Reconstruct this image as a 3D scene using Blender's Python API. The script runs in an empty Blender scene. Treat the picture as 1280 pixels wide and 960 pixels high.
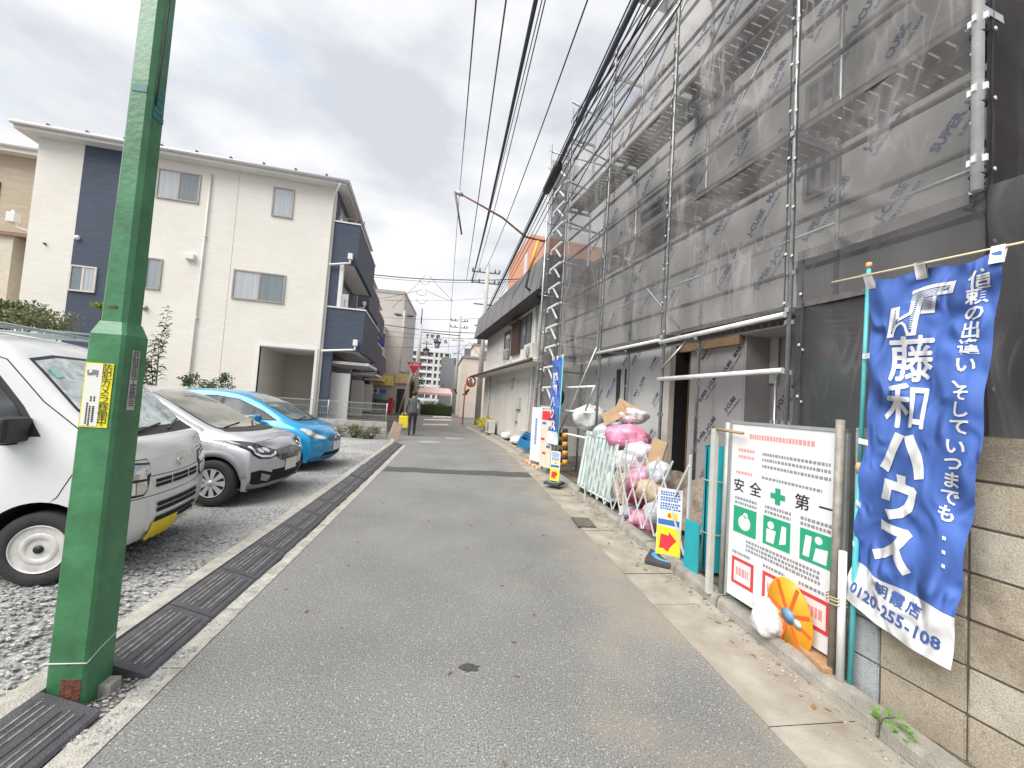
import bpy, bmesh, math, random
from math import sin, cos, pi, radians, sqrt, atan2
from mathutils import Vector, Matrix
from mathutils.bvhtree import BVHTree
random.seed(7)
S = bpy.context.scene
C = S.collection
# ---------------------------------------------------------------- camera
FPX, CX, CY, EYE = 490.0, 640.0, 480.0, 1.5
_up = Vector((660, -10000, 490)).normalized()
_r = Vector((-65, 19, 490)); _r = (_r - _up * _r.dot(_up)).normalized()
_rt = _up.cross(_r)
if _rt.x < 0: _rt = -_rt
MW = Matrix((_rt, _r, _up))                       # camera (x right, y down, z ahead) -> world
cam = bpy.data.cameras.new('camera'); cam.sensor_width = 36.0; cam.lens = FPX / 1280 * 36
cam.clip_start = 0.05; cam.clip_end = 2000
camo = bpy.data.objects.new('camera', cam); C.objects.link(camo)
_rot = Matrix((MW @ Vector((1, 0, 0)), MW @ Vector((0, -1, 0)), MW @ Vector((0, 0, -1)))).transposed()
camo.matrix_world = Matrix.Translation((0, 0, EYE)) @ _rot.to_4x4()
S.camera = camo
# ---------------------------------------------------------------- sky and sun (overcast day)
SUN_EL, SUN_AZ = radians(52), radians(-128)       # azimuth from +Y towards +X
W = bpy.data.worlds.new("World"); S.world = W; W.use_nodes = True
wt = W.node_tree; wt.nodes.clear()
def wn(t, **k):
    n = wt.nodes.new(t)
    for a, b in k.items(): setattr(n, a, b)
    return n
sky = wn('ShaderNodeTexSky', sky_type='NISHITA', sun_disc=False, sun_elevation=SUN_EL, sun_rotation=SUN_AZ)
tc = wn('ShaderNodeTexCoord'); mp = wn('ShaderNodeMapping'); mp.inputs['Scale'].default_value = (1.0, 1.0, 2.4)
nz = wn('ShaderNodeTexNoise'); nz.inputs['Scale'].default_value = 2.3; nz.inputs['Detail'].default_value = 7; nz.inputs['Roughness'].default_value = .55
rp = wn('ShaderNodeValToRGB')
rp.color_ramp.elements[0].position = .29; rp.color_ramp.elements[0].color = (0, 0, 0, 1)
rp.color_ramp.elements[1].position = .46; rp.color_ramp.elements[1].color = (1, 1, 1, 1)
nz2 = wn('ShaderNodeTexNoise'); nz2.inputs['Scale'].default_value = 3.4; nz2.inputs['Detail'].default_value = 6
rp2 = wn('ShaderNodeValToRGB')
rp2.color_ramp.elements[0].position = .36; rp2.color_ramp.elements[0].color = (4.0, 4.2, 4.55, 1)
rp2.color_ramp.elements[1].position = .62; rp2.color_ramp.elements[1].color = (5.8, 5.85, 5.95, 1)
mx = wn('ShaderNodeMixRGB'); blue = wn('ShaderNodeMixRGB'); blue.inputs['Fac'].default_value = .55
blue.inputs['Color2'].default_value = (4.9, 6.1, 7.6, 1)
bg = wn('ShaderNodeBackground'); bg.inputs['Strength'].default_value = .05
ow = wn('ShaderNodeOutputWorld')
L = wt.links.new
L(tc.outputs['Generated'], mp.inputs['Vector']); L(mp.outputs['Vector'], nz.inputs['Vector']); L(mp.outputs['Vector'], nz2.inputs['Vector'])
L(nz.outputs['Fac'], rp.inputs['Fac']); L(nz2.outputs['Fac'], rp2.inputs['Fac'])
L(sky.outputs['Color'], blue.inputs['Color1'])
L(rp.outputs['Color'], mx.inputs['Fac']); L(blue.outputs['Color'], mx.inputs['Color1']); L(rp2.outputs['Color'], mx.inputs['Color2'])
L(mx.outputs['Color'], bg.inputs['Color']); L(bg.outputs['Background'], ow.inputs['Surface'])
sun = bpy.data.lights.new('sun', 'SUN'); sun.energy = 1.5; sun.angle = radians(50); sun.color = (1, .96, .9)
suno = bpy.data.objects.new('sun', sun); C.objects.link(suno)
_sd = Vector((sin(SUN_AZ) * cos(SUN_EL), cos(SUN_AZ) * cos(SUN_EL), sin(SUN_EL)))
suno.rotation_euler = _sd.to_track_quat('Z', 'Y').to_euler(); suno.location = (0, 0, 30)
S.view_settings.view_transform = 'Standard'; S.view_settings.look = 'None'; S.view_settings.gamma = 1
S.view_settings.exposure = 1.82
S.render.engine = 'CYCLES'
S.cycles.max_bounces = 7; S.cycles.diffuse_bounces = 3; S.cycles.glossy_bounces = 3; S.cycles.transparent_max_bounces = 16
S.cycles.use_denoising = True
# ---------------------------------------------------------------- surveying helpers (photo measurement -> metres)
def ray(px, py): return MW @ Vector((px - CX, py - CY, FPX))
def G(px, py, z=0.0):
    d = ray(px, py); return Vector((0, 0, EYE)) + d * ((z - EYE) / d.z)
def atY(px, py, Y):
    d = ray(px, py); return Vector((0, 0, EYE)) + d * (Y / d.y)
def onplane(px, py, p0, dr):
    n = Vector((dr[1], -dr[0], 0)); d = ray(px, py); o = Vector((0, 0, EYE))
    return o + d * ((Vector((p0[0], p0[1], 0)) - Vector((0, 0, 0))).dot(n) / d.dot(n))
class Frame:
    """local frame: x along dr, y = left of it, z up"""
    def __init__(s, p0, ang):
        s.p = Vector((p0[0], p0[1], 0)); s.a = ang
        s.x = Vector((cos(ang), sin(ang), 0)); s.y = Vector((-sin(ang), cos(ang), 0))
    def loc(s, w): w = w - s.p; return Vector((w.dot(s.x), w.dot(s.y), w.z))
    def at(s, px, py, off=0.0):           # local point on the plane y = off
        q = s.p + s.y * off
        return s.loc(onplane(px, py, q, s.x))
    def world(s, x, y, z=0): return s.p + s.x * x + s.y * y + Vector((0, 0, z))
# ---------------------------------------------------------------- materials
MATS = {}
def M(name, col, rough=.6, metal=0., var=.12, vs=6., bump=0., bs=60., coat=0., spec=.5, col2=None, detail=6, alpha=1., mapscale=(1, 1, 1), streak=0.):
    if name in MATS: return MATS[name]
    m = bpy.data.materials.new(name); m.use_nodes = True; t = m.node_tree; b = t.nodes['Principled BSDF']
    b.inputs['Roughness'].default_value = rough; b.inputs['Metallic'].default_value = metal
    b.inputs['Specular IOR Level'].default_value = spec
    if coat: b.inputs['Coat Weight'].default_value = coat; b.inputs['Coat Roughness'].default_value = .05
    c = (*col, 1) if len(col) == 3 else col
    b.inputs['Base Color'].default_value = c
    m.diffuse_color = c
    tcn = t.nodes.new('ShaderNodeTexCoord'); mpn = t.nodes.new('ShaderNodeMapping'); mpn.inputs['Scale'].default_value = mapscale
    t.links.new(tcn.outputs['Object'], mpn.inputs['Vector'])
    if var > 0:
        n = t.nodes.new('ShaderNodeTexNoise'); n.inputs['Scale'].default_value = vs; n.inputs['Detail'].default_value = detail; n.inputs['Roughness'].default_value = .6
        t.links.new(mpn.outputs['Vector'], n.inputs['Vector'])
        r = t.nodes.new('ShaderNodeValToRGB')
        d = Vector(c[:3]) * (1 - var); l = Vector(col2) if col2 else Vector([min(1, x * (1 + var)) for x in c[:3]])
        r.color_ramp.elements[0].position = .3; r.color_ramp.elements[1].position = .7
        r.color_ramp.elements[0].color = (*d, 1); r.color_ramp.elements[1].color = (*l, 1)
        t.links.new(n.outputs['Fac'], r.inputs['Fac']); out = r.outputs['Color']
        if streak:
            n2 = t.nodes.new('ShaderNodeTexNoise'); n2.inputs['Scale'].default_value = 3; n2.inputs['Detail'].default_value = 5
            m2 = t.nodes.new('ShaderNodeMapping'); m2.inputs['Scale'].default_value = (3.2, 3.2, .25)
            t.links.new(tcn.outputs['Object'], m2.inputs['Vector']); t.links.new(m2.outputs['Vector'], n2.inputs['Vector'])
            mr = t.nodes.new('ShaderNodeMapRange'); mr.inputs[1].default_value = .4; mr.inputs[2].default_value = .75
            mr.inputs[3].default_value = 1; mr.inputs[4].default_value = 1 - streak
            t.links.new(n2.outputs['Fac'], mr.inputs[0])
            mu = t.nodes.new('ShaderNodeMixRGB'); mu.blend_type = 'MULTIPLY'; mu.inputs['Fac'].default_value = 1
            t.links.new(out, mu.inputs['Color1']); t.links.new(mr.outputs[0], mu.inputs['Color2']); out = mu.outputs['Color']
        t.links.new(out, b.inputs['Base Color'])
        rr = t.nodes.new('ShaderNodeMapRange'); rr.inputs[3].default_value = max(0.02, rough - .08); rr.inputs[4].default_value = min(1, rough + .08)
        t.links.new(n.outputs['Fac'], rr.inputs[0]); t.links.new(rr.outputs[0], b.inputs['Roughness'])
    if bump > 0:
        n = t.nodes.new('ShaderNodeTexNoise'); n.inputs['Scale'].default_value = bs; n.inputs['Detail'].default_value = 5
        t.links.new(mpn.outputs['Vector'], n.inputs['Vector'])
        bp = t.nodes.new('ShaderNodeBump'); bp.inputs['Strength'].default_value = bump; bp.inputs['Distance'].default_value = .02
        t.links.new(n.outputs['Fac'], bp.inputs['Height']); t.links.new(bp.outputs['Normal'], b.inputs['Normal'])
    MATS[name] = m
    return m
def node_mat(name, fn):
    m = bpy.data.materials.new(name); m.use_nodes = True; t = m.node_tree; b = t.nodes['Principled BSDF']
    fn(t, b, lambda ty, **k: _nn(t, ty, k)); MATS[name] = m; return m
def _nn(t, ty, k):
    n = t.nodes.new(ty)
    for a, v in k.items():
        if a.startswith('i_'): n.inputs[a[2:].replace('_', ' ')].default_value = v
        else: setattr(n, a, v)
    return n
def ramp(t, stops):
    r = t.nodes.new('ShaderNodeValToRGB'); e = r.color_ramp.elements
    while len(e) < len(stops): e.new(.5)
    for q, (p, c) in zip(e, stops): q.position = p; q.color = (*c, 1) if len(c) == 3 else c
    return r
# ---------------------------------------------------------------- mesh builder
class MB:
    def __init__(s): s.v = []; s.f = []; s.sm = []
    def add(s, vs, fs, smooth=False):
        o = len(s.v); s.v += [tuple(v) for v in vs]; s.f += [tuple(i + o for i in f) for f in fs]; s.sm += [smooth] * len(fs); return s
    def box(s, x0, x1, y0, y1, z0, z1, m=None):
        vs = [Vector((x, y, z)) for x in (x0, x1) for y in (y0, y1) for z in (z0, z1)]
        if m: vs = [m @ v for v in vs]
        return s.add(vs, [(0, 1, 3, 2), (4, 6, 7, 5), (0, 4, 5, 1), (2, 3, 7, 6), (0, 2, 6, 4), (1, 5, 7, 3)])
    def cbox(s, x, y, z, sx, sy, sz, m=None): return s.box(x - sx / 2, x + sx / 2, y - sy / 2, y + sy / 2, z - sz / 2, z + sz / 2, m)
    def bbox(s, x0, x1, y0, y1, z0, z1, b=.01, m=None):     # box with bevelled edges
        bm = bmesh.new(); bmesh.ops.create_cube(bm, size=1)
        for v in bm.verts: v.co = Vector((x0 + (x1 - x0) * (v.co.x + .5), y0 + (y1 - y0) * (v.co.y + .5), z0 + (z1 - z0) * (v.co.z + .5)))
        bmesh.ops.bevel(bm, geom=bm.edges[:], offset=b, segments=2, affect='EDGES', profile=.6)
        return s.frombm(bm, m)
    def frombm(s, bm, m=None, smooth=False):
        bm.verts.index_update()
        s.add([m @ v.co if m else v.co.copy() for v in bm.verts], [tuple(v.index for v in f.verts) for f in bm.faces], smooth); bm.free(); return s
    def quad(s, a, b, c, d): return s.add([a, b, c, d], [(0, 1, 2, 3)])
    def bar(s, a, b, w, h, up=Vector((0, 0, 1))):           # rectangular bar between two points
        a = Vector(a); b = Vector(b); d = (b - a).normalized(); u = up - d * up.dot(d)
        if u.length < 1e-4: u = Vector((1, 0, 0)) - d * d.x
        u.normalize(); r = d.cross(u)
        vs = [p + r * (i * w / 2) + u * (j * h / 2) for p in (a, b) for i, j in ((-1, -1), (1, -1), (1, 1), (-1, 1))]
        return s.add(vs, [(0, 3, 2, 1), (4, 5, 6, 7), (0, 1, 5, 4), (1, 2, 6, 5), (2, 3, 7, 6), (3, 0, 4, 7)])
    def tube(s, pts, r, n=8, cap=True, smooth=True):
        pts = [Vector(p) for p in pts]; rs = r if isinstance(r, (list, tuple)) else [r] * len(pts); vs = []; fs = []; prev = None
        for i, p in enumerate(pts):
            d = (pts[min(i + 1, len(pts) - 1)] - pts[max(i - 1, 0)]).normalized()
            u = prev if prev is not None else (Vector((0, 0, 1)) if abs(d.z) < .9 else Vector((1, 0, 0)))
            u = (u - d * u.dot(d)).normalized(); prev = u; w = d.cross(u)
            vs += [p + (u * cos(2 * pi * k / n) + w * sin(2 * pi * k / n)) * rs[i] for k in range(n)]
        for i in range(len(pts) - 1):
            for k in range(n): fs.append((i * n + k, i * n + (k + 1) % n, (i + 1) * n + (k + 1) % n, (i + 1) * n + k))
        s.add(vs, fs, smooth)
        if cap:
            o = len(s.v) - len(vs)
            s.f.append(tuple(o + k for k in range(n))[::-1]); s.sm.append(False)
            e = len(s.v) - n; s.f.append(tuple(e + k for k in range(n))); s.sm.append(False)
        return s
    def lathe(s, prof, n=24, m=None, smooth=True, cap=True):           # profile [(r,z)] about local z
        vs = []; fs = []
        for r, z in prof:
            for k in range(n):
                v = Vector((r * cos(2 * pi * k / n), r * sin(2 * pi * k / n), z)); vs.append(m @ v if m else v)
        for i in range(len(prof) - 1):
            for k in range(n): fs.append((i * n + k, i * n + (k + 1) % n, (i + 1) * n + (k + 1) % n, (i + 1) * n + k))
        s.add(vs, fs, smooth); o = len(s.v) - len(vs)
        if cap and prof[0][0] > 0: s.f.append(tuple(o + k for k in range(n))[::-1]); s.sm.append(False)
        if cap and prof[-1][0] > 0: s.f.append(tuple(len(s.v) - n + k for k in range(n))); s.sm.append(False)
        return s
    def prism(s, poly, h, m=None):                          # 2D polygon in local xy, extruded along z by h
        n = len(poly); vs = [Vector((x, y, 0)) for x, y in poly] + [Vector((x, y, h)) for x, y in poly]
        if m: vs = [m @ v for v in vs]
        return s.add(vs, [tuple(range(n))[::-1], tuple(range(n, 2 * n))] + [(i, (i + 1) % n, n + (i + 1) % n, n + i) for i in range(n)])
    def grid(s, fn, nu, nv, smooth=True):
        vs = [fn(i / nu, j / nv) for i in range(nu + 1) for j in range(nv + 1)]
        return s.add(vs, [(i * (nv + 1) + j, (i + 1) * (nv + 1) + j, (i + 1) * (nv + 1) + j + 1, i * (nv + 1) + j + 1) for i in range(nu) for j in range(nv)], smooth)
    def mesh(s, name, mat):
        me = bpy.data.meshes.new(name); me.from_pydata([tuple(v) for v in s.v], [], s.f)
        me.polygons.foreach_set('use_smooth', s.sm)
        if mat: me.materials.append(mat)
        me.update(); return me
    def build(s, name, mat, parent=None, label=None, cat=None, group=None, kind=None, loc=None, rotz=None):
        bm = bmesh.new(); me = s.mesh(name, mat); bm.from_mesh(me); bmesh.ops.recalc_face_normals(bm, faces=bm.faces[:]); bm.to_mesh(me); bm.free()
        return put(name, me, parent, label, cat, group, kind, loc, rotz)
def put(name, me, parent=None, label=None, cat=None, group=None, kind=None, loc=None, rotz=None):
    o = bpy.data.objects.new(name, me); C.objects.link(o)
    if parent: o.parent = parent
    if loc is not None: o.location = loc
    if rotz is not None: o.rotation_euler = (0, 0, rotz)
    return tag(o, label, cat, group, kind)
def tag(o, label=None, cat=None, group=None, kind=None):
    for k, v in (('label', label), ('category', cat), ('group', group), ('kind', kind)):
        if v: o[k] = v
    return o
def thing(name, label, cat, loc=(0, 0, 0), rotz=0, group=None):
    o = bpy.data.objects.new(name, None); C.objects.link(o); o.empty_display_size = .2
    o.location = loc; o.rotation_euler = (0, 0, rotz); return tag(o, label, cat, group)
def kids(o): return [c for c in bpy.data.objects if c.parent == o]
def dup(o, parent=None, loc=None, rotz=None, label=None, group=None):
    c = o.copy(); C.objects.link(c)
    if parent: c.parent = parent
    if loc is not None: c.location = loc
    if rotz is not None: c.rotation_euler = (0, 0, rotz)
    if label: c['label'] = label
    if group: c['group'] = group
    for k in kids(o): dup(k, c)
    return c
def text_mesh(body, size=1.0, bold=0.0, align='CENTER', spacing=1.0):
    c = bpy.data.curves.new('lettering', 'FONT'); c.body = body; c.size = size; c.resolution_u = 2; c.offset = bold
    c.align_x = align; c.align_y = 'CENTER'; c.space_line = spacing
    o = bpy.data.objects.new('lettering', c); C.objects.link(o); bpy.context.view_layer.update()
    me = bpy.data.meshes.new_from_object(o.evaluated_get(bpy.context.evaluated_depsgraph_get()))
    me.name = 'lettering'; me.materials.clear()
    C.objects.unlink(o); bpy.data.objects.remove(o); return me
def lettering(body, size, mat, parent, org, xd, yd, bold=0., align='CENTER', name='lettering', sx=1., spacing=1., shear=0., warp=None):
    """flat text at local point org, reading along xd, upright along yd"""
    me = text_mesh(body, size, bold, align, spacing); xd = Vector(xd).normalized(); yd = Vector(yd).normalized(); org = Vector(org)
    for v in me.vertices:
        p = org + xd * (v.co.x * sx + shear * v.co.y) + yd * v.co.y
        v.co = warp(p) if warp else p
    me.materials.append(mat); me.update(); return put(name, me, parent)
def rough_pts(a, b, n, amp):
    a = Vector(a); b = Vector(b); return [a.lerp(b, i / n) + Vector((random.uniform(-amp, amp), random.uniform(-amp, amp), random.uniform(-amp, amp))) * (0 < i < n) for i in range(n + 1)]
def sag(a, b, s, n=14):
    a = Vector(a); b = Vector(b); return [a.lerp(b, i / n) - Vector((0, 0, s * 4 * (i / n) * (1 - i / n))) for i in range(n + 1)]
# ================================================================ GROUND
def _asphalt(t, b, n):
    tcn = n('ShaderNodeTexCoord')
    big = n('ShaderNodeTexNoise', i_Scale=.9, i_Detail=5.); fine = n('ShaderNodeTexNoise', i_Scale=110., i_Detail=4.)
    vor = n('ShaderNodeTexVoronoi', i_Scale=115.); mid = n('ShaderNodeTexNoise', i_Scale=14., i_Detail=4.)
    for q in (big, fine, vor, mid): t.links.new(tcn.outputs['Object'], q.inputs['Vector'])
    base = ramp(t, [(.3, (.162, .163, .157)), (.7, (.218, .218, .209))]); t.links.new(big.outputs['Fac'], base.inputs['Fac'])
    sp = ramp(t, [(.3, (.42, .42, .43)), (.5, (.98, .98, .98)), (.68, (1.42, 1.42, 1.39))]); t.links.new(fine.outputs['Fac'], sp.inputs['Fac'])
    mu = n('ShaderNodeMixRGB', blend_type='MULTIPLY', i_Fac=1.); t.links.new(base.outputs['Color'], mu.inputs['Color1']); t.links.new(sp.outputs['Color'], mu.inputs['Color2'])
    # pale aggregate chips, one cell in a dozen
    sx = n('ShaderNodeSeparateColor'); t.links.new(vor.outputs['Color'], sx.inputs[0])
    chip = ramp(t, [(.905, (0, 0, 0)), (.95, (1, 1, 1))]); t.links.new(sx.outputs[0], chip.inputs['Fac'])
    near = ramp(t, [(.3, (1, 1, 1)), (.5, (0, 0, 0))]); t.links.new(vor.outputs['Distance'], near.inputs['Fac'])
    mm = n('ShaderNodeMixRGB', blend_type='MULTIPLY', i_Fac=1.); t.links.new(chip.outputs['Color'], mm.inputs['Color1']); t.links.new(near.outputs['Color'], mm.inputs['Color2'])
    mc = n('ShaderNodeMixRGB', i_Color2=(.46, .45, .42, 1)); t.links.new(mm.outputs['Color'], mc.inputs['Fac']); t.links.new(mu.outputs['Color'], mc.inputs['Color1'])
    # tan soil stains, stronger towards the building site
    sep = n('ShaderNodeSeparateXYZ'); t.links.new(tcn.outputs['Object'], sep.inputs[0])
    mr = n('ShaderNodeMapRange'); mr.inputs[1].default_value = .2; mr.inputs[2].default_value = 1.7; mr.inputs[3].default_value = -.25; mr.inputs[4].default_value = .2
    t.links.new(sep.outputs[0], mr.inputs[0]); ad = n('ShaderNodeMath', operation='ADD'); t.links.new(mr.outputs[0], ad.inputs[0])
    sn = n('ShaderNodeTexNoise', i_Scale=1.7, i_Detail=6.); t.links.new(tcn.outputs['Object'], sn.inputs['Vector']); t.links.new(sn.outputs['Fac'], ad.inputs[1])
    st = ramp(t, [(.47, (0, 0, 0)), (.8, (.62, .62, .62))]); t.links.new(ad.outputs[0], st.inputs['Fac'])
    mt = n('ShaderNodeMixRGB', i_Color2=(.33, .275, .205, 1)); t.links.new(st.outputs['Color'], mt.inputs['Fac']); t.links.new(mc.outputs['Color'], mt.inputs['Color1'])
    t.links.new(mt.outputs['Color'], b.inputs['Base Color']); b.inputs['Roughness'].default_value = .88
    bp = n('ShaderNodeBump', i_Strength=.45, i_Distance=.005); t.links.new(fine.outputs['Fac'], bp.inputs['Height']); t.links.new(bp.outputs['Normal'], b.inputs['Normal'])
ASPHALT = node_mat('asphalt', _asphalt)
def _gravel(t, b, n):
    tcn = n('ShaderNodeTexCoord'); vor = n('ShaderNodeTexVoronoi', i_Scale=46.); v2 = n('ShaderNodeTexVoronoi', i_Scale=105.); big = n('ShaderNodeTexNoise', i_Scale=1.1, i_Detail=6.)
    for q in (vor, big, v2): t.links.new(tcn.outputs['Object'], q.inputs['Vector'])
    sx = n('ShaderNodeSeparateColor'); t.links.new(vor.outputs['Color'], sx.inputs[0])
    r = ramp(t, [(0, (.20, .205, .21)), (.5, (.36, .365, .37)), (1, (.54, .54, .53))]); t.links.new(sx.outputs[0], r.inputs['Fac'])
    d = ramp(t, [(.25, (1, 1, 1)), (.75, (.3, .3, .3))]); t.links.new(vor.outputs['Distance'], d.inputs['Fac'])
    mu = n('ShaderNodeMixRGB', blend_type='MULTIPLY', i_Fac=.8); t.links.new(r.outputs['Color'], mu.inputs['Color1']); t.links.new(d.outputs['Color'], mu.inputs['Color2'])
    r2 = ramp(t, [(.42, (0, 0, 0)), (.62, (1, 1, 1))]); t.links.new(big.outputs['Fac'], r2.inputs['Fac'])
    s2 = n('ShaderNodeSeparateColor'); t.links.new(v2.outputs['Color'], s2.inputs[0])
    fine = ramp(t, [(0, (.28, .28, .27)), (1, (.44, .435, .415))]); t.links.new(s2.outputs[0], fine.inputs['Fac'])
    mx2 = n('ShaderNodeMixRGB'); t.links.new(r2.outputs['Color'], mx2.inputs['Fac']); t.links.new(mu.outputs['Color'], mx2.inputs['Color1']); t.links.new(fine.outputs['Color'], mx2.inputs['Color2'])
    t.links.new(mx2.outputs['Color'], b.inputs['Base Color']); b.inputs['Roughness'].default_value = .92
    bp = n('ShaderNodeBump', i_Strength=.8, i_Distance=.012); bp.invert = True
    t.links.new(vor.outputs['Distance'], bp.inputs['Height']); t.links.new(bp.outputs['Normal'], b.inputs['Normal'])
GRAVEL = node_mat('gravel', _gravel)
def _soil(t, b, n):
    tcn = n('ShaderNodeTexCoord'); big = n('ShaderNodeTexNoise', i_Scale=6., i_Detail=8.); v = n('ShaderNodeTexVoronoi', i_Scale=70.)
    for q in (big, v): t.links.new(tcn.outputs['Object'], q.inputs['Vector'])
    r = ramp(t, [(.3, (.085, .065, .045)), (.55, (.19, .16, .12)), (.75, (.28, .26, .22))]); t.links.new(big.outputs['Fac'], r.inputs['Fac'])
    t.links.new(r.outputs['Color'], b.inputs['Base Color']); b.inputs['Roughness'].default_value = .95
    bp = n('ShaderNodeBump', i_Strength=.8, i_Distance=.02); t.links.new(v.outputs['Distance'], bp.inputs['Height']); t.links.new(bp.outputs['Normal'], b.inputs['Normal'])
SOIL = node_mat('soil', _soil)
CONC = M('weathered_concrete', (.30, .285, .25), .9, var=.3, vs=7, bump=.5, bs=90, detail=9)
CONC_L = M('pale_concrete', (.37, .355, .32), .9, var=.28, vs=9, bump=.5, bs=110, detail=9)
CONC_TAN = M('tan_stained_concrete', (.385, .33, .25), .9, var=.36, vs=3.2, bump=.45, bs=120, detail=10, col2=(.42, .39, .34))
RUBBER = M('black_rubber', (.075, .077, .086), .7, var=.25, vs=12, bump=.35, bs=140)
DIRTLINE = M('dusty_rib', (.27, .26, .24), .9, var=.6, vs=25)

MB().add([(-900, -300, -.03), (900, -300, -.03), (900, 900, -.03), (-900, 900, -.03)], [(0, 1, 2, 3)]).build('ground', M('far_ground', (.17, .165, .155), .95, var=.2, vs=.3), kind='structure')
# road: asphalt sheet following the bend
RL = [(-1.42, -4), (-1.34, 1.8), (-1.37, 4.4), (-1.40, 6.35), (-1.54, 12.3), (-2.02, 13.6), (-2.46, 16.8), (-2.82, 20.7), (-2.95, 23.2)]
RR = [(1.60, -4), (1.61, 1.8), (1.615, 4.4), (1.61, 6.35), (1.566, 12.4), (1.48, 13.6), (1.13, 16.4), (.62, 20.2), (.22, 23.2)]
rd = MB()
for i in range(len(RL) - 1):
    for j in range(1):
        rd.quad((*RL[i], 0), (*RR[i], 0), (*RR[i + 1], 0), (*RL[i + 1], 0))
rd.build('road', ASPHALT, kind='structure')
MB().box(-60, 60, 23.2, 31.5, -.02, .002).build('cross_road', ASPHALT, kind='structure')
# concrete gutter beds
LK = [(-1.72, -4), (-1.735, 1.8), (-1.74, 4.4), (-1.76, 6.35), (-1.87, 12.3), (-2.06, 13.3)]     # kerb face, left
lg = MB()
L2 = [(-1.34, -4.01), (-1.34, 1.8), (-1.37, 4.4), (-1.40, 6.35), (-1.54, 12.3), (-2.02, 13.6)]
for i in range(5):
    lg.quad((L2[i][0] + .02, L2[i][1], -.004), (LK[i][0] - .05, LK[i][1], -.004), (LK[i + 1][0] - .05, LK[i + 1][1], -.004), (L2[i + 1][0] + .02, L2[i + 1][1], -.004))
lgo = lg.build('gutter_bed', M('gutter_grit', (.23, .215, .185), .95, var=.4, vs=16, bump=.7, bs=120, detail=9), kind='structure')
# pale worn concrete edging between gutter and asphalt, broken in lengths
edging = thing('concrete_edging', None, None); edging['kind'] = 'structure'
def lerp_line(pts, y):
    for (x0, y0), (x1, y1) in zip(pts, pts[1:]):
        if y0 <= y <= y1: return x0 + (x1 - x0) * (y - y0) / (y1 - y0)
    return pts[-1][0]
y = -.6
while y < 12.2:
    y2 = y + random.uniform(.55, .62); m = MB(); n = 5; fs = []
    pts = []
    for k in range(n + 1):
        yy = y + (y2 - y - .006) * k / n; xa = lerp_line(L2, yy); wdt = .115 if yy < 3.5 else .085
        pts += [(xa + .012 + random.uniform(-.004, .004), yy, .0045), (xa - wdt + random.uniform(-.012, .012), yy, .006)]
    m.add(pts, [(2 * k, 2 * k + 2, 2 * k + 3, 2 * k + 1) for k in range(n)])
    m.build('edging_slab', M('worn_edging', (.40, .385, .345), .92, var=.35, vs=11, bump=.6, bs=130, detail=10), edging)
    y = y2
# left kerb stones
kl = thing('parking_kerb', None, None); kl['kind'] = 'structure'
y = -1.2
while y < 13.1:
    y2 = min(y + .6, 13.2); xa, xb = lerp_line(LK, y), lerp_line(LK, y2 - .008)
    m = MB(); w = .11
    if not (1.98 < y < 2.02):
        m.add([(xa, y, -.02), (xb, y2 - .008, -.02), (xb + .0, y2 - .008, .10), (xa, y, .10), (xa - w, y, -.02), (xb - w, y2 - .008, -.02), (xb - w, y2 - .008, .104), (xa - w, y, .104)],
              [(0, 1, 2, 3), (3, 2, 6, 7), (4, 7, 6, 5), (0, 3, 7, 4), (1, 5, 6, 2)])
        m.build('kerb_stone', CONC_L, kl)
    y = y2
# parking lot
def _lotz(x, y): return .048 + .006 * sin(x * 2.1 + y) + .005 * sin(y * 1.7 - x * 3)
lot = MB().grid(lambda u, v: Vector((-14 + (lerp_line(LK, -3 + 16.3 * v) - .09 + 14) * u, -3 + 16.3 * v, _lotz(-14 + 12.2 * u, -3 + 16.3 * v) if u < .995 else .05)), 40, 50)
lot.build('parking_lot', GRAVEL, kind='structure')
# loose stones lying on the lot near the lamp post
def stones(n, fn, rmin, rmax, name, mat, **k):
    m = MB()
    for _ in range(n):
        p = fn(); r = random.uniform(rmin, rmax); a = random.uniform(0, 6.28); sx, sy, sz = r * random.uniform(.8, 1.4), r * random.uniform(.6, 1), r * random.uniform(.4, .75)
        vs = []
        for z, q, nn in ((-.6, .7, 4), (.35, 1, 4)):
            for i in range(nn):
                t = a + 6.28 * i / nn + (.4 if z > 0 else 0); jj = random.uniform(.75, 1.15)
                x0, y0 = cos(t) * q * jj * sx, sin(t) * q * jj * sy
                vs.append((p[0] + x0, p[1] + y0, p[2] + (z + random.uniform(-.15, .15)) * sz))
        vs.append((p[0] + random.uniform(-.3, .3) * r, p[1] + random.uniform(-.3, .3) * r, p[2] + sz))
        m.add(vs, [(0, 1, 5, 4), (1, 2, 6, 5), (2, 3, 7, 6), (3, 0, 4, 7), (4, 5, 8), (5, 6, 8), (6, 7, 8), (7, 4, 8)])
    return m.build(name, mat, **k)
def _stonemat(t, b, n):
    g = n('ShaderNodeNewGeometry'); tcn = n('ShaderNodeTexCoord')
    r = ramp(t, [(0, (.18, .185, .19)), (.35, (.29, .295, .30)), (.7, (.39, .385, .37)), (.93, (.42, .41, .38)), (1, (.52, .50, .45))])
    t.links.new(g.outputs['Random Per Island'], r.inputs['Fac']); t.links.new(r.outputs['Color'], b.inputs['Base Color']); b.inputs['Roughness'].default_value = .9
STONE = node_mat('crushed_stone', _stonemat)
def _lp():
    while True:
        x = random.uniform(-4.6, -1.86); yy = random.uniform(.6, 4.2)
        if random.random() < max(.12, 1 - (abs(yy - 1.9) / 2.3)) * (1 if x < -2.2 else .55): return (x, yy, .054)
stones(9000, _lp, .007, .021, 'gravel', STONE, kind='stuff')
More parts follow.
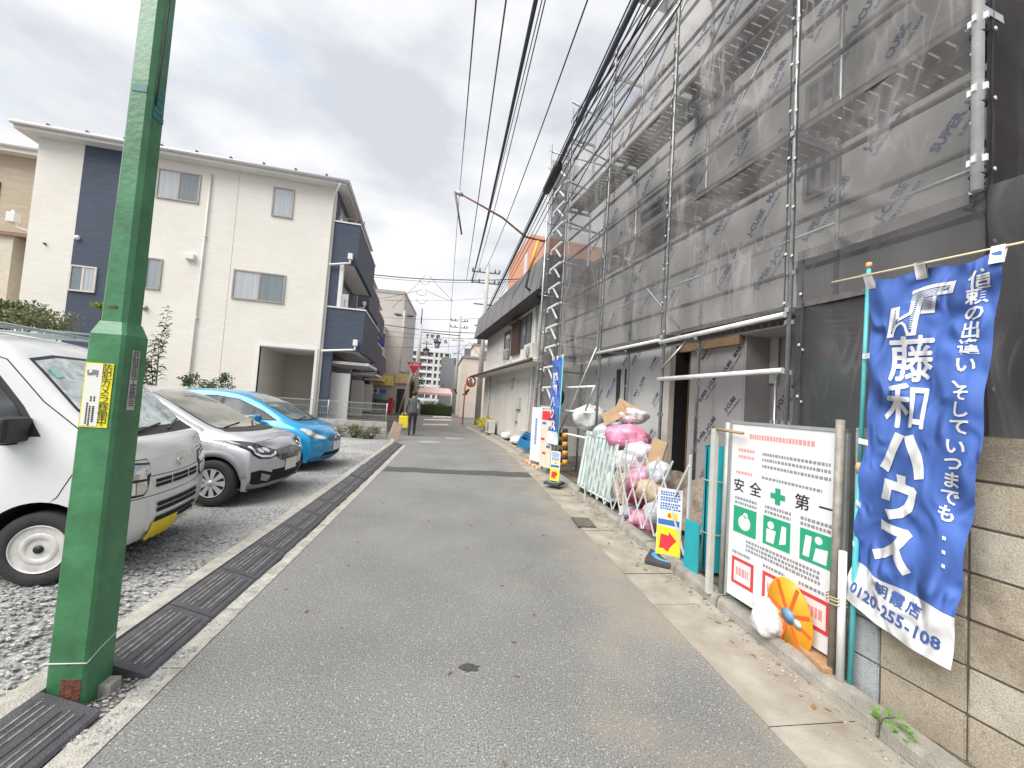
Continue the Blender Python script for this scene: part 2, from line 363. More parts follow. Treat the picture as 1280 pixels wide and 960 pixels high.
def _lp2():
    x = random.uniform(-7, -1.9); yy = random.uniform(2.2, 12.8); return (x, yy, .052)
stones(5000, _lp2, .006, .014, 'gravel', STONE, kind='stuff')
def _gp():
    yy = random.choice((random.uniform(1.85, 2.5), random.uniform(.9, 12))); x0 = lerp_line(L2, yy)
    return (x0 - random.uniform(.02, .36 if yy < 2.4 else .16), yy, .004)
stones(1500, _gp, .003, .013, 'grit', STONE, kind='stuff')
# rubber kerb ramps
def make_mat(lab, ln=.525):
    t = thing('kerb_ramp', lab, 'kerb ramp', group='rubber kerb ramps')
    w, h = .262, .098
    prof = [(0, .004), (.012, .016), (w * .9, h - .004), (w, h), (w, .0)]       # x towards kerb, z
    m = MB(); n = len(prof)
    vs = [(-x, 0, z) for x, z in prof] + [(-x, ln, z) for x, z in prof]
    m.add(vs, [tuple(range(n)), tuple(range(2 * n - 1, n - 1, -1))] + [(i, i + n, (i + 1) % n + n, (i + 1) % n) for i in range(n)])
    m.build('ramp_body', RUBBER, t)
    for k in range(7):
        x = .045 + .026 * k + (.012 if k > 3 else 0); z = .016 + (x - .012) / (w * .9 - .012) * (h - .02)
        sl = (h - .02) / (w * .9 - .012)
        r = MB(); a = .055 if k % 2 else .04
        vs = [(-(x + dx), yy, z + dx * sl + dz) for yy in (a, ln - a) for dx, dz in ((-.004, .0005), (-.0022, .0042), (.0022, .0042), (.004, .0005))]
        r.add(vs, [(0, 1, 5, 4), (1, 2, 6, 5), (2, 3, 7, 6), (0, 3, 2, 1), (4, 5, 6, 7)])
        r.build('rib', DIRTLINE if k in (1, 2, 4, 5, 6) else RUBBER, t)
    return t
mat_y = [2.245 + .535 * k for k in range(19)]
proto = make_mat('black ribbed rubber kerb ramp right beyond the green lamp post')
proto.location = (-1.445, 2.245, .004); proto.rotation_euler = (0, 0, radians(.6))
_where = ['second black kerb ramp beyond the green lamp post, below the white van', 'third black kerb ramp beyond the green lamp post, opposite the van bumper', 'fourth black kerb ramp beyond the green lamp post',
          'fifth black kerb ramp from the lamp post, just past the white van', 'sixth black kerb ramp from the lamp post, before the silver car', 'seventh black kerb ramp from the lamp post, by the silver car front',
          'eighth black kerb ramp from the lamp post, past the silver car bumper', 'ninth black kerb ramp, between the silver and the blue car', 'tenth black kerb ramp, near the blue car',
          'eleventh black kerb ramp, in front of the blue car headlight', 'twelfth black kerb ramp, opposite the blue car number plate', 'thirteenth black kerb ramp, just past the blue car']
mat_i = 0
for k in range(1, 19):
    yy = mat_y[k]
    lab = _where[k - 1] if k <= 12 else '%s black kerb ramp from the green lamp post, towards the weedy block wall' % ('fourteenth', 'fifteenth', 'sixteenth', 'seventeenth', 'eighteenth', 'nineteenth')[k - 13]
    o = dup(proto, None, (lerp_line(L2, yy) - .098 + random.uniform(-.006, .006), yy + (.02 if k > 8 else 0), .004), radians(.6 if k < 8 else 1.3) + random.uniform(-.008, .008), lab)
    if k in (9, 10): o.location.z += .006
o = dup(proto, None, (-1.475, 1.50, .004), radians(-.5), 'nearest black rubber kerb ramp in front of the green post, in the corner'); 
o = dup(proto, None, (-1.472, .96, .004), radians(-.3), 'black rubber kerb ramp nearest the camera, mostly cut off at the corner')
# broken kerb end and bits by the post
MB().bbox(-1.66, -1.53, 2.13, 2.20, -.01, .055, .008).build('concrete_chunk', CONC_L, label='broken pale concrete chunk beside the green post base', cat='rubble')
MB().box(-2.02, -1.70, 1.3, 1.98, -.02, .075).build('post_footing', CONC_L, kind='structure')
# ---- right-hand gutter and kerb
RG = [(2.09, -4), (2.09, 1.6), (2.09, 3.1), (2.09, 5.9), (2.06, 7.8), (1.95, 10.5), (1.80, 13.1), (1.55, 16.3), (1.03, 20.2), (.6, 23.2)]
gr = thing('concrete_gutter', None, None); gr['kind'] = 'structure'
ys = [-1.4, -.2, .6, 1.2, 1.798, 2.367, 2.951, 3.5, 4.1, 4.7]
while ys[-1] < 22.5: ys.append(ys[-1] + .6)
for a, b in zip(ys, ys[1:]):
    m = MB(); b2 = b - .0045; n = 3; vs = []; dz = random.uniform(0, .004)
    for k in range(n + 1):
        yy = a + (b2 - a) * k / n
        vs += [(lerp_line(RR, yy) - .003, yy, .006 + dz), (lerp_line(RG, yy) + .004, yy, .0135 + dz), (lerp_line(RR, yy) - .003, yy, -.02)]
    fs = []
    for k in range(n): fs += [(3 * k, 3 * k + 3, 3 * k + 4, 3 * k + 1), (3 * k + 2, 3 * k + 5, 3 * k + 3, 3 * k)]
    m.add(vs, fs); m.build('gutter_slab', CONC_TAN, gr)
def _rp():
    yy = random.uniform(.8, 9); return (lerp_line(RG, yy) - abs(random.gauss(0, .09)), yy, .018)
stones(700, _rp, .003, .011, 'grit', STONE, kind='stuff')
lm = MB()
for _ in range(150):
    yy = random.uniform(.9, 11); x0 = lerp_line(RG, yy) - abs(random.gauss(0, .12)) if random.random() < .7 else random.uniform(-1.2, 1.9); a = random.uniform(0, 6.28); l_ = random.uniform(.012, .032); p = Vector((x0, yy, .02 if x0 > 1.6 else .007)); d = Vector((cos(a), sin(a), 0)) * l_; e_ = Vector((-sin(a), cos(a), 0)) * l_ * .4
    lm.add([p - d, p + e_ + Vector((0, 0, .006)), p + d, p - e_ + Vector((0, 0, .003))], [(0, 1, 2), (0, 2, 3)])
lm.build('leaf_litter', M('dry_leaf', (.26, .16, .07), .8, var=.5, vs=30), kind='stuff')
MB().quad((1.55, -4, -.012), (2.2, -4, -.012), (2.2, 23, -.012), (.1, 23, -.012)).build('gutter_joint_bed', M('dark_joint', (.14, .12, .10), .95), kind='structure')
kr = thing('site_kerb', None, None); kr['kind'] = 'structure'
y = -1.3
while y < 22.6:
    y2 = y + .6; g = .006; m = MB(); xa, xb = lerp_line(RG, y), lerp_line(RG, y2); w = .12; j = random.uniform(-.006, .006); h = .1 + random.uniform(-.006, .006)
    prof = [(0, -.02), (.012, h - .03), (.03, h), (w, h + .003), (w, -.02)]
    vs = [(xa + p + j, y + g, z) for p, z in prof] + [(xb + p + j, y2 - g, z) for p, z in prof]; n = 5
    m.add(vs, [tuple(range(n)), tuple(range(2 * n - 1, n - 1, -1))] + [(i, i + n, (i + 1) % n + n, (i + 1) % n) for i in range(n)])
    m.build('kerb_stone', CONC, kr); y = y2
# soil yard behind the kerb
MB().grid(lambda u, v: Vector(((lerp_line(RG, -2 + 25 * v) + .115) * (1 - u) + 12 * u, -2 + 25 * v, .055 + .02 * sin(u * 90) * sin(v * 170) * (0 < u < 1))), 60, 60).build('site_soil', SOIL, kind='structure')
# drain grate in the gutter
dg_ = thing('drain_grate', 'small iron drain grate set in the tan gutter', 'drain grate', (1.70, 5.0, .02), radians(-4))
MB().box(-.12, .12, -.2, .2, -.004, .004).build('frame', M('cast_iron', (.12, .105, .09), .7, .3, var=.3, vs=20), dg_)
for k in range(8): MB().box(-.1, .1, -.18 + .047 * k, -.155 + .047 * k, .0045, .012).build('bar', M('cast_iron_worn', (.2, .18, .15), .65, .3, var=.3, vs=20), dg_)
# manholes and road marks
def manhole(p, r, lab):
    t = thing('manhole_cover', lab, 'manhole cover', (p.x, p.y, .003))
    MB().lathe([(r, 0), (r, .004), (r * .93, .005), (0, .005)], 28).build('cover', M('pale_manhole', (.34, .34, .33), .75, .1, var=.25, vs=14, bump=.3), t)
    MB().lathe([(r * .6, .0058), (r * .6, .0075), (r * .5, .0075), (r * .5, .0058)], 28, cap=False).build('ring', M('manhole_ring', (.26, .26, .26), .75, .1, var=.2), t)
manhole(G(537, 552.5), .36, 'pale round manhole cover nearer the left edge, before the stop line')
manhole(G(568, 548.3), .36, 'pale round manhole cover right of centre, farther up the road')
def strip(pts, name, mat, z=.005):
    MB().add([(p.x, p.y, z) for p in pts], [tuple(range(len(pts)))]).build(name, mat, kind='structure')
PATCH = M('dark_asphalt_patch', (.075, .076, .078), .9, var=.2, vs=8, bump=.4, bs=150)
def trench(y0, y1, x0, x1, nm='road_patch', z=.004):
    m = MB(); n = 16
    vs = []
    for k in range(n + 1):
        x = x0 + (x1 - x0) * k / n; vs += [(x, y0 + random.uniform(-.05, .05), z), (x, y1 + random.uniform(-.05, .05), z)]
    m.add(vs, [(2 * k, 2 * k + 2, 2 * k + 3, 2 * k + 1) for k in range(n)]).build(nm, PATCH, kind='structure')
trench(8.05, 8.55, -1.41, 1.6)
PAINT = M('worn_road_paint', (.62, .60, .57), .8, var=.25, vs=18, bump=.3)
PINK = M('worn_pink_paint', (.58, .43, .38), .8, var=.25, vs=12, bump=.3)
strip([G(528, 531.5), G(561, 532), G(560, 530.0), G(529, 529.6)], 'stop_line', PINK)
strip([G(530, 525.2), G(565, 525.8), G(564, 524.4), G(530, 523.9)], 'crossing_stripe', PAINT)
strip([G(541, 521.6), G(566, 522.2), G(563, 520.8), G(541, 520.2)], 'crossing_stripe', PAINT)
# stain and chip on the asphalt
ts = G(586, 835); _tp = [(ts.x + .062 * cos(2 * pi * k / 18) * random.uniform(.7, 1.2), ts.y + .034 * sin(2 * pi * k / 18) * random.uniform(.65, 1.25), .004) for k in range(18)]
MB().add(_tp, [tuple(range(18))]).build('tar_spot', M('tar', (.065, .065, .063), .9, var=.6, vs=70, bump=.5, bs=120), kind='structure')
# ================================================================ LEFT SIDE BUILDINGS
def siding(name, col, sc=(1, 1, 1), var=.06):
    def fn(t, b, n):
        tcn = n('ShaderNodeTexCoord'); mp = n('ShaderNodeMapping'); mp.inputs['Rotation'].default_value = (pi / 2, 0, 0)
        t.links.new(tcn.outputs['Object'], mp.inputs['Vector'])
        br = n('ShaderNodeTexBrick', i_Scale=1., i_Mortar_Size=.006, i_Brick_Width=.30 * sc[0], i_Row_Height=.055 * sc[2], i_Bias=0.)
        br.inputs['Color1'].default_value = (*col, 1); br.inputs['Color2'].default_value = (*[c * (1 - var) for c in col], 1); br.inputs['Mortar'].default_value = (*[c * .88 for c in col], 1)
        t.links.new(mp.outputs['Vector'], br.inputs['Vector'])
        n1 = n('ShaderNodeTexNoise', i_Scale=.8, i_Detail=5.); t.links.new(tcn.outputs['Object'], n1.inputs['Vector'])
        r = ramp(t, [(.3, (.93, .92, .90)), (.7, (1, 1, 1))]); t.links.new(n1.outputs['Fac'], r.inputs['Fac'])
        mu = n('ShaderNodeMixRGB', blend_type='MULTIPLY', i_Fac=1.); t.links.new(br.outputs['Color'], mu.inputs['Color1']); t.links.new(r.outputs['Color'], mu.inputs['Color2'])
        t.links.new(mu.outputs['Color'], b.inputs['Base Color']); b.inputs['Roughness'].default_value = .75
        n2 = n('ShaderNodeTexNoise', i_Scale=22., i_Detail=3.); t.links.new(tcn.outputs['Object'], n2.inputs['Vector'])
        ad = n('ShaderNodeMath', operation='MULTIPLY_ADD'); ad.inputs[1].default_value = .5; t.links.new(n2.outputs['Fac'], ad.inputs[0]); t.links.new(br.outputs['Fac'], ad.inputs[2])
        bp = n('ShaderNodeBump', i_Strength=.3, i_Distance=.01); bp.invert = True
        t.links.new(ad.outputs[0], bp.inputs['Height']); t.links.new(bp.outputs['Normal'], b.inputs['Normal'])
    return node_mat(name, fn)
WHITE_SID = siding('cream_siding', (.80, .77, .715)); NAVY_SID = siding('navy_siding', (.066, .085, .128), var=.2); BEIGE_SID = siding('beige_siding', (.53, .46, .35), (2, 1, 1.6), .14)
TRIM = M('white_trim', (.74, .73, .71), .5, var=.05); SASH = M('champagne_sash', (.36, .32, .29), .45, .3, var=.08); GUTTERM = M('grey_white_gutter', (.62, .61, .60), .45, var=.06)
def glassmat(name, tint, rough=.04):
    def fn(t, b, n):
        tcn = n('ShaderNodeTexCoord'); mp = n('ShaderNodeMapping'); mp.inputs['Scale'].default_value = (16, 1, .3); t.links.new(tcn.outputs['Object'], mp.inputs['Vector'])
        no = n('ShaderNodeTexNoise', i_Scale=1.2, i_Detail=3.); t.links.new(mp.outputs['Vector'], no.inputs['Vector'])
        r = ramp(t, [(.3, tuple(c * .72 for c in tint)), (.7, tint)]); t.links.new(no.outputs['Fac'], r.inputs['Fac']); t.links.new(r.outputs['Color'], b.inputs['Base Color'])
        b.inputs['Roughness'].default_value = rough; b.inputs['Specular IOR Level'].default_value = .9; b.inputs['Coat Weight'].default_value = .6; b.inputs['Coat Roughness'].default_value = .02
    return node_mat(name, fn)
CURT = glassmat('curtained_glass', (.50, .52, .54)); DGLASS = glassmat('shaded_glass', (.20, .24, .255)); BGLASS = glassmat('frosted_glass', (.34, .38, .40)); BLACKGLASS = glassmat('dark_glass', (.05, .06, .065))
def window(parent, x0, x1, z0, z1, y, out=-1, panes=(CURT, DGLASS), fr=.045, sash=None):
    """window on a wall lying in local y; out=-1: faces -y"""
    sash = sash or SASH
    f = MB(); d0, d1 = (y + out * .035, y - out * .03)
    lo, hi = min(d0, d1), max(d0, d1)
    f.box(x0, x1, lo, hi, z1 - fr, z1); f.box(x0, x1, lo - .012, hi, z0, z0 + fr); f.box(x0, x0 + fr, lo, hi, z0 + fr, z1 - fr); f.box(x1 - fr, x1, lo, hi, z0 + fr, z1 - fr)
    k = len(panes)
    for i in range(1, k):
        xm = x0 + (x1 - x0) * i / k; f.box(xm - .028, xm + .028, lo + .008, hi, z0 + fr, z1 - fr)
    fo = f.build('window', sash, parent)
    for i, g in enumerate(panes):
        a = x0 + fr + (x1 - x0 - 2 * fr) * i / k; b = x0 + fr + (x1 - x0 - 2 * fr) * (i + 1) / k; yy = y + out * (.008 + .006 * (i % 2))
        MB().box(a, b, min(yy, y - out * .01), max(yy, y - out * .01), z0 + fr, z1 - fr).build('pane', g, fo)
    return fo
HA = radians(5.4)
HF = Frame((-5.0, 14.8), HA)
hx = lambda px, py, off=0.: HF.at(px, py, off)
def blue_white_house(lab, full=True):
    t = thing('house', lab, 'house', HF.p, HA)
    topz = hx(409, 232).z; Lw = hx(46, 200).x; D = 6.0
    nx0 = hx(100, 240).x; nx1 = hx(188, 260).x; cx0 = hx(325, 434).x; cx1 = hx(394, 438).x; cz = hx(360, 435).z
    w = MB()
    w.box(Lw, nx0, 0, D, 0, topz); w.box(nx1, cx0, 0, D, 0, topz); w.box(cx0, cx1, 0, D, cz, topz); w.box(cx1, 0, 0, D, 0, topz)
    w.build('wall', WHITE_SID, t)
    MB().box(nx0, nx1, -.012, D, 0, topz - .01).build('navy_panel', NAVY_SID, t, label='navy blue siding panel running the full height')
    MB().box(cx0, cx1, 2.6, 2.7, 0, cz).build('carport_wall', M('carport_beige', (.50, .46, .41), .8, var=.06), t)
    MB().box(cx0 + .002, cx1 - .002, .02, 2.6, cz - .03, cz - .004).build('carport_ceiling', TRIM, t)
    tr = MB(); tr.box(cx0 - .09, cx0, -.03, .12, 0, cz + .09); tr.box(cx1, cx1 + .09, -.03, .12, 0, cz + .09); tr.box(cx0, cx1, -.03, .12, cz, cz + .09); tr.build('carport_trim', TRIM, t)
    # roof: low hip with deep eave, gutter on brackets
    e = .38; zt = topz
    r = MB(); ra = [(Lw - e, -e, zt + .12), (e, -e, zt + .12), (e, D + e, zt + .12), (Lw - e, D + e, zt + .12)]; rb = [(Lw + 2.2, D / 2, zt + .75), (-2.2, D / 2, zt + .75)]
    r.add(ra + rb, [(0, 1, 5, 4), (1, 2, 5), (2, 3, 4, 5), (3, 0, 4)])
    r.build('roof', M('dark_roof_slate', (.07, .07, .075), .7, var=.2), t)
    f = MB(); f.box(Lw - e, e, -e, -e + .03, zt - .06, zt + .14); f.box(e - .03, e, -e + .03, D + e, zt - .06, zt + .14); f.box(Lw - e, Lw - e + .03, -e + .03, D + e, zt - .06, zt + .14)
    f.build('fascia', TRIM, t); MB().box(Lw - e + .03, e - .03, -e + .03, D + e, zt - .05, zt - .03).build('soffit', TRIM, t)
    g = MB(); g.tube([(Lw - e - .02, -e - .06, zt + .09), (e + .1, -e - .06, zt + .07)], .06, 10); g.tube([(e + .06, -e - .1, zt + .07), (e + .06, D + e, zt + .07)], .06, 10)
    g.build('gutter', GUTTERM, t)
    for k in range(9): MB().box(Lw + .5 + k * 1.0, Lw + .56 + k * 1.0, -e - .1, -e + .2, zt + .14, zt + .19).build('snow_guard', M('dark_roof_slate', (.07, .07, .075)), t)
    def win(c, panes, **k):
        P = [hx(*q) for q in c]; x0 = (P[0].x + P[3].x) / 2; x1 = (P[1].x + P[2].x) / 2; z1 = (P[0].z + P[1].z) / 2; z0 = (P[2].z + P[3].z) / 2
        return window(t, x0, x1, z0, z1, -.003, -1, panes, **k)
    win([(198, 210), (251.7, 219), (249, 255), (195, 247)], (CURT, DGLASS)); win([(342.5, 233.7), (368.4, 237.5), (366, 273.7), (338.7, 269.7)], (CURT,))
    win([(293, 336), (358, 344.7), (354.4, 380), (288.7, 372.8)], (CURT, DGLASS)); win([(183.3, 321.7), (204, 324), (200, 362.7), (181, 360.7)], (BGLASS,))
    q = win([(89.3, 330.7), (122.7, 335), (119, 366.7), (85.3, 363.3)], (DGLASS, CURT), sash=M('pale_sash', (.62, .58, .53), .5))
    q.location.y = -.014
    # pipes, vents, seams
    def pipe(pts, rad=.035, mat=TRIM):
        MB().tube(pts, rad, 8).build('drain_pipe', mat, t)
    a, b = hx(264, 218), hx(242.5, 440); x = (a.x + b.x) / 2
    pipe([(x, -.05, 0), (x, -.05, a.z)], .03, WHITE_PIPE)
    for zz in (a.z - 2.2, a.z - 5.0): MB().box(x - .05, x + .05, -.085, 0, zz, zz + .04).build('pipe_clip', TRIM, t)
    pipe([(-.07, -.06, 0), (-.07, -.06, zt - .35), (.2, -e - .06, zt - .05)], .035)
    x = (hx(298.7, 210).x + hx(279.4, 440).x) / 2
    MB().box(x - .006, x + .006, -.004, .02, 0, zt).build('panel_joint', M('joint_grey', (.42, .40, .37), .8), t)
    P = hx(98, 297.7); MB().lathe([(.075, 0), (.075, .05), (.05, .085), (0, .09)], 14, Matrix.Translation((P.x, -.014, P.z)) @ Matrix.Rotation(pi / 2, 4, 'X')).build('vent_hood', TRIM, t)
    P = hx(239, 321.7); MB().bbox(P.x - .14, P.x + .14, -.14, -.002, P.z - .1, P.z + .1, .03).build('vent_hood', TRIM, t)
    P = hx(181.7, 385); MB().lathe([(.08, 0), (.08, .05), (.05, .09), (0, .095)], 14, Matrix.Translation((P.x, -.003, P.z)) @ Matrix.Rotation(pi / 2, 4, 'X')).build('vent_hood', M('steel_vent', (.35, .34, .33), .4, .6), t)
    P = hx(57, 305); MB().cbox(P.x, -.03, P.z, .05, .06, .05).build('wall_socket', M('dark_bit', (.05, .05, .05)), t)
    # street front: navy bay with balconies
    zr = hx(433, 279).z; z3 = hx(448, 332).z; z2t = hx(440, 387).z; z2b = hx(445, 440).z; xo = hx(450, 284).x; xo2 = hx(456, 392).x
    MB().box(.002, .32, .02, .14, 0, z3).build('wing_wall', NAVY_SID, t)
    MB().box(.0, .02, .14, D - .2, 0, zt - .06).build('front_wall', NAVY_SID, t)
    for z0, z1, xx in ((z3, zr, xo), (z2b, z2t, xo2)):
        b_ = MB(); b_.box(.003, xx, .02, .14, z0, z1); b_.box(xx - .12, xx, .14, 4.6, z0, z1); b_.box(.003, xx, 4.6, 4.72, z0, z1)
        bo = b_.build('balcony', NAVY_SID, t)
        MB().box(.021, xx - .12, .14, 4.6, z0 + .01, z0 + .16).build('balcony_floor', TRIM, bo)
        c = MB(); c.box(-.02, xx + .03, -.01, .17, z1, z1 + .05); c.box(xx - .15, xx + .03, .17, 4.75, z1, z1 + .05); c.build('coping', TRIM, bo)
    rl = MB(); rl.tube([(.05, .08, zr + .2), (xo - .05, .08, zr + .2), (xo - .06, 4.6, zr + .2)], .022, 8)
    for k in range(4): rl.box(.1 + k * .3, .13 + k * .3, .065, .095, zr + .05, zr + .2)
    rl.build('railing', M('bronze_rail', (.22, .16, .13), .5, .3), t)
    MB().box(.321, .45, .0, .16, z2t + .05, z3 - .002).build('white_opening_trim', TRIM, t)
    MB().box(.022, .06, .6, 3.8, zr - .5, zt - .5).build('balcony_door', CURT, t); MB().box(.022, .06, .5, 3.4, z2t - .6, z3 - .3).build('balcony_door', CURT, t)
    for zz, xe in ((hx(430, 330).z, xo), (hx(430, 437).z, xo2)):
        pipe([(-.02, -.1, zz - .12), (xe - .35, -.1, zz), (xe - .22, -.1, zz + .02), (xe - .22, -.1, zz + .22)], .04)
        MB().bbox(xe - .3, xe - .14, -.17, -.02, zz + .16, zz + .38, .015).build('rain_head', TRIM, t)
    zc = hx(440, 440).z - .35
    MB().box(.02, xo2 + .25, .3, 3.0, zc - .1, zc).build('porch_canopy', TRIM, t)
    MB().box(.02, .06, 1.2, 2.2, .2, 2.3).build('front_door', M('brown_door', (.16, .10, .07), .5, var=.2), t)
    MB().box(.1, .9, .5, .62, .2, 2.2).build('porch_screen', TRIM, t)
    return t
WHITE_PIPE = M('cream_pipe', (.64, .62, .585), .5, var=.05)
h1 = blue_white_house('three storey cream house with navy stripe and street balconies, behind the parked cars')
off = HF.y * 7.6
h2 = dup(h1, None, HF.p + off + Vector((-.55, 0, 0)), HA, 'second navy and cream house, just behind the first one along the street')
h3 = dup(h1, None, HF.p + off * 1.95 + Vector((-.9, 0, 0)), HA, 'third navy and cream house in the row, nearest the yellow shop')
# beige house at the far left
BF = Frame((-16.6, 16.4), radians(5))
bx = lambda px, py, o=0.: BF.at(px, py, o)
t = thing('house', 'beige house with ribbed siding at the left edge, next to the cream house', 'house', BF.p, BF.a)
bz = bx(30, 196).z
MB().box(-9, 2.0, 0, 6, 0, bz).build('wall', BEIGE_SID, t)
f = MB(); f.box(-9.3, 2.3, -.4, -.35, bz - .05, bz + .18); f.tube([(-9.3, -.45, bz + .16), (2.3, -.45, bz + .14)], .06, 8); f.box(-9.3, 2.3, -.35, 6, bz - .02, bz); f.build('eaves', TRIM, t)
MB().add([(-9.3, -.4, bz + .18), (2.3, -.4, bz + .18), (2.3, 3, bz + 1.0), (-9.3, 3, bz + 1.0), (2.3, 6.4, bz + .18), (-9.3, 6.4, bz + .18)], [(0, 1, 2, 3), (3, 2, 4, 5)]).build('roof', MATS['dark_roof_slate'], t)
P = bx(14, 305, -2.2); x1 = bx(40, 340, -2.2).x; zz = P.z + .25
lw = MB(); lw.box(-9, bx(13, 330, -2.2).x, -2.2, -.001, 0, zz); lw.build('porch_wall', M('cream_render', (.62, .56, .46), .8, var=.1), t)
MB().box(bx(13, 330, -2.2).x + .001, x1 + 1.2, -1.6, -.002, 0, zz - .05).build('side_bay', BEIGE_SID, t)
cp = MB(); cp.box(-9.1, x1 + 1.3, -2.3, 0, zz, zz + .12); cp.build('coping', M('brown_coping', (.26, .16, .12), .5, .2), t)
MB().tube([(bx(20, 265, -2.2).x, -2.3, bx(20, 265, -2.2).z), (bx(20, 285, -2.2).x + .1, -2.3, bx(20, 285, -2.2).z), (x1 + .6, -2.0, bx(35, 300, -2.2).z)], .04).build('drain_pipe', TRIM, t)
MB().bbox(bx(16, 270, -2.2).x, bx(21, 280, -2.2).x + .1, -2.42, -2.2, bx(18, 280, -2.2).z, bx(18, 268, -2.2).z, .02).build('rain_head', TRIM, t)
MB().box(-9, bx(4, 210).x, -.03, .01, bx(2, 268).z, bx(2, 228).z).build('window', BLACKGLASS, t)
# low block wall with mesh fence at the end of the lot
WA = Frame((-2.35, 13.55), radians(2)); t = thing('block_wall', 'low grey concrete block wall with a vent block, past the blue car', 'wall', WA.p, WA.a)
BLK = M('wall_block_grey', (.40, .395, .375), .9, var=.2, vs=6, bump=.5, bs=90)
for c in range(3):
    for k in range(9):
        x1 = -k * .4 - (.2 if c % 2 else 0)
        if c == 1 and k == 0:
            MB().bbox(-.595 + .0, -.205, 0, .12, .205, .395, .012).build('vent_block', M('vent_block_dark', (.19, .19, .19), .9, var=.4, vs=40), t, label='darker pierced vent block')
            MB().bbox(-.195, 0, 0, .12, .205, .395, .012).build('block', BLK, t); continue
        MB().bbox(x1 - .395, x1 - .0, 0, .12, c * .2 + .005, c * .2 + .195, .012).build('block', BLK, t)
MB().box(-3.9, -.01, .01, .11, .0, .59).build('mortar', M('mortar_dark', (.16, .16, .155), .95), t)
ft = thing('mesh_fence', 'grey wire mesh fence on top of the low block wall', 'fence', WA.world(0, .06, .6), WA.a)
for k in range(3): MB().tube([(-.05 - 1.85 * k, 0, 0), (-.05 - 1.85 * k, 0, .62)], .02, 8).build('post', M('grey_mesh', (.38, .40, .39), .5, .4), ft)
m = MB()
for k in range(70): m.bar((-3.8 + k * .054, 0, .03), (-3.8 + k * .054, 0, .6), .005, .005, Vector((0, 1, 0)))
for z in (.03, .2, .4, .58, .6): m.bar((-3.85, 0, z), (0, 0, z), .006, .01)
m.build('mesh_panel', M('grey_mesh', (.38, .40, .39), .5, .4), ft, kind='stuff')
MB().bbox(-.16, .16, -.02, .02, 0, .62, .01, Matrix.Rotation(radians(14), 4, 'Y')).build('tan_board', M('tan_board', (.52, .40, .31), .7, var=.15), None, 'tan board leaning at the end of the low block wall', 'board', loc=(-2.12, 13.5, 0), rotz=radians(20))
# ================================================================ GREEN LAMP POST
GREEN = M('green_post_paint', (.040, .185, .072), .42, var=.32, vs=5, bump=.12, bs=35, col2=(.065, .26, .115), coat=.25, detail=9, streak=.2)
px0, px1, py0, py1 = -1.742, -1.580, 2.055, 2.215
t = thing('lamp_post', 'square green steel lamp post with stickers, standing at the kerb before the white van', 'lamp post', ((px0 + px1) / 2, (py0 + py1) / 2, 0), 0)
def ring(hw, z, c): return [(-hw + c, -hw, z), (hw - c, -hw, z), (hw, -hw + c, z), (hw, hw - c, z), (hw - c, hw, z), (-hw + c, hw, z), (-hw, hw - c, z), (-hw, -hw + c, z)]
def shaft(levels):
    m = MB(); vs = []
    for hw, z, c in levels: vs += ring(hw, z, c)
    n = len(levels); m.add(vs, [(8 * i + k, 8 * i + (k + 1) % 8, 8 * (i + 1) + (k + 1) % 8, 8 * (i + 1) + k) for i in range(n - 1) for k in range(8)] + [tuple(range(8))[::-1], tuple(8 * (n - 1) + k for k in range(8))]); return m
ZS = 1.70
shaft([(.081, 0, .012), (.079, .9, .012), (.077, ZS, .012), (.058, ZS + .062, .012)]).build('base_shaft', GREEN, t)
shaft([(.0565, ZS + .055, .016), (.054, 2.6, .018), (.05, 4.2, .018), (.047, 6.5, .018)]).build('upper_shaft', GREEN, t)
MB().tube([(.0, 0, 6.4), (.05, 0, 6.9), (.5, 0, 7.3), (1.0, 0, 7.35)], .03).build('lamp_arm', GREEN, t)
MB().bbox(.95, 1.5, -.1, .1, 7.28, 7.42, .04).build('lamp_head', TRIM, t)
yf = -.0795
st = thing('sticker_holder', None, None); bpy.data.objects.remove(st)
YEL = M('sticker_yellow', (.78, .70, .03), .4, var=.03); STW = M('sticker_white', (.72, .73, .70), .4, var=.03); INK = M('ink_black', (.02, .02, .022), .5, var=0); INKY = M('ink_yellow', (.85, .74, .02), .4, var=0)
def plate(x0, x1, z0, z1, y, name, mat, par, th=.0015, lab=None):
    return MB().box(x0, x1, y - th, y + .0005, z0, z1).build(name, mat, par, lab)
def faceY(z): return -(.081 + (.077 - .081) * z / ZS) - .0012
sa, sb, sz0, sz1 = -.064, .052, 1.262, 1.56
ys_ = faceY(1.26) - .0005
s1 = plate(sa, sb, sz0, sz1, ys_, 'warning_sticker', YEL, t, lab='yellow and white security camera sticker')
plate(sa + .006, sb - .043, sz0 + .006, sz1 - .006, ys_ - .0016, 'sticker_field', STW, s1)
col_x = .0285
kk = '防犯カメラ稼働中'
for i, ch in enumerate(kk):
    zc = sz1 - .024 - i * .0357
    lettering(ch, .044, INK, s1, (col_x, ys_ - .0042, zc), (1, 0, 0), (0, 0, 1), bold=.0)
pr = MB()
for x, z0, z1, w_ in ((-.012, 1.405, 1.385, .006), (-.012, 1.36, 1.29, .008), (-.026, 1.405, 1.385, .006), (-.026, 1.36, 1.275, .006), (-.038, 1.375, 1.275, .006)):
    z = z0
    while z > z1: pr.box(x - w_ / 2, x + w_ / 2, ys_ - .0045, ys_ - .0035, z - .0062, z); z -= .0084
pr.build('small_print', MATS['ink_black'], s1, kind='stuff')
cmr = MB(); M4 = Matrix.Translation((-.032, ys_ - .004, 1.515)) @ Matrix.Rotation(radians(-8), 4, 'Y')
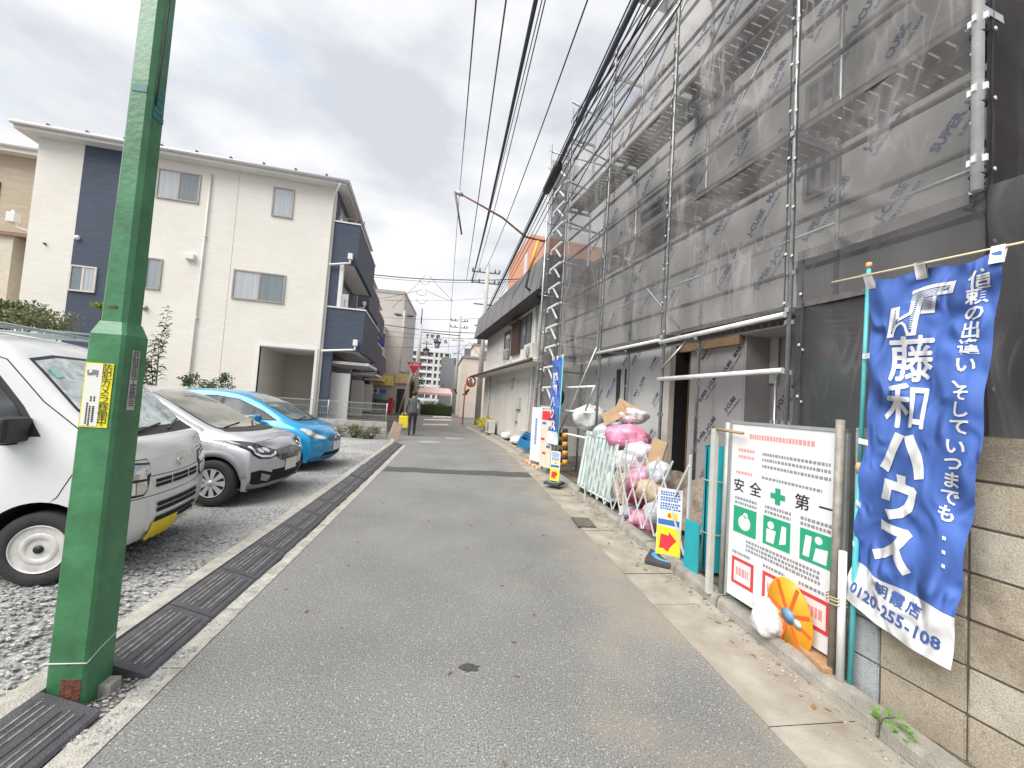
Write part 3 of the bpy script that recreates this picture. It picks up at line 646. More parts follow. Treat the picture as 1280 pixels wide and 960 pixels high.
cmr.box(-.02, .012, -.001, .001, -.012, .012, M4); cmr.box(.013, .024, -.001, .001, -.009, .009, M4); cmr.box(.016, .02, -.001, .001, -.022, -.009, M4)
cmr.build('camera_drawing', M('print_grey', (.22, .22, .22), .5), s1)
MB().lathe([(.008, 0), (0, .0002)], 14, Matrix.Translation((-.036, ys_ - .0056, 1.516)) @ Matrix.Rotation(pi / 2, 4, 'X')).build('camera_lens', STW, s1)
xf = -faceY(1.5)
s2 = MB().box(xf - .0005, xf + .0012, -.022, .022, 1.345, 1.635).build('name_sticker', M('silver_sticker', (.46, .47, .46), .4, .2, var=.1), t, 'silver sticker with a vertical black name')
for i, ch in enumerate('弁財原商工振興会'):
    lettering(ch, .041, INK, s2, (xf + .003, 0, 1.615 - i * .034), (0, 1, 0), (0, 0, 1), bold=.0)
hw = .0825
MB().tube([(-hw, -hw, .205), (hw, -hw, .205), (hw, -.02, .235), (hw, hw, .265), (-hw, hw, .245), (-hw, -hw, .205)], .0028, 6).build('wire_tie', M('dirty_white_wire', (.60, .60, .55), .6), t)
RUST = M('rust', (.14, .05, .03), .9, var=.5, vs=40, bump=.5, bs=80)
MB().box(-.012, .068, -.0835, -.078, .03, .135).build('rust_patch', RUST, t)
MB().box(-.02, .02, -.0585, -.055, ZS + .125, ZS + .135).build('rust_streak', RUST, t)
MB().tube([(.052, .0, 6.4), (.055, .0, 3.7), (.072, -.03, 3.35), (.066, -.03, 3.05), (.056, -.02, 2.86)], .003, 6).build('lead_wire', M('wire_black', (.02, .02, .025), .6), t)
TEAL_P = M('teal_paint', (.02, .17, .16), .4, var=.3, vs=8)
for k in range(5): MB().box(.0545 - .0004 * k, .0562 - .0004 * k, -.03 + .004 * k, .036 - .003 * k, 2.80 + .035 * k, 2.83 + .035 * k).build('teal_smear', TEAL_P, t)
MB().box(-.03, .036, -.0562, -.0535, 2.90, 2.935).build('teal_smear', TEAL_P, t)
MB().lathe([(.075, 0), (.05, .012), (0, .014)], 12, Matrix.Translation((-1.86, 1.9, .085)) @ Matrix.Diagonal((1.2, .7, 1, 1))).build('green_paint_spill', M('pale_green_paint', (.36, .50, .36), .7, var=.15), None, 'pale green paint spill on the footing by the post', 'paint spill')
# ================================================================ SCAFFOLD, MESH SHEETS AND THE HOUSE BEING BUILT
SA = radians(99.5)
SF = Frame((2.709, 5.063), SA)
sx_ = lambda px, py, o=0.: SF.at(px, py, o)
GALV = M('galvanised_tube', (.50, .52, .53), .38, .75, var=.18, vs=9, bump=.08, bs=60)
GALVW = M('galvanised_bright', (.72, .74, .74), .42, .12, var=.15, vs=9)
XA, XB, XC, XD, XE, XF = sx_(1226, 130).x, sx_(991, 200).x, 0.0, sx_(760, 240).x, sx_(706, 300).x, sx_(690, 300).x
TOPZ = 8.15
sc = thing('scaffold', 'galvanised tube scaffold with brackets and planks around the unfinished house', 'scaffold', SF.p, SA)
tube_unit = {}
def post(x, y, z0, z1, par=sc, r=.0243, mat=GALV, flange=True):
    po = MB().tube([(x, y, z0), (x, y, z1)], r, 10).build('post', mat, par)
    if flange:
        m = MB(); z = z0 + (.47 if z0 < 1 else .2)
        while z < z1 - .1:
            for dx, dy in ((.034, 0), (-.034, 0), (0, .034)): m.cbox(x + dx, y + dy, z, .026 if dx else .018, .026 if dy else .018, .042)
            z += .475
        m.build('wedge_socket', mat, po, kind='stuff')
    return po
for k in range(6):
    MB().lathe([(.036, -.006), (.045, 0), (.036, .006), (.03, 0), (.036, -.006)], 12, Matrix.Translation((XA, .02, 3.15 + .475 * k)) @ Matrix.Rotation(.25, 4, 'X'), cap=False).build('tie_cord', M('black_cord', (.02, .02, .02), .6), sc)
for x, top in ((XA, 9.2), (XB, 9.2), (XC, 9.0), (XD, 8.7), (XE, 8.45)):
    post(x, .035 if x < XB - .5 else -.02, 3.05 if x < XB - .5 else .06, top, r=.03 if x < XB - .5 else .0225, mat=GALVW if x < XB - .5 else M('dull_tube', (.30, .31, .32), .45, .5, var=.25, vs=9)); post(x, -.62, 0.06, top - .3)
post(XF + .35, .03, .06, 8.3); post(XF + .35, -.62, .06, 8.2); post(XE + .55, -1.9, .06, 8.1); post(XF + .35, -3.0, .06, 8.1)
INNER = M('shaded_tube', (.065, .065, .068), .6, .2, var=.2, vs=9)  # galvanised tubes behind the sheets, their shade painted as a near-black colour
def ledger(a, b, r=.0213, mat=GALV): return MB().tube([a, b], r, 8).build('ledger', mat, sc)
zs = [2.47 + .475 * k for k in range(13)]
for xa, xb in ((XA, XB), (XB, XC), (XC, XD), (XD, XE)):
    for k, z in enumerate(zs):
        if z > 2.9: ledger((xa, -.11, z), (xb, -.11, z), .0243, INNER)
        if k % 4 in (0, 2): ledger((xa, -.62, z + .1), (xb, -.62, z + .1))
ledger((XB, .04, 2.5), (XC, .04, 2.47), .0285, GALVW); ledger((XB, .04, 1.97), (XC, .04, 1.96), .0285, GALVW)
ledger((XC, .04, 2.5), (XD, .04, 2.5), .0243, GALVW)
for xa, xb, z in ((XD, XE, 1.9), (XD, XE, 1.42), (XD, XE, .95)): ledger((xa, .04, z), (xb, .04, z), .0213, GALVW)
# transoms, decks
PLANK = M('perforated_plank', (.13, .125, .12), .6, .3, var=.35, vs=30)
for z in (2.6, 4.32, 6.05, 7.75):
    for x in (XA, XB, XC, XD, XE): MB().bar((x, .02, z - .05), (x, -.6, z - .05), .04, .05).build('transom', GALV, sc)
    for xa, xb in ((XA, XB), (XB, XC), (XC, XD), (XD, XE)):
        if z > 7 and xa > XC - .1: continue
        for k in range(2):
            d = MB(); y0 = -.56 + .27 * k
            d.box(xa + .04, xb - .04, y0, y0 + .025, z - .04, z + .01); d.box(xa + .04, xb - .04, y0 + .215, y0 + .24, z - .04, z + .01)
            n = max(4, int((xb - xa) / .1))
            for q in range(n): x0 = xa + .05 + (xb - xa - .1) * q / n; d.box(x0, x0 + (xb - xa) / n * .72, y0 + .026, y0 + .214, z - .005, z + .006)
            d.build('plank', PLANK, sc)
# knee brackets on the far post
for k in range(13):
    z = 1.45 + .475 * k; m = MB()
    m.bar((XE, .07, z), (XE + .62, .07, z), .042, .042); m.bar((XE + .02, .07, z - .34), (XE + .36, .07, z - .02), .028, .028); m.bar((XE + .6, .07, z + .02), (XE + .6, .07, z - .09), .042, .042)
    m.build('knee_bracket', GALVW, sc)
def brace(a, b):
    if a[2] > 2.65 and b[2] > 2.65 and a[1] > -.1 and min(a[0], b[0]) < XE - .3: a = (a[0], -.27, a[2]); b = (b[0], -.27, b[2])
    return MB().tube([a, b], .017, 7).build('brace', GALV, sc)
for a, b in (((XC, -.05, 6.2), (XB, -.05, 7.9)), ((XC, -.05, 4.4), (XB + .3, -.05, 6.0)), ((XC, -.05, 7.9), (XD, -.05, 6.4)), ((XD, -.05, 4.4), (XC, -.05, 2.7)), ((XD, .05, 2.6), (XE - .05, .05, .5)), ((XD, .05, 1.9), (XD + .3, .05, 1.45)), ((XE, .05, 1.9), (XE - .35, .05, 1.45)), ((XC - .02, .02, 2.1), (XC - .25, -.2, 2.5)), ((XE + .2, .02, 7.4), (XD - .4, .02, 8.6)), ((XE, -.6, 5), (XE + .5, -1.8, 7))): brace(a, b)
for z in (7.35, 7.8, 8.2): ledger((XE, -.02, z), (XC, -.02, z + .05))
for k in range(7): ledger((XF + .35, .03, 2.4 + k * .95), (XF + .35, -3.0, 2.4 + k * .95)); ledger((XE, .03, 2.9 + k * .95), (XE + .5, -1.9, 2.9 + k * .95))
# --- mesh sheets
def sheetmat(name, col, alpha, weave=1):
    def fn(t, b, n):
        tcn = n('ShaderNodeTexCoord'); no = n('ShaderNodeTexNoise', i_Scale=1.6, i_Detail=6.); t.links.new(tcn.outputs['Object'], no.inputs['Vector'])
        r = ramp(t, [(.3, tuple(c * .78 for c in col)), (.7, tuple(min(1, c * 1.2) for c in col))]); t.links.new(no.outputs['Fac'], r.inputs['Fac'])
        # creases: fold light painted as paler lines, denser where cloth doubles up
        cr = None
        for rot, sc_, sx2, sz2, lo, hi in ((38, 1.1, 1, .22, .55, .95), (-32, 1.3, 1, .25, .6, 1.), (82, 1.0, 1, .10, .55, .9)):
            mpc = n('ShaderNodeMapping'); mpc.inputs['Rotation'].default_value = (0, radians(rot), 0); mpc.inputs['Scale'].default_value = (sx2, 1, sz2); t.links.new(tcn.outputs['Object'], mpc.inputs['Vector'])
            q = n('ShaderNodeTexNoise', i_Scale=sc_ * 2.2, i_Detail=2., i_Distortion=.4); t.links.new(mpc.outputs['Vector'], q.inputs['Vector'])
            ab = n('ShaderNodeMath', operation='SUBTRACT'); ab.inputs[1].default_value = .5; t.links.new(q.outputs['Fac'], ab.inputs[0]); a3 = n('ShaderNodeMath', operation='ABSOLUTE'); t.links.new(ab.outputs[0], a3.inputs[0])
            mr3 = n('ShaderNodeMapRange'); mr3.inputs[1].default_value = 0.; mr3.inputs[2].default_value = .022; mr3.inputs[3].default_value = 1.; mr3.inputs[4].default_value = 0.; t.links.new(a3.outputs[0], mr3.inputs[0])
            if cr is None: cr = mr3.outputs[0]
            else: mxx = n('ShaderNodeMath', operation='MAXIMUM'); t.links.new(cr, mxx.inputs[0]); t.links.new(mr3.outputs[0], mxx.inputs[1]); cr = mxx.outputs[0]
        nb = n('ShaderNodeTexNoise', i_Scale=1.3, i_Detail=2.); t.links.new(tcn.outputs['Object'], nb.inputs['Vector']); mrb = n('ShaderNodeMapRange'); mrb.inputs[1].default_value = .42; mrb.inputs[2].default_value = .62; t.links.new(nb.outputs['Fac'], mrb.inputs[0])
        cm = n('ShaderNodeMath', operation='MULTIPLY'); t.links.new(cr, cm.inputs[0]); t.links.new(mrb.outputs[0], cm.inputs[1]); cr = cm.outputs[0]
        mcc = n('ShaderNodeMixRGB'); mcc.inputs['Color2'].default_value = (*[min(1, c * 1.75 + .01) for c in col], 1); cf = n('ShaderNodeMath', operation='MULTIPLY'); cf.inputs[1].default_value = .55; t.links.new(cr, cf.inputs[0]); t.links.new(cf.outputs[0], mcc.inputs['Fac']); t.links.new(r.outputs['Color'], mcc.inputs['Color1'])
        t.links.new(mcc.outputs['Color'], b.inputs['Base Color']); b.inputs['Roughness'].default_value = .62; b.inputs['Specular IOR Level'].default_value = .35
        tr = n('ShaderNodeBsdfTranslucent'); t.links.new(r.outputs['Color'], tr.inputs['Color'])
        a1 = n('ShaderNodeMixShader', i_Fac=.22); t.links.new(b.outputs[0], a1.inputs[1]); t.links.new(tr.outputs[0], a1.inputs[2])
        tp = n('ShaderNodeBsdfTransparent'); a2 = n('ShaderNodeMixShader')
        n2 = n('ShaderNodeTexNoise', i_Scale=2.2, i_Detail=3.); mp = n('ShaderNodeMapping'); mp.inputs['Scale'].default_value = (1, 1, .35)
        t.links.new(tcn.outputs['Object'], mp.inputs['Vector']); t.links.new(mp.outputs['Vector'], n2.inputs['Vector'])
        mr = n('ShaderNodeMapRange'); mr.inputs[1].default_value = .3; mr.inputs[2].default_value = .7; mr.inputs[3].default_value = min(1, 1 - alpha + .06); mr.inputs[4].default_value = 1 - alpha - .06
        t.links.new(n2.outputs['Fac'], mr.inputs[0]); cs_ = n('ShaderNodeMath', operation='MULTIPLY'); cs_.inputs[1].default_value = .22; t.links.new(cr, cs_.inputs[0]); sb_ = n('ShaderNodeMath', operation='SUBTRACT', use_clamp=True); t.links.new(mr.outputs[0], sb_.inputs[0]); t.links.new(cs_.outputs[0], sb_.inputs[1]); t.links.new(sb_.outputs[0], a2.inputs['Fac'])
        t.links.new(a1.outputs[0], a2.inputs[1]); t.links.new(tp.outputs[0], a2.inputs[2])
        out = [q for q in t.nodes if q.type == 'OUTPUT_MATERIAL'][0]; t.links.new(a2.outputs[0], out.inputs['Surface'])
        n3 = n('ShaderNodeTexNoise', noise_type='RIDGED_MULTIFRACTAL', i_Scale=1.5, i_Detail=4., i_Roughness=.5); m3 = n('ShaderNodeMapping'); m3.inputs['Rotation'].default_value = (0, radians(38), 0); m3.inputs['Scale'].default_value = (1, 1, .3)
        t.links.new(tcn.outputs['Object'], m3.inputs['Vector']); t.links.new(m3.outputs['Vector'], n3.inputs['Vector'])
        bp = n('ShaderNodeBump', i_Strength=1., i_Distance=.7); t.links.new(n3.outputs['Fac'], bp.inputs['Height']); t.links.new(bp.outputs['Normal'], b.inputs['Normal'])
    return node_mat(name, fn)
MESHG = sheetmat('grey_mesh_sheet', (.285, .276, .274), .40); MESHD = sheetmat('dark_mesh_sheet', (.085, .082, .086), .72); MESHSH = sheetmat('shade_mesh_sheet', (.030, .024, .027), .97)  # the near-black one has the backlit return sheet's shade in its colour
EYE_M = M('eyelet_white', (.7, .7, .68), .4, .3); CORD = M('black_cord', (.02, .02, .02), .6)
def sheet(x0, x1, zb, zt, lab, mat=MESHG, y=.0, dirv='x', amp=.02, bot=None, seed=0, seams=True, xf=None, eyel=True):
    """hanging sheet in the scaffold frame; bot: extra drop profile of the lower hem"""
    rr = random.Random(seed); t = thing('mesh_sheet', lab, 'mesh sheet', SF.p, SA, 'scaffold mesh sheets')
    ws = [(rr.uniform(.6, 1.6), rr.uniform(-3, 3), rr.uniform(0, 6), rr.uniform(.3, 1)) for _ in range(5)]
    folds = []
    for _ in range(int(3 + (zt - zb) * 2.2)):
        e = rr.choice((0, 1)); folds.append((x0 + (x1 - x0) * e, zb + rr.uniform(0, zt - zb), rr.uniform(.35, 1.3) * (1 if e == 0 else -1) * (1 if x1 > x0 else -1), rr.uniform(.022, .05), rr.uniform(.022, .05) * rr.choice((1, 1, -1)), rr.uniform(.5, 1.5)))
    def fn(u, v):
        z = zb + (zt - zb) * v; x = x0 + (x1 - x0) * u
        tie = sin(pi * u) ** .6 if 0 < u < 1 else 0
        d = 0
        for a, b_, c, k in ws: d += k * sin(a * 3 * x + b_ * z + c)
        for fx_, fz_, sl_, fw_, fa_, ln_ in folds:
            q_ = (z - fz_) - sl_ * (x - fx_) * -1; d += fa_ / max(amp, .01) * 1.3 * math.exp(-(q_ / (fw_ * (1 + abs(x - fx_)))) ** 2) * math.exp(-(abs(x - fx_) / ln_) ** 2)
        edge = .010 * abs(sin(pi * z / .475)) ** .7 * (1 - tie)               # scalloped between eyelets
        sg = .12 * (1 - v) ** 6 * 0
        zz = z + (bot(u) * (1 - v) ** 3 if bot else 0)
        return Vector((x + (edge if u < .5 else -edge) * (1 if x1 > x0 else -1), y + tie * (amp * d * .7 + .045 * sin(2 * pi * zz / .95 + 1) * .5) - .03 * tie, zz))
    if dirv == 'y':
        f0 = fn; fn = lambda u, v: Vector((xf + f0(u, v).y, f0(u, v).x, f0(u, v).z))
    me = MB().grid(fn, 44, max(40, int((zt - zb) * 26)))
    me.build('cloth', mat, t)
    if seams:
        for us in (.012, .988):
            s_ = MB()
            pts = [fn(us, k / 60) for k in range(61)]
            for p, q in zip(pts, pts[1:]): s_.bar(p + Vector((0, .003, 0)), q + Vector((0, .003, 0)), .014, .003, Vector((0, 1, 0)))
            s_.build('hem', MESHD, t)
    if eyel:
        e = MB(); z = zb + .06
        while z < zt:
            for xx in (x0 + (x1 - x0) * .012, x1 - (x1 - x0) * .012):
                Mx = Matrix.Translation((xx, y + .012, z)) @ Matrix.Rotation(pi / 2, 4, 'X')
                if dirv == 'y': Mx = Matrix.Translation((xf - .02, xx, z)) @ Matrix.Rotation(pi / 2, 4, 'Y')
                e.lathe([(.006, -.003), (.0135, -.003), (.0135, .003), (.006, .003)], 10, Mx)
            z += .475
        e.build('eyelet', EYE_M, t, kind='stuff')
    return t
sheet(XA + .02, XB - .012, 3.0, 9.1, 'nearest large grey mesh sheet, between the bright tube and the next post', seed=1, amp=.022, bot=lambda u: -.02 * sin(pi * u))
sheet(XB + .012, XC - .012, 2.56, 8.9, 'grey mesh sheet over the open porch with two bare pipes under it', seed=2, bot=lambda u: .06 * sin(pi * u))
sheet(XC + .012, XD - .012, 2.5, 7.9, 'grey mesh sheet above the white printed boards', seed=3, amp=.026)
sheet(XD + .012, XE - .02, 2.35, 7.6, 'crumpled grey mesh sheet gathered beside the knee brackets', seed=4, amp=.05, mat=MESHG)
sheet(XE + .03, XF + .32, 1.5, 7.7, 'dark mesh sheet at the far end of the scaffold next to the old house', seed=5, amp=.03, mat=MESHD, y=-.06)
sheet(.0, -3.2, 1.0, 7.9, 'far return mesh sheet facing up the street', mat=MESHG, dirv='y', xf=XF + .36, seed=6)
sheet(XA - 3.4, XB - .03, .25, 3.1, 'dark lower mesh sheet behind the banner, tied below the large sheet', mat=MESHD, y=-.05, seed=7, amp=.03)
sheet(-.03, -4.6, .3, 9.0, 'mesh sheet blackened to show its shade, turning the corner at the right edge', mat=MESHSH, dirv='y', xf=XA - .01, seed=8)
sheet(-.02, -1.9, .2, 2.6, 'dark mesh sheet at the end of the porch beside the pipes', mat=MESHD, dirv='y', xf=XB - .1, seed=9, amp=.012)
# teal tarp behind the dark sheet
TEALT = M('teal_tarp', (.055, .20, .165), .4, var=.3, vs=9, bump=.9, bs=7)
MB().grid(lambda u, v: Vector((XB - .1 - 1.1 * u, -.18 + .03 * sin(u * 9 + v * 5), .3 + 1.75 * v)), 14, 14).build('tarp', TEALT, None, 'teal tarp showing dimly behind the dark mesh beside the flag pole', 'tarp', loc=SF.p, rotz=SA)
# --- house under construction
HZ = .9
hs = thing('unfinished_house', 'house under construction clad in pale printed boards behind the scaffold', 'house', SF.p, SA)
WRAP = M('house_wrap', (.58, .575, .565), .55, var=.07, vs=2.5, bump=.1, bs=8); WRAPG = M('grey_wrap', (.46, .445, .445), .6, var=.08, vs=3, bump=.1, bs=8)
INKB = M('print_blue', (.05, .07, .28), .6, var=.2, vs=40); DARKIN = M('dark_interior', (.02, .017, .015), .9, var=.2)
wx = lambda px, py, o=-HZ: SF.at(px, py, o).x
xw1, xo0, xo1, xr = wx(740, 470, -.75), wx(833, 470, -.75), wx(862, 480, -1.0), wx(929, 480, -1.0)
hz1 = sx_(765, 165, -HZ).z; xs = sx_(832, 60, -HZ).x; hz2 = hz1 + 1.7
b1 = MB(); b1.box(XA + .12, XE - .1, -7, -HZ, 2.62, hz1); b1.build('upper_wall', WRAP, hs)
MB().box(XA + .12, xs, -6.9, -HZ - .002, hz1 - .01, hz2).build('top_storey', WRAP, hs)
MB().box(XA + .12, xs + .5, -7, -HZ + .45, hz2, hz2 + .14).build('eaves', M('eaves_board', (.42, .40, .38), .7, var=.1), hs)
MB().box(xs + .01, XE - .05, -7, -HZ + .04, hz1, hz1 + .1).build('parapet', M('eaves_board', (.42, .40, .38)), hs)
MB().box(XA + .12, XE - .1, -HZ + .002, -HZ + .03, 4.95, 5.1).build('band_board', M('eaves_board', (.42, .40, .38)), hs)
# ground floor boards
for i, (xa, xb) in enumerate(((xo0, (xo0 + xw1) / 2 - .0), ((xo0 + xw1) / 2, xw1 + .25))):
    MB().box(xa + .003, xb - .003, -.80, -.75, .05, 2.58).build('board', WRAP, hs)
MB().box(xo0 - .12, xo0, -.82, -.72, .05, 2.6).build('corner_board', M('cream_board', (.55, .51, .45), .7, var=.1), hs)
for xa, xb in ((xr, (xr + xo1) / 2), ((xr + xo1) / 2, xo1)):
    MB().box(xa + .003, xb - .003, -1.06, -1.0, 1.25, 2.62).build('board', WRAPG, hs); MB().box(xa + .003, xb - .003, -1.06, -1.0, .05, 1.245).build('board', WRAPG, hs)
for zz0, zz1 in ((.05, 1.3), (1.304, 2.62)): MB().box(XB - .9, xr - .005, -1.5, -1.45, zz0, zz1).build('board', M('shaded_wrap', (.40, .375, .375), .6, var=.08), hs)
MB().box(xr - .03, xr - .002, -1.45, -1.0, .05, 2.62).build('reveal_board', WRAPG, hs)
MB().box(xr - .16, xr - .04, -1.43, -1.40, 2.0, 2.62).build('flashing_strip', WRAP, hs)
MB().box(XA + .12, XE - .1, -7, -1.55, 2.62 - .06, 2.618).build('floor_slab', M('joist_wood', (.30, .20, .11), .8, var=.25), hs)
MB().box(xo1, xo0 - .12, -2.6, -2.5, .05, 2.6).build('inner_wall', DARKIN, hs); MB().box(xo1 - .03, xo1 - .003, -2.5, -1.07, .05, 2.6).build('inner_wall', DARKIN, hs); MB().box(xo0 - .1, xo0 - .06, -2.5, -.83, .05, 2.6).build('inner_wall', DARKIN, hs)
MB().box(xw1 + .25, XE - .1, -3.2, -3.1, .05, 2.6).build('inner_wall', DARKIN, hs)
MB().box(xr, xo1 + .3, -.98, -.9, 2.5, 2.62).build('header_beam', M('joist_wood', (.30, .20, .11)), hs)
for k in range(3): MB().box(xo1 + .03 + .1 * k, xo1 + .08 + .1 * k, -1.2, -1.1, .05, 2.5).build('stud', M('joist_wood', (.30, .20, .11)), hs)
# windows in the upper storeys behind the sheets
for (p, q) in (((1010, 110), (1046, 235)), ((872, 215), (800, 320)), ((918, 105), (870, 165))):
    P, Q = sx_(*p, -HZ), sx_(*q, -HZ); x0, x1 = min(P.x, Q.x), max(P.x, Q.x); z0, z1 = min(P.z, Q.z), max(P.z, Q.z)
    window(hs, x0, x1, z0, max(z1, z0 + .5), -HZ + .004, 1, (BLACKGLASS, BLACKGLASS), sash=M('grey_sash', (.25, .25, .26), .5))
# printed lettering on the boards: slanted rows
def prints(parent, spots, size, y, name='wrap_print', ang=52, mat=INKB):
    bm = bmesh.new(); rows = (('SUPER', 1.0, .028), ('J-CUBE', 1.25, .03), ('MAX', 1.25, .03))
    cache = {r: text_mesh(r, 1, .03) for r, _, _ in rows}
    small = text_mesh('SUPER J-CUBE MAX', 1, .01)
    for x, z in spots:
        a = radians(ang + random.uniform(-2, 2)); xd = Vector((-cos(a), 0, sin(a))); yd = Vector((sin(a), 0, cos(a)))
        k = random.choice((('J-CUBE', 'MAX'), ('SUPER', 'J-CUBE'), ('J-CUBE',), ('MAX', 'SUPER')))
        for i, w in enumerate(k):
            n0 = len(bm.verts); bm.from_mesh(cache[w]); bm.verts.ensure_lookup_table()
            for v in bm.verts[n0:]: v.co = Vector((x, y, z)) + xd * ((v.co.x + (i - .5) * 3.4 * (len(k) > 1)) * size) + yd * ((v.co.y - i * .12) * size)
        n0 = len(bm.verts); bm.from_mesh(small); bm.verts.ensure_lookup_table()
        for v in bm.verts[n0:]: v.co = Vector((x, y, z)) + xd * (v.co.x * size * .45) + yd * ((v.co.y * .45 - 1.0) * size)
    me = bpy.data.meshes.new(name); bm.to_mesh(me); bm.free(); me.materials.append(mat); return put(name, me, parent, kind='stuff')
prints(hs, [(xo0 + .25 + .48 * i + .1 * (j % 2), .5 + .62 * j + .2 * (i % 2)) for i in range(5) for j in range(4) if xo0 + .25 + .48 * i < xw1], .078, -.747)
prints(hs, [(xr + .2 + .42 * i, .45 + .62 * j + .22 * (i % 2)) for i in range(2) for j in range(4)], .08, -.997, mat=M('print_navy', (.03, .03, .10), .6))
prints(hs, [(xr - .3 - .5 * i, .6 + .65 * j + .2 * (i % 2)) for i in range(3) for j in range(3)], .085, -1.447, mat=MATS['print_navy'])
prints(hs, [(XA + .35 + .62 * i + .12 * (j % 2), 3.45 + .78 * j + .2 * (i % 3)) for i in range(10) for j in range(6) if 2.95 + .78 * j + .6 < hz1], .11, -HZ + .006)
# cardboard and stores inside the doorway
def carton(x, y, z, sx, sy, sz, lab, tape=True):
    w = SF.world(x, y, z); t = thing('carton', lab, 'carton', w, SA + random.uniform(-.1, .1), 'brown cartons in the doorway')
    MB().bbox(-sx / 2, sx / 2, -sy / 2, sy / 2, 0, sz, .006).build('box_body', M('cardboard', (.26, .15, .075), .8, var=.15), t)
    MB().box(-sx / 2 - .002, sx / 2 + .002, -.025, .025, sz * .0 + .002, sz + .002).build('tape', M('tape', (.36, .24, .13), .4), t)
carton((xo0 + xo1) / 2 - .02, -1.35, .06, .34, .3, .62, 'lowest tall brown carton standing in the dark doorway'); carton((xo0 + xo1) / 2 - .02, -1.35, .685, .3, .28, .5, 'brown carton stacked on the lowest one in the doorway'); carton((xo0 + xo1) / 2 + .02, -1.38, 1.19, .26, .26, .34, 'topmost brown carton of the doorway stack')
# inner scaffold tubes seen in the porch
post(XB + .12, -.95, .06, 2.5); post(XB + .55, -.55, .06, 2.0, r=.017); post(XB + .18, -.62, .06, 2.4)
# black dust sheets hanging in the far bay
for k in range(3):
    MB().grid(lambda u, v: Vector((XD + .15 + .55 * k + .5 * u, -.75 - .1 * k + .05 * sin(u * 11 + k) * v, .3 + 2.0 * v)), 14, 10).build('dust_sheet', M('charcoal_cloth', (.045, .045, .055), .8, var=.3, vs=5), None,
        ('charcoal dust sheet nearest the printed boards', 'charcoal dust sheet in the middle of the far bay', 'charcoal dust sheet beside the bracket post')[k], 'dust sheet', 'dust sheets in the far bay', loc=SF.p, rotz=SA)
# two tone safety cushions on a tube
t = thing('safety_cushion', 'orange and black striped foam cushion on the scaffold tube behind the small banner', 'cushion', SF.world(XE - .45, .05, .95), SA)
for k in range(8): MB().lathe([(.028, -.09 * k), (.055, -.09 * k), (.055, -.09 * k - .088), (.028, -.09 * k - .088)], 10, Matrix.Rotation(radians(8), 4, 'Y')).build('orange_band' if k % 2 else 'black_band', M('safety_orange', (.72, .30, .02), .5) if k % 2 else M('foam_black', (.03, .03, .03), .7), t)
t2 = dup(t, None, SF.world(XE - .72, .05, 1.05), SA, 'orange and black striped foam cushion hanging nearer the clutter cart')
# ================================================================ RIGHT BLOCK WALL, BANNER, SITE FRONT
WAng = radians(99); WF = Frame((2.275, 1.80), WAng)          # x away from camera, +y towards road
bw = thing('block_wall', 'weathered concrete block wall along the kerb behind the blue banner', 'wall', WF.p, WAng)
def blockmat(name, col, st):
    def fn(t, b, n):
        tcn = n('ShaderNodeTexCoord'); out = None
        for sc_, lo, hi, a_, b_ in ((5., .3, .7, (.78, .77, .75), (1.12, 1.12, 1.12)), (150., .35, .65, (.62, .6, .57), (1.12, 1.12, 1.1)), (2.3, .5, .66, (1, 1, 1), (1 - st, 1 - st * 1.05, 1 - st * 1.1)), (28., .56, .7, (1, 1, 1), (.72, .7, .66))):
            no = n('ShaderNodeTexNoise', i_Scale=sc_, i_Detail=7., i_Roughness=.6); t.links.new(tcn.outputs['Object'], no.inputs['Vector']); r = ramp(t, [(lo, a_), (hi, b_)]); t.links.new(no.outputs['Fac'], r.inputs['Fac'])
            mu = n('ShaderNodeMixRGB', blend_type='MULTIPLY', i_Fac=1.); mu.inputs['Color1'].default_value = (*col, 1)
            if out: t.links.new(out, mu.inputs['Color1'])
            t.links.new(r.outputs['Color'], mu.inputs['Color2']); out = mu.outputs['Color']
            if sc_ > 100: bp = n('ShaderNodeBump', i_Strength=.6, i_Distance=.006); t.links.new(no.outputs['Fac'], bp.inputs['Height']); t.links.new(bp.outputs['Normal'], b.inputs['Normal'])
        t.links.new(out, b.inputs['Base Color']); b.inputs['Roughness'].default_value = .93
    return node_mat(name, fn)
BLKS = [blockmat('wall_block_tan', (.46, .41, .335), .5), blockmat('wall_block_sand', (.53, .495, .43), .38), blockmat('wall_block_umber', (.34, .295, .245), .55)]
BLKB = blockmat('wall_block_bluegrey', (.44, .48, .53), .15)
BH = .2065
def block(x0, x1, c, mat, lab=None):
    bm = bmesh.new(); bmesh.ops.create_cube(bm, size=1); g = .004
    for v in bm.verts: v.co = Vector((x0 + g + (x1 - x0 - 2 * g) * (v.co.x + .5), -.12 * (.5 - v.co.y), .05 + BH * (c + .5) + (BH - 2 * g) * v.co.z))
    bmesh.ops.bevel(bm, geom=bm.edges[:], offset=.005, segments=2, affect='EDGES')
    for v in bm.verts: v.co += Vector((random.uniform(-.001, .001), random.uniform(-.002, .002), random.uniform(-.001, .001)))
    MB().frombm(bm).build('block', mat, bw, lab)
xj = WF.at(1099, 840).x; xj2 = WF.at(1209, 840).x; P = xj - xj2
xend = WF.at(1064, 800).x
for c in range(7):
    block(xj, max(xend, xj + .14), c, BLKB, 'newer blue grey block')
    x = xj
    for k in range(7):
        mat = BLKS[2] if c == 6 and k > 0 else (BLKS[0] if k < 1 else random.choice(BLKS[:2] + [BLKS[1]])); block(x - P, x, c, mat, None); x -= P
MB().box(xj - P * 7, max(xend, xj + .14) - .004, -.115, -.008, .0, .05 + BH * 7 - .008).build('mortar', M('mortar_brown', (.115, .095, .08), .95, var=.3, vs=20), bw)
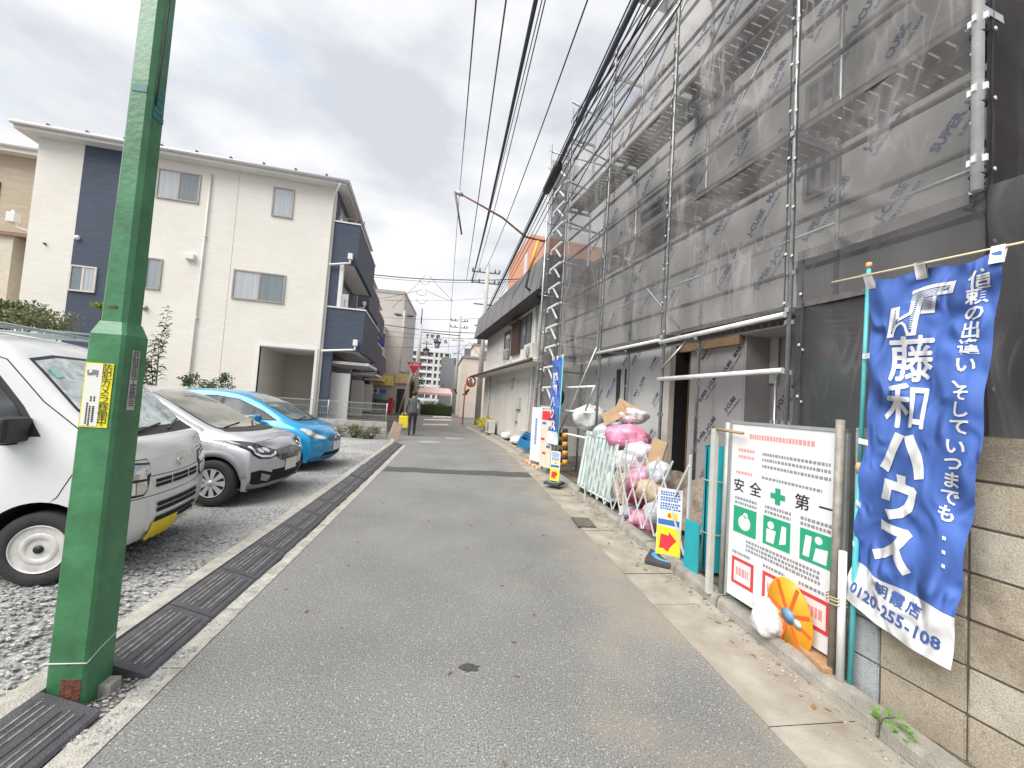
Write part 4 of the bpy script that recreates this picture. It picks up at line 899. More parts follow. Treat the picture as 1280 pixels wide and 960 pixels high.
MB().box(xj - P * 7, xend + .1, -.16, .02, -.02, .052).build('wall_footing', CONC, None, kind='structure')
st_ = M('damp_stain', (.12, .10, .085), .95, var=.3, vs=30)
# ---- blue banner on its pole
TURQ = M('turquoise_pole', (.10, .48, .52), .35, var=.1, vs=14); PEACH = M('peach_joint', (.70, .40, .18), .5); CREAM = M('cream_rod', (.74, .66, .42), .5)
def clothmat(name, col):
    def fn(t, b, n):
        tcn = n('ShaderNodeTexCoord'); no = n('ShaderNodeTexNoise', i_Scale=3.5, i_Detail=5.); t.links.new(tcn.outputs['Object'], no.inputs['Vector'])
        r = ramp(t, [(.3, tuple(c * .9 for c in col)), (.7, tuple(c * 1.08 for c in col))]); t.links.new(no.outputs['Fac'], r.inputs['Fac']); t.links.new(r.outputs['Color'], b.inputs['Base Color']); b.inputs['Roughness'].default_value = .72
        mp = n('ShaderNodeMapping'); mp.inputs['Rotation'].default_value = (.7, 0, 0); mp.inputs['Scale'].default_value = (1, 1, .55); t.links.new(tcn.outputs['Object'], mp.inputs['Vector'])
        h = None
        for s_, w in ((4.2, 1.), (10., .42)):
            q = n('ShaderNodeTexNoise', noise_type='RIDGED_MULTIFRACTAL', i_Scale=s_, i_Detail=3., i_Roughness=.45, i_Distortion=.5); t.links.new(mp.outputs['Vector'], q.inputs['Vector'])
            m_ = n('ShaderNodeMath', operation='MULTIPLY'); m_.inputs[1].default_value = w; t.links.new(q.outputs['Fac'], m_.inputs[0])
            if h is None: h = m_.outputs[0]
            else: a_ = n('ShaderNodeMath', operation='ADD'); t.links.new(h, a_.inputs[0]); t.links.new(m_.outputs[0], a_.inputs[1]); h = a_.outputs[0]
        bp = n('ShaderNodeBump', i_Strength=1., i_Distance=.17); t.links.new(h, bp.inputs['Height']); t.links.new(bp.outputs['Normal'], b.inputs['Normal'])
    return node_mat(name, fn)
CLOTHB = clothmat('banner_blue', (.062, .142, .47)); CLOTHW = clothmat('banner_white', (.74, .75, .76))
pb = Vector((2.20, 1.93, 0.08)); ptop = Vector((2.235, 1.905, 2.40))
fp = thing('flag_pole', 'turquoise telescopic flag pole with cream crossbar carrying the large blue banner', 'flag pole', pb)
lp = lambda v: Vector(v) - pb
MB().tube([lp(pb), lp(pb.lerp(ptop, .52))], .0135, 12).build('lower_tube', TURQ, fp); MB().tube([lp(pb.lerp(ptop, .5)), lp(ptop)], .0105, 12).build('upper_tube', TURQ, fp)
MB().tube([lp(pb.lerp(ptop, .5)), lp(pb.lerp(ptop, .525))], .017, 12).build('joint', PEACH, fp); MB().tube([lp(ptop) - Vector((0, 0, .005)), lp(ptop) + Vector((0, 0, .025))], .014, 12).build('top_cap', PEACH, fp)
ca, cb = atY(1040, 353, 2.03), onplane(1283, 302, (2.21, 1.93), (sin(radians(-2)), cos(radians(-2))))
MB().tube([lp(ca), lp(cb)], .005, 8).build('crossbar', CREAM, fp)
fl = radians(-3); fdir = (sin(fl), cos(fl))
TL, TR, BL, BR = [onplane(*p, (2.205, 1.93), fdir) for p in ((1089, 351), (1259, 314), (1056, 741), (1203, 837))]
HM = onplane(1070, 640, (2.205, 1.93), fdir)
bn = thing('banner', 'large blue nobori banner with white vertical lettering hung from the turquoise pole', 'banner', TL)
rr = random.Random(3); ws = [(rr.uniform(3, 16), rr.uniform(-16, 16), rr.uniform(0, 6), 1) for _ in range(10)]
outd = Vector((-fdir[1], fdir[0], 0))
def bpt(u, v, off=0.0):
    """banner surface: u 0..1 across, v 0..1 down"""
    l = TL.lerp(BL, v); r = TR.lerp(BR, v); p = l.lerp(r, u)
    p += (r - l).normalized() * (.052 * sin(pi * min(1, max(0, v)) ** 1.15) * (1 - u)) 
    p += Vector((0, 0, -.018 * (sin(2 * pi * u)) ** 2 * (1 - v) ** 8)) + Vector((0, 0, .028 * sin(pi * (max(u, 0) ** .8)) * -1 * v ** 10))
    d = 0
    for a, b_, c, k in ws: d += sin(a * u + b_ * v + c + 1.5 * sin(3 * v + a))
    fan = sin(26 * (u * .8 + v * 1.4) + 2 * sin(7 * v)) * .6 + sin(15 * (v * 2.3 - u) + 4 * u)
    amp = .0065 + .007 * v
    ridge = abs(sin(9 * v * 2 + 5 * u)) ** 3
    return p - TL + outd * (.012 + amp * (d * .32 + fan * .55 + ridge) + off) + outd * .05 * u * v
VB = lambda u: .885 - .012 * u
MB().grid(lambda a, b_: bpt(a, b_ * VB(a)), 110, 280).build('blue_cloth', CLOTHB, bn)
MB().grid(lambda a, b_: bpt(a, VB(a) + (1 - VB(a)) * b_), 110, 40).build('white_hem', CLOTHW, bn)
# fabric loops
for u in (.03, .46, .97):
    p = bpt(u, 0.0) + TL; q = ca.lerp(cb, min(1, max(0, (p - ca).dot(cb - ca) / (cb - ca).length_squared)))
    d = (cb - ca).normalized() * .022
    m = MB(); top = q + Vector((0, 0, .008)); bot_ = p - Vector((0, 0, .05)) + outd * .006
    m.add([x - TL for x in (top - d + outd * .007, top + d + outd * .007, bot_ + d, bot_ - d, top - d - outd * .007, top + d - outd * .007, bot_ + d - outd * .008, bot_ - d - outd * .008)], [(0, 1, 2, 3), (5, 4, 7, 6), (0, 4, 5, 1)]); m.build('loop', CLOTHW, bn)
for z in (2.30, 1.89, 1.42, 1.08, .85):
    pz = pb.lerp(ptop, (z - .08) / 2.32); v = (TL.z - z) / (TL.z - BL.z); q = TL + bpt(.02, max(0, v))
    m = MB(); h = Vector((0, 0, .015)); e = outd * .016
    m.add([x - TL for x in (pz - h + e, pz + h + e, q + h + outd * .004 , q - h + outd * .004, pz - h - (q - pz).normalized() * .018, pz + h - (q - pz).normalized() * .018)], [(0, 1, 2, 3), (4, 5, 1, 0)]); m.build('loop', CLOTHW, bn)
FW_, FH_ = (TR - TL).length, (BL - TL).length
def bannertext(body, size, cu, cv, mat=CLOTHW, bold=.0, sx=1., name='lettering', rot=0., polys=None, lift=0.):
    bm = bmesh.new()
    if polys is None:
        me = text_mesh(body, size, bold); bm.from_mesh(me)
    else:
        for pl in polys: bm.faces.new([bm.verts.new((x, y, 0)) for x, y in pl])
    bmesh.ops.triangulate(bm, faces=bm.faces[:])
    for _ in range(3):
        es = [e for e in bm.edges if e.calc_length() > .016]
        if not es: break
        bmesh.ops.subdivide_edges(bm, edges=es, cuts=1); bmesh.ops.triangulate(bm, faces=bm.faces[:])
    cr, sr = cos(rot), sin(rot)
    for v in bm.verts:
        x, y = v.co.x * sx, v.co.y; x, y = x * cr - y * sr, x * sr + y * cr
        v.co = bpt(cu + x / FW_, cv - y / FH_, .004 + lift)
    me = bpy.data.meshes.new(name); bm.to_mesh(me); bm.free(); me.materials.append(mat); return put(name, me, bn)
for ch, cv, s, b_ in (('藤', .262, .24, .0028), ('和', .395, .24, .0065), ('ハ', .528, .25, .015), ('ウ', .655, .24, .013), ('ス', .785, .245, .013)):
    if ch in '藤和':
        for i_, (dx, dy) in enumerate(((-.006, 0), (.006, 0), (0, .004), (0, -.004))): bannertext(ch, s, .41 + dx, cv + dy * .6, bold=0., sx=.92, lift=.0004 * i_)
    else: bannertext(ch, s, .41, cv, bold=b_, sx=.92)
for i, (ch, cv) in enumerate(zip('信頼の出逢い、', (.085, .128, .171, .214, .257, .30, .335))): bannertext(ch, .078, .875 - .006 * i, cv - .03, bold=.0018)
for ch, cv in zip('そして', (.365, .407, .449)): bannertext(ch, .074, .845, cv - .025, bold=.0018)
for ch, cv in zip('いつまでも', (.505, .547, .589, .631, .673)): bannertext(ch, .076, .83, cv - .03, bold=.0018)
for cv in (.71, .745, .78): bannertext('', 1, .85, cv - .01, polys=[[(-.008, -.008), (.008, -.008), (.008, .008), (-.008, .008)]])
# emblem at the head of the banner (white outline strokes filled with fine stripes)
def q4(*p): return [((x - 680) * .00064, (435 - y) * .00072) for x, y in p]
em = [q4((620, 288), (897, 263), (894, 288), (612, 312)), q4((866, 288), (894, 288), (889, 346), (860, 346)), q4((790, 330), (860, 323), (860, 346), (790, 352)), q4((766, 352), (790, 352), (781, 440), (757, 440)), q4((690, 440), (781, 440), (779, 464), (687, 464)),
      q4((668, 350), (700, 350), (665, 582), (632, 582)), q4((482, 398), (512, 398), (486, 585), (456, 585)), q4((482, 398), (484, 390), (542, 384), (540, 408), (512, 410)), q4((516, 410), (540, 408), (545, 470), (520, 486)), q4((545, 470), (628, 432), (632, 455), (530, 500)), q4((614, 365), (640, 360), (636, 440), (610, 445)),
      q4((456, 585), (516, 583), (514, 606), (454, 610)), q4((498, 583), (516, 583), (535, 535), (520, 525)), q4((520, 525), (545, 505), (556, 522), (535, 540)), q4((545, 505), (575, 500), (575, 520), (556, 522)), q4((575, 500), (600, 525), (588, 540), (572, 520)), q4((588, 540), (600, 525), (618, 583), (598, 583)), q4((598, 583), (665, 582), (662, 604), (598, 606))]
for k in range(5): em.append(q4((620 - k * 3, 318 + k * 11), (860 - k * 14, 298 + k * 10), (860 - k * 14, 303 + k * 10), (620 - k * 3, 323 + k * 11)))
for k in range(8): em.append(q4((696, 362 + k * 10), (762, 360 + k * 10), (762, 365 + k * 10), (696, 367 + k * 10)))
for k in range(10): em.append(q4((500 - k * 1.6, 424 + k * 15), (524, 420 + k * 14), (524, 426 + k * 14), (500 - k * 1.6, 430 + k * 15)))
for k in range(13): em.append(q4((632 - k, 372 + k * 15), (668 - k * 2, 372 + k * 15), (668 - k * 2, 378 + k * 15), (632 - k, 378 + k * 15)))
bannertext('', 1, .46, .115, polys=em, name='emblem')
INKN = M('banner_ink', (.05, .10, .33), .7, var=.05)
for ch, u, cv in (('朝', .40, .908), ('霞', .54, .91), ('店', .68, .912)): bannertext(ch, .066, u, cv, mat=INKN, bold=.0012, rot=-.06)
for i, ch in enumerate('0120-255-108'): bannertext(ch, .074, .10 + i * .071, .957, mat=INKN, bold=.002, rot=-.06)
MB().tube([(0, 0, 0), (.0, 0, .72)], .019, 12).build('white_pipe', M('white_pvc', (.72, .73, .74), .4, var=.05), None, 'short white plastic pipe standing against the foot of the turquoise flag pole', 'pipe', loc=(2.168, 1.955, .08))
MB().tube([(0, 0, 0), (.012, -.005, 1.45)], .022, 12).build('prop_post', M('grey_brown_tube', (.27, .25, .22), .6, .2, var=.3, vs=16), None, 'grey brown tube post to the right of the safety board', 'post', loc=(2.185, 2.02, .08))
TIE = M('straw_wire', (.45, .38, .25), .7)
m = MB()
for z in (.42, .44, .455): m.lathe([(.05, z), (.053, z + .004), (.05, z + .008)], 12, cap=False)
m.build('binding_wire', TIE, None, 'twisted straw coloured wire binding the pipes by the flag pole', 'wire', loc=(2.178, 1.99, .08))
# ---- safety notice board
SB = Frame((2.14, 2.86), radians(96))
bb = thing('safety_board', 'white safety notice board with green pictograms by the kerb', 'notice board', SB.p, SB.a)
f1, f2 = SB.at(912, 640), SB.at(1052, 660); x1b, x0b = f1.x, f2.x; zt_, zb_ = 1.455, .155; Wb = x1b - x0b
BWHT = M('board_white', (.74, .75, .76), .45, var=.04); RED = M('print_red', (.62, .06, .06), .5, var=.05); GRN = M('print_green', (.02, .34, .18), .5, var=.05); LRED = M('print_pale_red', (.75, .30, .30), .5)
MB().bbox(x0b, x1b, -.012, .0, zb_, zt_, .003).build('board', BWHT, bb)
fr = MB(); fr.box(x0b - .025, x0b - .001, -.02, .006, zb_ - .02, zt_ + .02); fr.box(x1b + .001, x1b + .02, -.02, .006, zb_ - .02, zt_ + .02); fr.box(x0b - .025, x1b + .02, -.02, .006, zt_ + .001, zt_ + .022); fr.build('frame', M('aluminium_frame', (.55, .58, .56), .35, .7), bb)
def bt(body, size, u, z, mat, bold=0., align='CENTER'): return lettering(body, size, mat, bb, (x1b - Wb * u, .0022, z), (-1, 0, 0), (0, 0, 1), bold=bold, align=align)
def brect(u0, u1, z0, z1, mat, y=.0015, name='printed_panel', par=bb): return MB().box(x1b - Wb * u1, x1b - Wb * u0, .0002, y, z0, z1).build(name, mat, par)
def bpoly(pts, mat, name, y=.0025, par=bb): return MB().add([(x1b - Wb * u, y, z) for u, z in pts], [tuple(range(len(pts)))]).build(name, mat, par)
pr = MB()
def line(u0, u1, z, h, mb, jag=.7):
    u = u0
    while u < u1:
        w = random.uniform(.012, .03); mb.box(x1b - Wb * min(u1, u + w), x1b - Wb * u, .0003, .0012, z - h / 2, z + h / 2); u += w + .008
pr = MB(); line(.2, .8, 1.37, .035, pr); line(.08, .26, 1.26, .022, pr); line(.08, .26, 1.21, .022, pr); line(.06, .24, 1.09, .02, pr); pr.build('red_print', LRED, bb, kind='stuff')
pr = MB()
for z in (1.255, 1.215, 1.17): line(.34, .92, z, .02, pr)
line(.34, .86, 1.09, .018, pr); pr.build('grey_print', M('print_soft_grey', (.25, .26, .30), .6), bb, kind='stuff')
for ch, u in (('安', .1), ('全', .28), ('第', .71), ('一', .9)): bt(ch, .105, u, .985, INK, .001)
cx_, cz_, a_, b_ = .5, .985, .055 / Wb, .02 / Wb
bpoly([(cx_ - a_, cz_ - .018), (cx_ - b_, cz_ - .018), (cx_ - b_, cz_ - .055), (cx_ + b_, cz_ - .055), (cx_ + b_, cz_ - .018), (cx_ + a_, cz_ - .018), (cx_ + a_, cz_ + .018), (cx_ + b_, cz_ + .018), (cx_ + b_, cz_ + .055), (cx_ - b_, cz_ + .055), (cx_ - b_, cz_ + .018), (cx_ - a_, cz_ + .018)], GRN, 'green_cross')
pr = MB()
for u0 in (.06, .38, .7):
    line(u0, u0 + .24, .895, .02, pr); line(u0, u0 + .24, .862, .02, pr)
for z in (.60, .57, .54): line(.2, .86, z, .02, pr)
pr.build('small_print', M('print_soft_grey', (.25, .26, .30), .6), bb, kind='stuff')
for i, u0 in enumerate((.05, .37, .7)):
    p_ = brect(u0, u0 + .25, .64, .835, GRN, name='green_pictogram')
    uc = u0 + .125
    def disc(u, z, r, mat=BWHT, n=16): bpoly([(u + r / Wb * cos(2 * pi * k / n), z + r * sin(2 * pi * k / n)) for k in range(n)], mat, 'white_figure')
    if i == 0: disc(uc, .725, .055); disc(uc + .01, .78, .022)
    elif i == 1: disc(uc - .05, .78, .026); bpoly([(uc - .09, .66), (uc - .02, .66), (uc + .0, .75), (uc - .09, .75)], BWHT, 'white_figure'); bpoly([(uc + .03, .67), (uc + .09, .69), (uc + .09, .80), (uc + .05, .80)], BWHT, 'white_figure')
    else: disc(uc + .02, .79, .024); bpoly([(uc - .1, .67), (uc - .05, .67), (uc - .03, .8), (uc - .08, .8)], BWHT, 'white_figure'); bpoly([(uc - .02, .66), (uc + .08, .66), (uc + .09, .75), (uc, .74)], BWHT, 'white_figure')
for i, u0 in enumerate((.05, .38, .7)):
    brect(u0, u0 + .24, .26, .455, RED, name='red_frame'); brect(u0 + .03, u0 + .21, .285, .43, BWHT, .0022, 'red_frame_field')
    pr = MB(); line(u0 + .05, u0 + .19, .36, .06, pr); o = pr.build('red_figure', LRED, bb, kind='stuff'); o.location.y = .0022
    pr = MB(); line(u0, u0 + .2, .49, .02, pr); pr.build('small_print', MATS['print_soft_grey'], bb, kind='stuff')
# orange oval sign hung low on the board
OR = M('reflective_orange', (.86, .36, .02), .4, var=.08, vs=6); ORR = M('sign_red_orange', (.75, .13, .02), .4); SBLU = M('figure_blue', (.18, .34, .52), .5)
oc = SB.at(985, 770, .06); os_ = thing('oval_sign', 'orange oval work sign with red rays leaning on the bottom of the safety board', 'sign', SB.world(oc.x, .05, oc.z), SB.a)
oc2 = Vector((0, 0, 0)); ow_, oh_ = .155, .235
Rt = Matrix.Rotation(radians(-6), 4, 'X')
MB().lathe([(1, 0), (1, .006), (0, .006)], 36, Rt @ Matrix.Rotation(-pi / 2, 4, 'X') @ Matrix.Diagonal((ow_, oh_, 1, 1))).build('sign_plate', OR, os_)
for a in (15, 65, 120, 165):
    aa = radians(a); d = Vector((cos(aa) * ow_ * .96, 0, sin(aa) * oh_ * .96))
    m = MB(); m.bar(d + Vector((0, .0085, 0)), -d + Vector((0, .0085, 0)), .022, .002, Vector((0, 1, 0))); m.v = [tuple(Rt @ Vector(v)) for v in m.v]; m.build('red_ray', ORR, os_)
m = MB(); m.lathe([(.05, .0105), (0, .011)], 14, Rt @ Matrix.Rotation(-pi / 2, 4, 'X')); m.build('blue_figure', SBLU, os_)
m = MB(); m.lathe([(.032, .0105), (0, .0115)], 12, Rt @ Matrix.Translation((-.06, 0, -.02)) @ Matrix.Rotation(-pi / 2, 4, 'X')); m.build('pale_figure', M('figure_pale', (.62, .62, .6), .5), os_)
# white sandbag under the sign and timber offcuts
def bag(c, sx, sy, sz, mat, lab, rot=0, nm='sandbag', cat='bag', grp=None, seed=0, par=None, tie=True):
    rr = random.Random(seed); bm = bmesh.new(); bmesh.ops.create_icosphere(bm, subdivisions=4, radius=1)
    ph = [rr.uniform(0, 6) for _ in range(6)]
    for v in bm.verts:
        p = v.co.copy(); e = 2.6; n = (abs(p.x) ** e + abs(p.y) ** e + abs(p.z) ** e) ** (1 / e); p = p / n
        w = .07 * sin(5 * p.x + 3 * p.z + ph[0]) + .06 * sin(7 * p.y - 4 * p.z + ph[1]) + .045 * sin(11 * (p.x + p.y) + ph[2]) + .03 * sin(19 * p.z + 7 * p.x + ph[3]) + .025 * sin(23 * p.y + 9 * p.x + ph[4])
        p *= 1 + w; pinch = max(0, p.z - .55) / .45; p.x *= 1 - .55 * pinch ** 1.5; p.y *= 1 - .55 * pinch ** 1.5
        v.co = Vector((p.x * sx, p.y * sy, p.z * sz))
    return MB().frombm(bm, None, True).build(nm, mat, par, lab, cat, grp, loc=c, rotz=rot)
BAGW = M('white_sack', (.66, .66, .66), .5, var=.1, vs=6, bump=.35, bs=22); BAGPALE = M('translucent_pale_sack', (.52, .55, .60), .35, var=.16, vs=5, bump=.4, bs=18); PINKB = M('pink_insulation_bag', (.78, .17, .36), .4, var=.25, vs=5, bump=.4, bs=18, col2=(.85, .42, .55)); TANB = M('tan_sack', (.52, .40, .27), .7, var=.2, vs=6, bump=.35, bs=22); MAROON = M('maroon_bundle', (.22, .03, .07), .6, var=.3, vs=12)
q = SB.world(oc.x + .14, .05, .20); bag(q, .10, .09, .12, BAGW, 'small white sandbag holding the foot of the safety board', 0, seed=4)
m = MB(); m.bbox(-.14, .14, -.05, .05, 0, .035, .005); m.build('timber_offcut', M('offcut_wood', (.40, .24, .13), .8, var=.25, vs=20), None, 'reddish timber offcut under the safety board', 'timber', loc=(2.20, 2.14, .10), rotz=radians(78))
MB().bbox(-.12, .12, -.045, .045, 0, .03, .005).build('timber_offcut', MATS['offcut_wood'], None, 'timber offcut lying behind the white sandbag', 'timber', loc=(2.30, 2.52, .10), rotz=radians(60))
MB().tube([(0, 0, 0), (.06, .09, .02), (.05, .2, .0)], .004, 6).build('red_cord', M('red_cord', (.6, .04, .04), .6), None, 'bit of red cord on the soil by the kerb', 'cord', loc=(2.13, 2.38, .11))
# ---- posts and turquoise rolls
MB().tube([(0, 0, 0), (.005, 0, 1.38)], .022, 12).build('prop_post', M('grey_tube', (.42, .43, .42), .5, .4, var=.2), None, 'grey tube post at the left edge of the safety board', 'post', loc=(2.17, 2.94, .08))
P_ = G(886, 738, .1)
MB().bbox(-.022, .022, -.022, .022, 0, 1.32, .004).build('white_gate_post', M('cream_metal', (.60, .60, .56), .5, .2, var=.1), None, 'cream square gate post standing between the two turquoise rolls', 'post', loc=(P_.x, P_.y, .08))
MB().tube([(0, -.32, 1.33), (0, .0, 1.34)], .012, 8).build('tie_rod', M('rusty_wire', (.36, .25, .14), .7), None, 'wired rod joining the cream gate post to the board', 'rod', loc=(P_.x, P_.y, .06))
TQ = M('turquoise_sheet', (.02, .36, .42), .4, var=.2, vs=5, bump=.3, bs=14, mapscale=(1, 1, .2))
def roll(p, r, h, lab):
    t = thing('tarp_roll', lab, 'tarp roll', p, random.uniform(0, 6), 'rolled turquoise tarps')
    m = MB(); n = 70; vs = []
    for k in range(n + 1):
        a = k * .34; q_ = r * (.25 + .75 * k / n)
        for z in (0, h * .5, h): vs.append((q_ * cos(a) + .006 * sin(k + z * 9), q_ * sin(a), z + .01 * sin(k * .7)))
    m.add(vs, [(3 * k + j, 3 * k + 3 + j, 3 * k + 4 + j, 3 * k + 1 + j) for k in range(n) for j in range(2)], True); m.build('rolled_sheet', TQ, t)
    for z in (h * .3, h * .72): MB().lathe([(r * 1.02, z), (r * 1.06, z + .006), (r * 1.02, z + .012)], 20, cap=False).build('string', TIE, t)
roll((2.32, 2.97, .08), .075, 1.16, 'turquoise tarp roll standing beside the safety board'); roll((2.42, 3.42, .08), .10, 1.14, 'fatter turquoise tarp roll behind the cream gate post')
MB().bbox(-.09, .09, -.006, .006, 0, .46, .002).build('turquoise_panel', TQ, None, 'flat turquoise panel piece at the foot of the gate', 'panel', loc=(2.17, 3.36, .08), rotz=radians(98))
# ---- folding lattice gate with the arrow sign hooked on it
GF = Frame((2.19, 3.5), radians(93)); gl = 2.6
gt = thing('folding_gate', 'white aluminium folding lattice gate closing off the clutter', 'gate', GF.p, GF.a)
ALU = M('white_aluminium', (.66, .67, .68), .4, .3, var=.08)
n = 10; p_ = gl / n
for k in range(-1, n):
    for s_, y in ((1, .004), (-1, -.008)):
        a = (p_ * k if k >= 0 else 0, y, .18) if s_ > 0 else (p_ * (k + 2), y, .18); b_ = (p_ * (k + 2), y, 1.02) if s_ > 0 else (max(0, p_ * k), y, 1.02)
        if k >= 0 and k + 2 <= n: MB().bar(a, b_, .024, .007, Vector((0, 1, 0))).build('lattice_bar', ALU, gt)
for k in range(0, n + 1, 5): MB().bbox(p_ * k - .014, p_ * k + .014, -.035, -.012, .02, 1.12, .004).build('gate_post', ALU, gt)
# arrow sign on a weighted base
AP = G(845, 697, .09); AF = Frame((AP.x - .06, AP.y + .05), radians(143))
asn = thing('arrow_sign', 'yellow sign with red arrow on a black base, in front of the lattice gate', 'sign', AF.p, AF.a)
SY = M('sign_yellow', (.86, .72, .03), .4, var=.05); SR = M('sign_red', (.70, .04, .06), .4); SBL = M('sign_blue', (.05, .16, .45), .4); ABASE = M('base_rubber', (.05, .05, .055), .7, var=.2); BRING = M('base_blue', (.05, .30, .55), .4)
MB().bbox(-.19, .19, -.17, .17, .01, .075, .02).build('weighted_base', ABASE, asn)
MB().lathe([(.10, .076), (.13, .079), (.15, .076)], 24, cap=False).build('blue_ring', BRING, asn)
W2, H2 = .115, .66; z0_ = .085
MB().bbox(-W2, W2, -.008, .0, z0_, z0_ + H2, .003).build('sign_plate', BWHT, asn)
def ap(pts, mat, name, y=.0015): return MB().add([(-x, y, z0_ + z) for x, z in pts], [tuple(range(len(pts)))]).build(name, mat, asn)
ap([(-W2 + .004, .004), (W2 - .004, .004), (W2 - .004, .27), (-W2 + .004, .29)], SY, 'yellow_field'); ap([(-.085, .06), (-.05, .07), (.0, .04), (.02, .09), (.075, .16), (.0, .24), (.0, .2), (-.075, .21)], SR, 'red_arrow', .0025)
ap([(-W2 + .01, .30), (W2 - .02, .30), (W2 - .02, .355), (-W2 + .01, .355)], SBL, 'blue_band'); ap([(-.02, .365), (.08, .365), (.08, .43), (-.02, .43)], SY, 'yellow_band')
lettering('6', .06, SR, asn, (-.0, .003, z0_ + .398), (-1, 0, 0), (0, 0, 1), bold=.003)
pr = MB()
for z in (.46, .485, .51, .545, .57, .6, .625):
    x = -.09
    while x < .08: w = random.uniform(.01, .022); pr.box(-(x + w), -x, .0005, .0012, z0_ + z - .009, z0_ + z + .009); x += w + .006
pr.build('blue_print', SBL, asn, kind='stuff')
# ---- clutter behind the gate: bags, bundles
def cp(px, py, Y): v = atY(px, py, Y); return v
clut = [(800, 600, 4.9, .2, .22, .17, PINKB, 'hot pink insulation bag in the upper heap behind the gate'), (772, 545, 5.6, .30, .26, .18, PINKB, 'hot pink bag on top of the heap, left of the doorway'), (770, 648, 4.75, .22, .2, .14, PINKB, 'hot pink bag low in the heap near the gutter'), (786, 620, 4.8, .16, .2, .10, MAROON, 'maroon bundle squeezed between pink bags'),
        (760, 575, 5.3, .28, .26, .16, BAGW, 'white sack in the middle of the heap'), (742, 545, 6.2, .30, .3, .25, BAGPALE, 'pale blue translucent sack at the left of the heap'), (800, 565, 5.2, .2, .2, .14, BAGPALE, 'small translucent sack near the doorway'), (762, 600, 5.0, .26, .22, .14, TANB, 'tan sack in the lower heap'), (812, 612, 4.6, .16, .16, .13, TANB, 'small tan sack next to the arrow sign'),
        (790, 520, 5.9, .26, .22, .12, BAGW, 'white sack on the very top of the heap'), (730, 600, 5.6, .2, .2, .28, BAGW, 'tall white sack behind the pale slatted cart'), (815, 640, 4.4, .14, .14, .12, BAGPALE, 'crumpled clear bag behind the arrow sign'), (740, 640, 5.1, .18, .2, .12, BAGPALE, 'grey clear bag at the bottom left of the heap'), (752, 620, 5.2, .2, .2, .12, TANB, 'tan sack under the pale bags'), (705, 520, 7.4, .3, .3, .25, BAGW, 'white rounded bag beyond the slatted cart'), (824, 590, 4.6, .14, .14, .14, BAGPALE, 'clear bag hanging by the lattice gate post')]
for i, (px, py, Y, a, b_, c, mt, lab) in enumerate(clut):
    p = cp(px, py, Y); p.x = max(p.x, 2.24 + min(a, b_)); bag(p, a, b_, c, mt, lab, random.uniform(0, 3), 'sack', 'sack', 'sacks heaped behind the folding gate', seed=20 + i)
for px, py, Y, lab, an in ((768, 518, 5.9, 'brown cardboard sheet poking from the top of the heap', .5), (785, 512, 6.0, 'folded brown cardboard on top of the heap', -.4), (820, 570, 4.9, 'brown board leaning behind the lattice gate', 1.3)):
    p = cp(px, py, Y); MB().bbox(-.22, .22, -.015, .015, -.1, .1, .004, Matrix.Rotation(an, 4, 'Y')).build('cardboard_sheet', M('cardboard_tan', (.46, .32, .19), .8, var=.15), None, lab, 'cardboard', 'cardboard scraps', loc=p, rotz=SA + .4)
MB().grid(lambda u, v: Vector((u * 2.6, -.55 - .35 * v + .06 * sin(u * 21), .05 + .55 * (v + .3 * sin(u * 5)) + .08 * sin(u * 17 + v * 4))), 40, 12).build('rubble_heap', M('rubble_brown', (.24, .19, .15), .9, var=.5, vs=9, bump=.9, bs=25), None, 'brown rubble heap under the sacks behind the gate', 'rubble', loc=GF.p + Vector((0, .1, 0)), rotz=GF.a)
# pale slatted cart
CP = G(722, 640, .1); cart = thing('slatted_cart', 'pale blue green slatted cart at the far end of the sack heap', 'cart', (2.30, 6.0, .08), radians(97))
PB = M('pale_mint', (.55, .66, .64), .5, var=.1)
for k in range(9): MB().bbox(-.55 + .125 * k, -.47 + .125 * k, -.012 + .18, .012 + .18, .12, 1.02, .004, Matrix.Rotation(radians(8), 4, 'X')).build('slat', PB, cart)
for z in (.12, .98): MB().tube([(-.58, .17 - (.0 if z < .5 else .12), z), (.52, .17 - (.0 if z < .5 else .12), z)], .018, 8).build('rail', PB, cart)
MB().bbox(-.55, .55, -.4, .15, .1, .14, .01).build('deck', PB, cart)
for x in (-.42, .42): MB().lathe([(.06, -.02), (.06, .02)], 16, Matrix.Translation((x, .12, .06)) @ Matrix.Rotation(pi / 2, 4, 'X')).build('wheel', ABASE, cart)
# ---- far signs along the kerb by the old house
def board(p, w, h, rz, mat, lab, nm='sign_board', z0=.1):
    t = thing(nm, lab, 'sign board', (p.x, p.y, .06), rz)
    MB().bbox(-w / 2, w / 2, -.02, .02, z0, z0 + h, .004).build('panel', mat, t)
    for s_ in (-1, 1): MB().bbox(s_ * (w / 2 - .02) - .015, s_ * (w / 2 - .02) + .015, -.06, -.021, 0, z0 + h, .003).build('leg', M('grey_tube', (.42, .43, .42)), t)
    return t
p1 = G(662, 579, .1); b1_ = board(p1 + Vector((.12, 0, 0)), .42, 1.28, radians(112), BWHT, 'tall white sign board with small blue writing, next to the old house')
p2 = G(673, 587, .1); b2_ = board(p2 + Vector((.14, 0, 0)), .42, 1.25, radians(112), M('cream_board_paint', (.66, .61, .50), .5, var=.06), 'cream sign board with a red top and coloured print, behind the small blue banner')
MB().box(-.19, .19, .021, .023, 1.12, 1.32).build('red_heading', SR, b2_)
pr = MB()
for k in range(14): pr.box(-.04, .04, .021, .023, .5 + k * .045, .53 + k * .045)
pr.build('blue_print', SBL, b1_, kind='stuff')
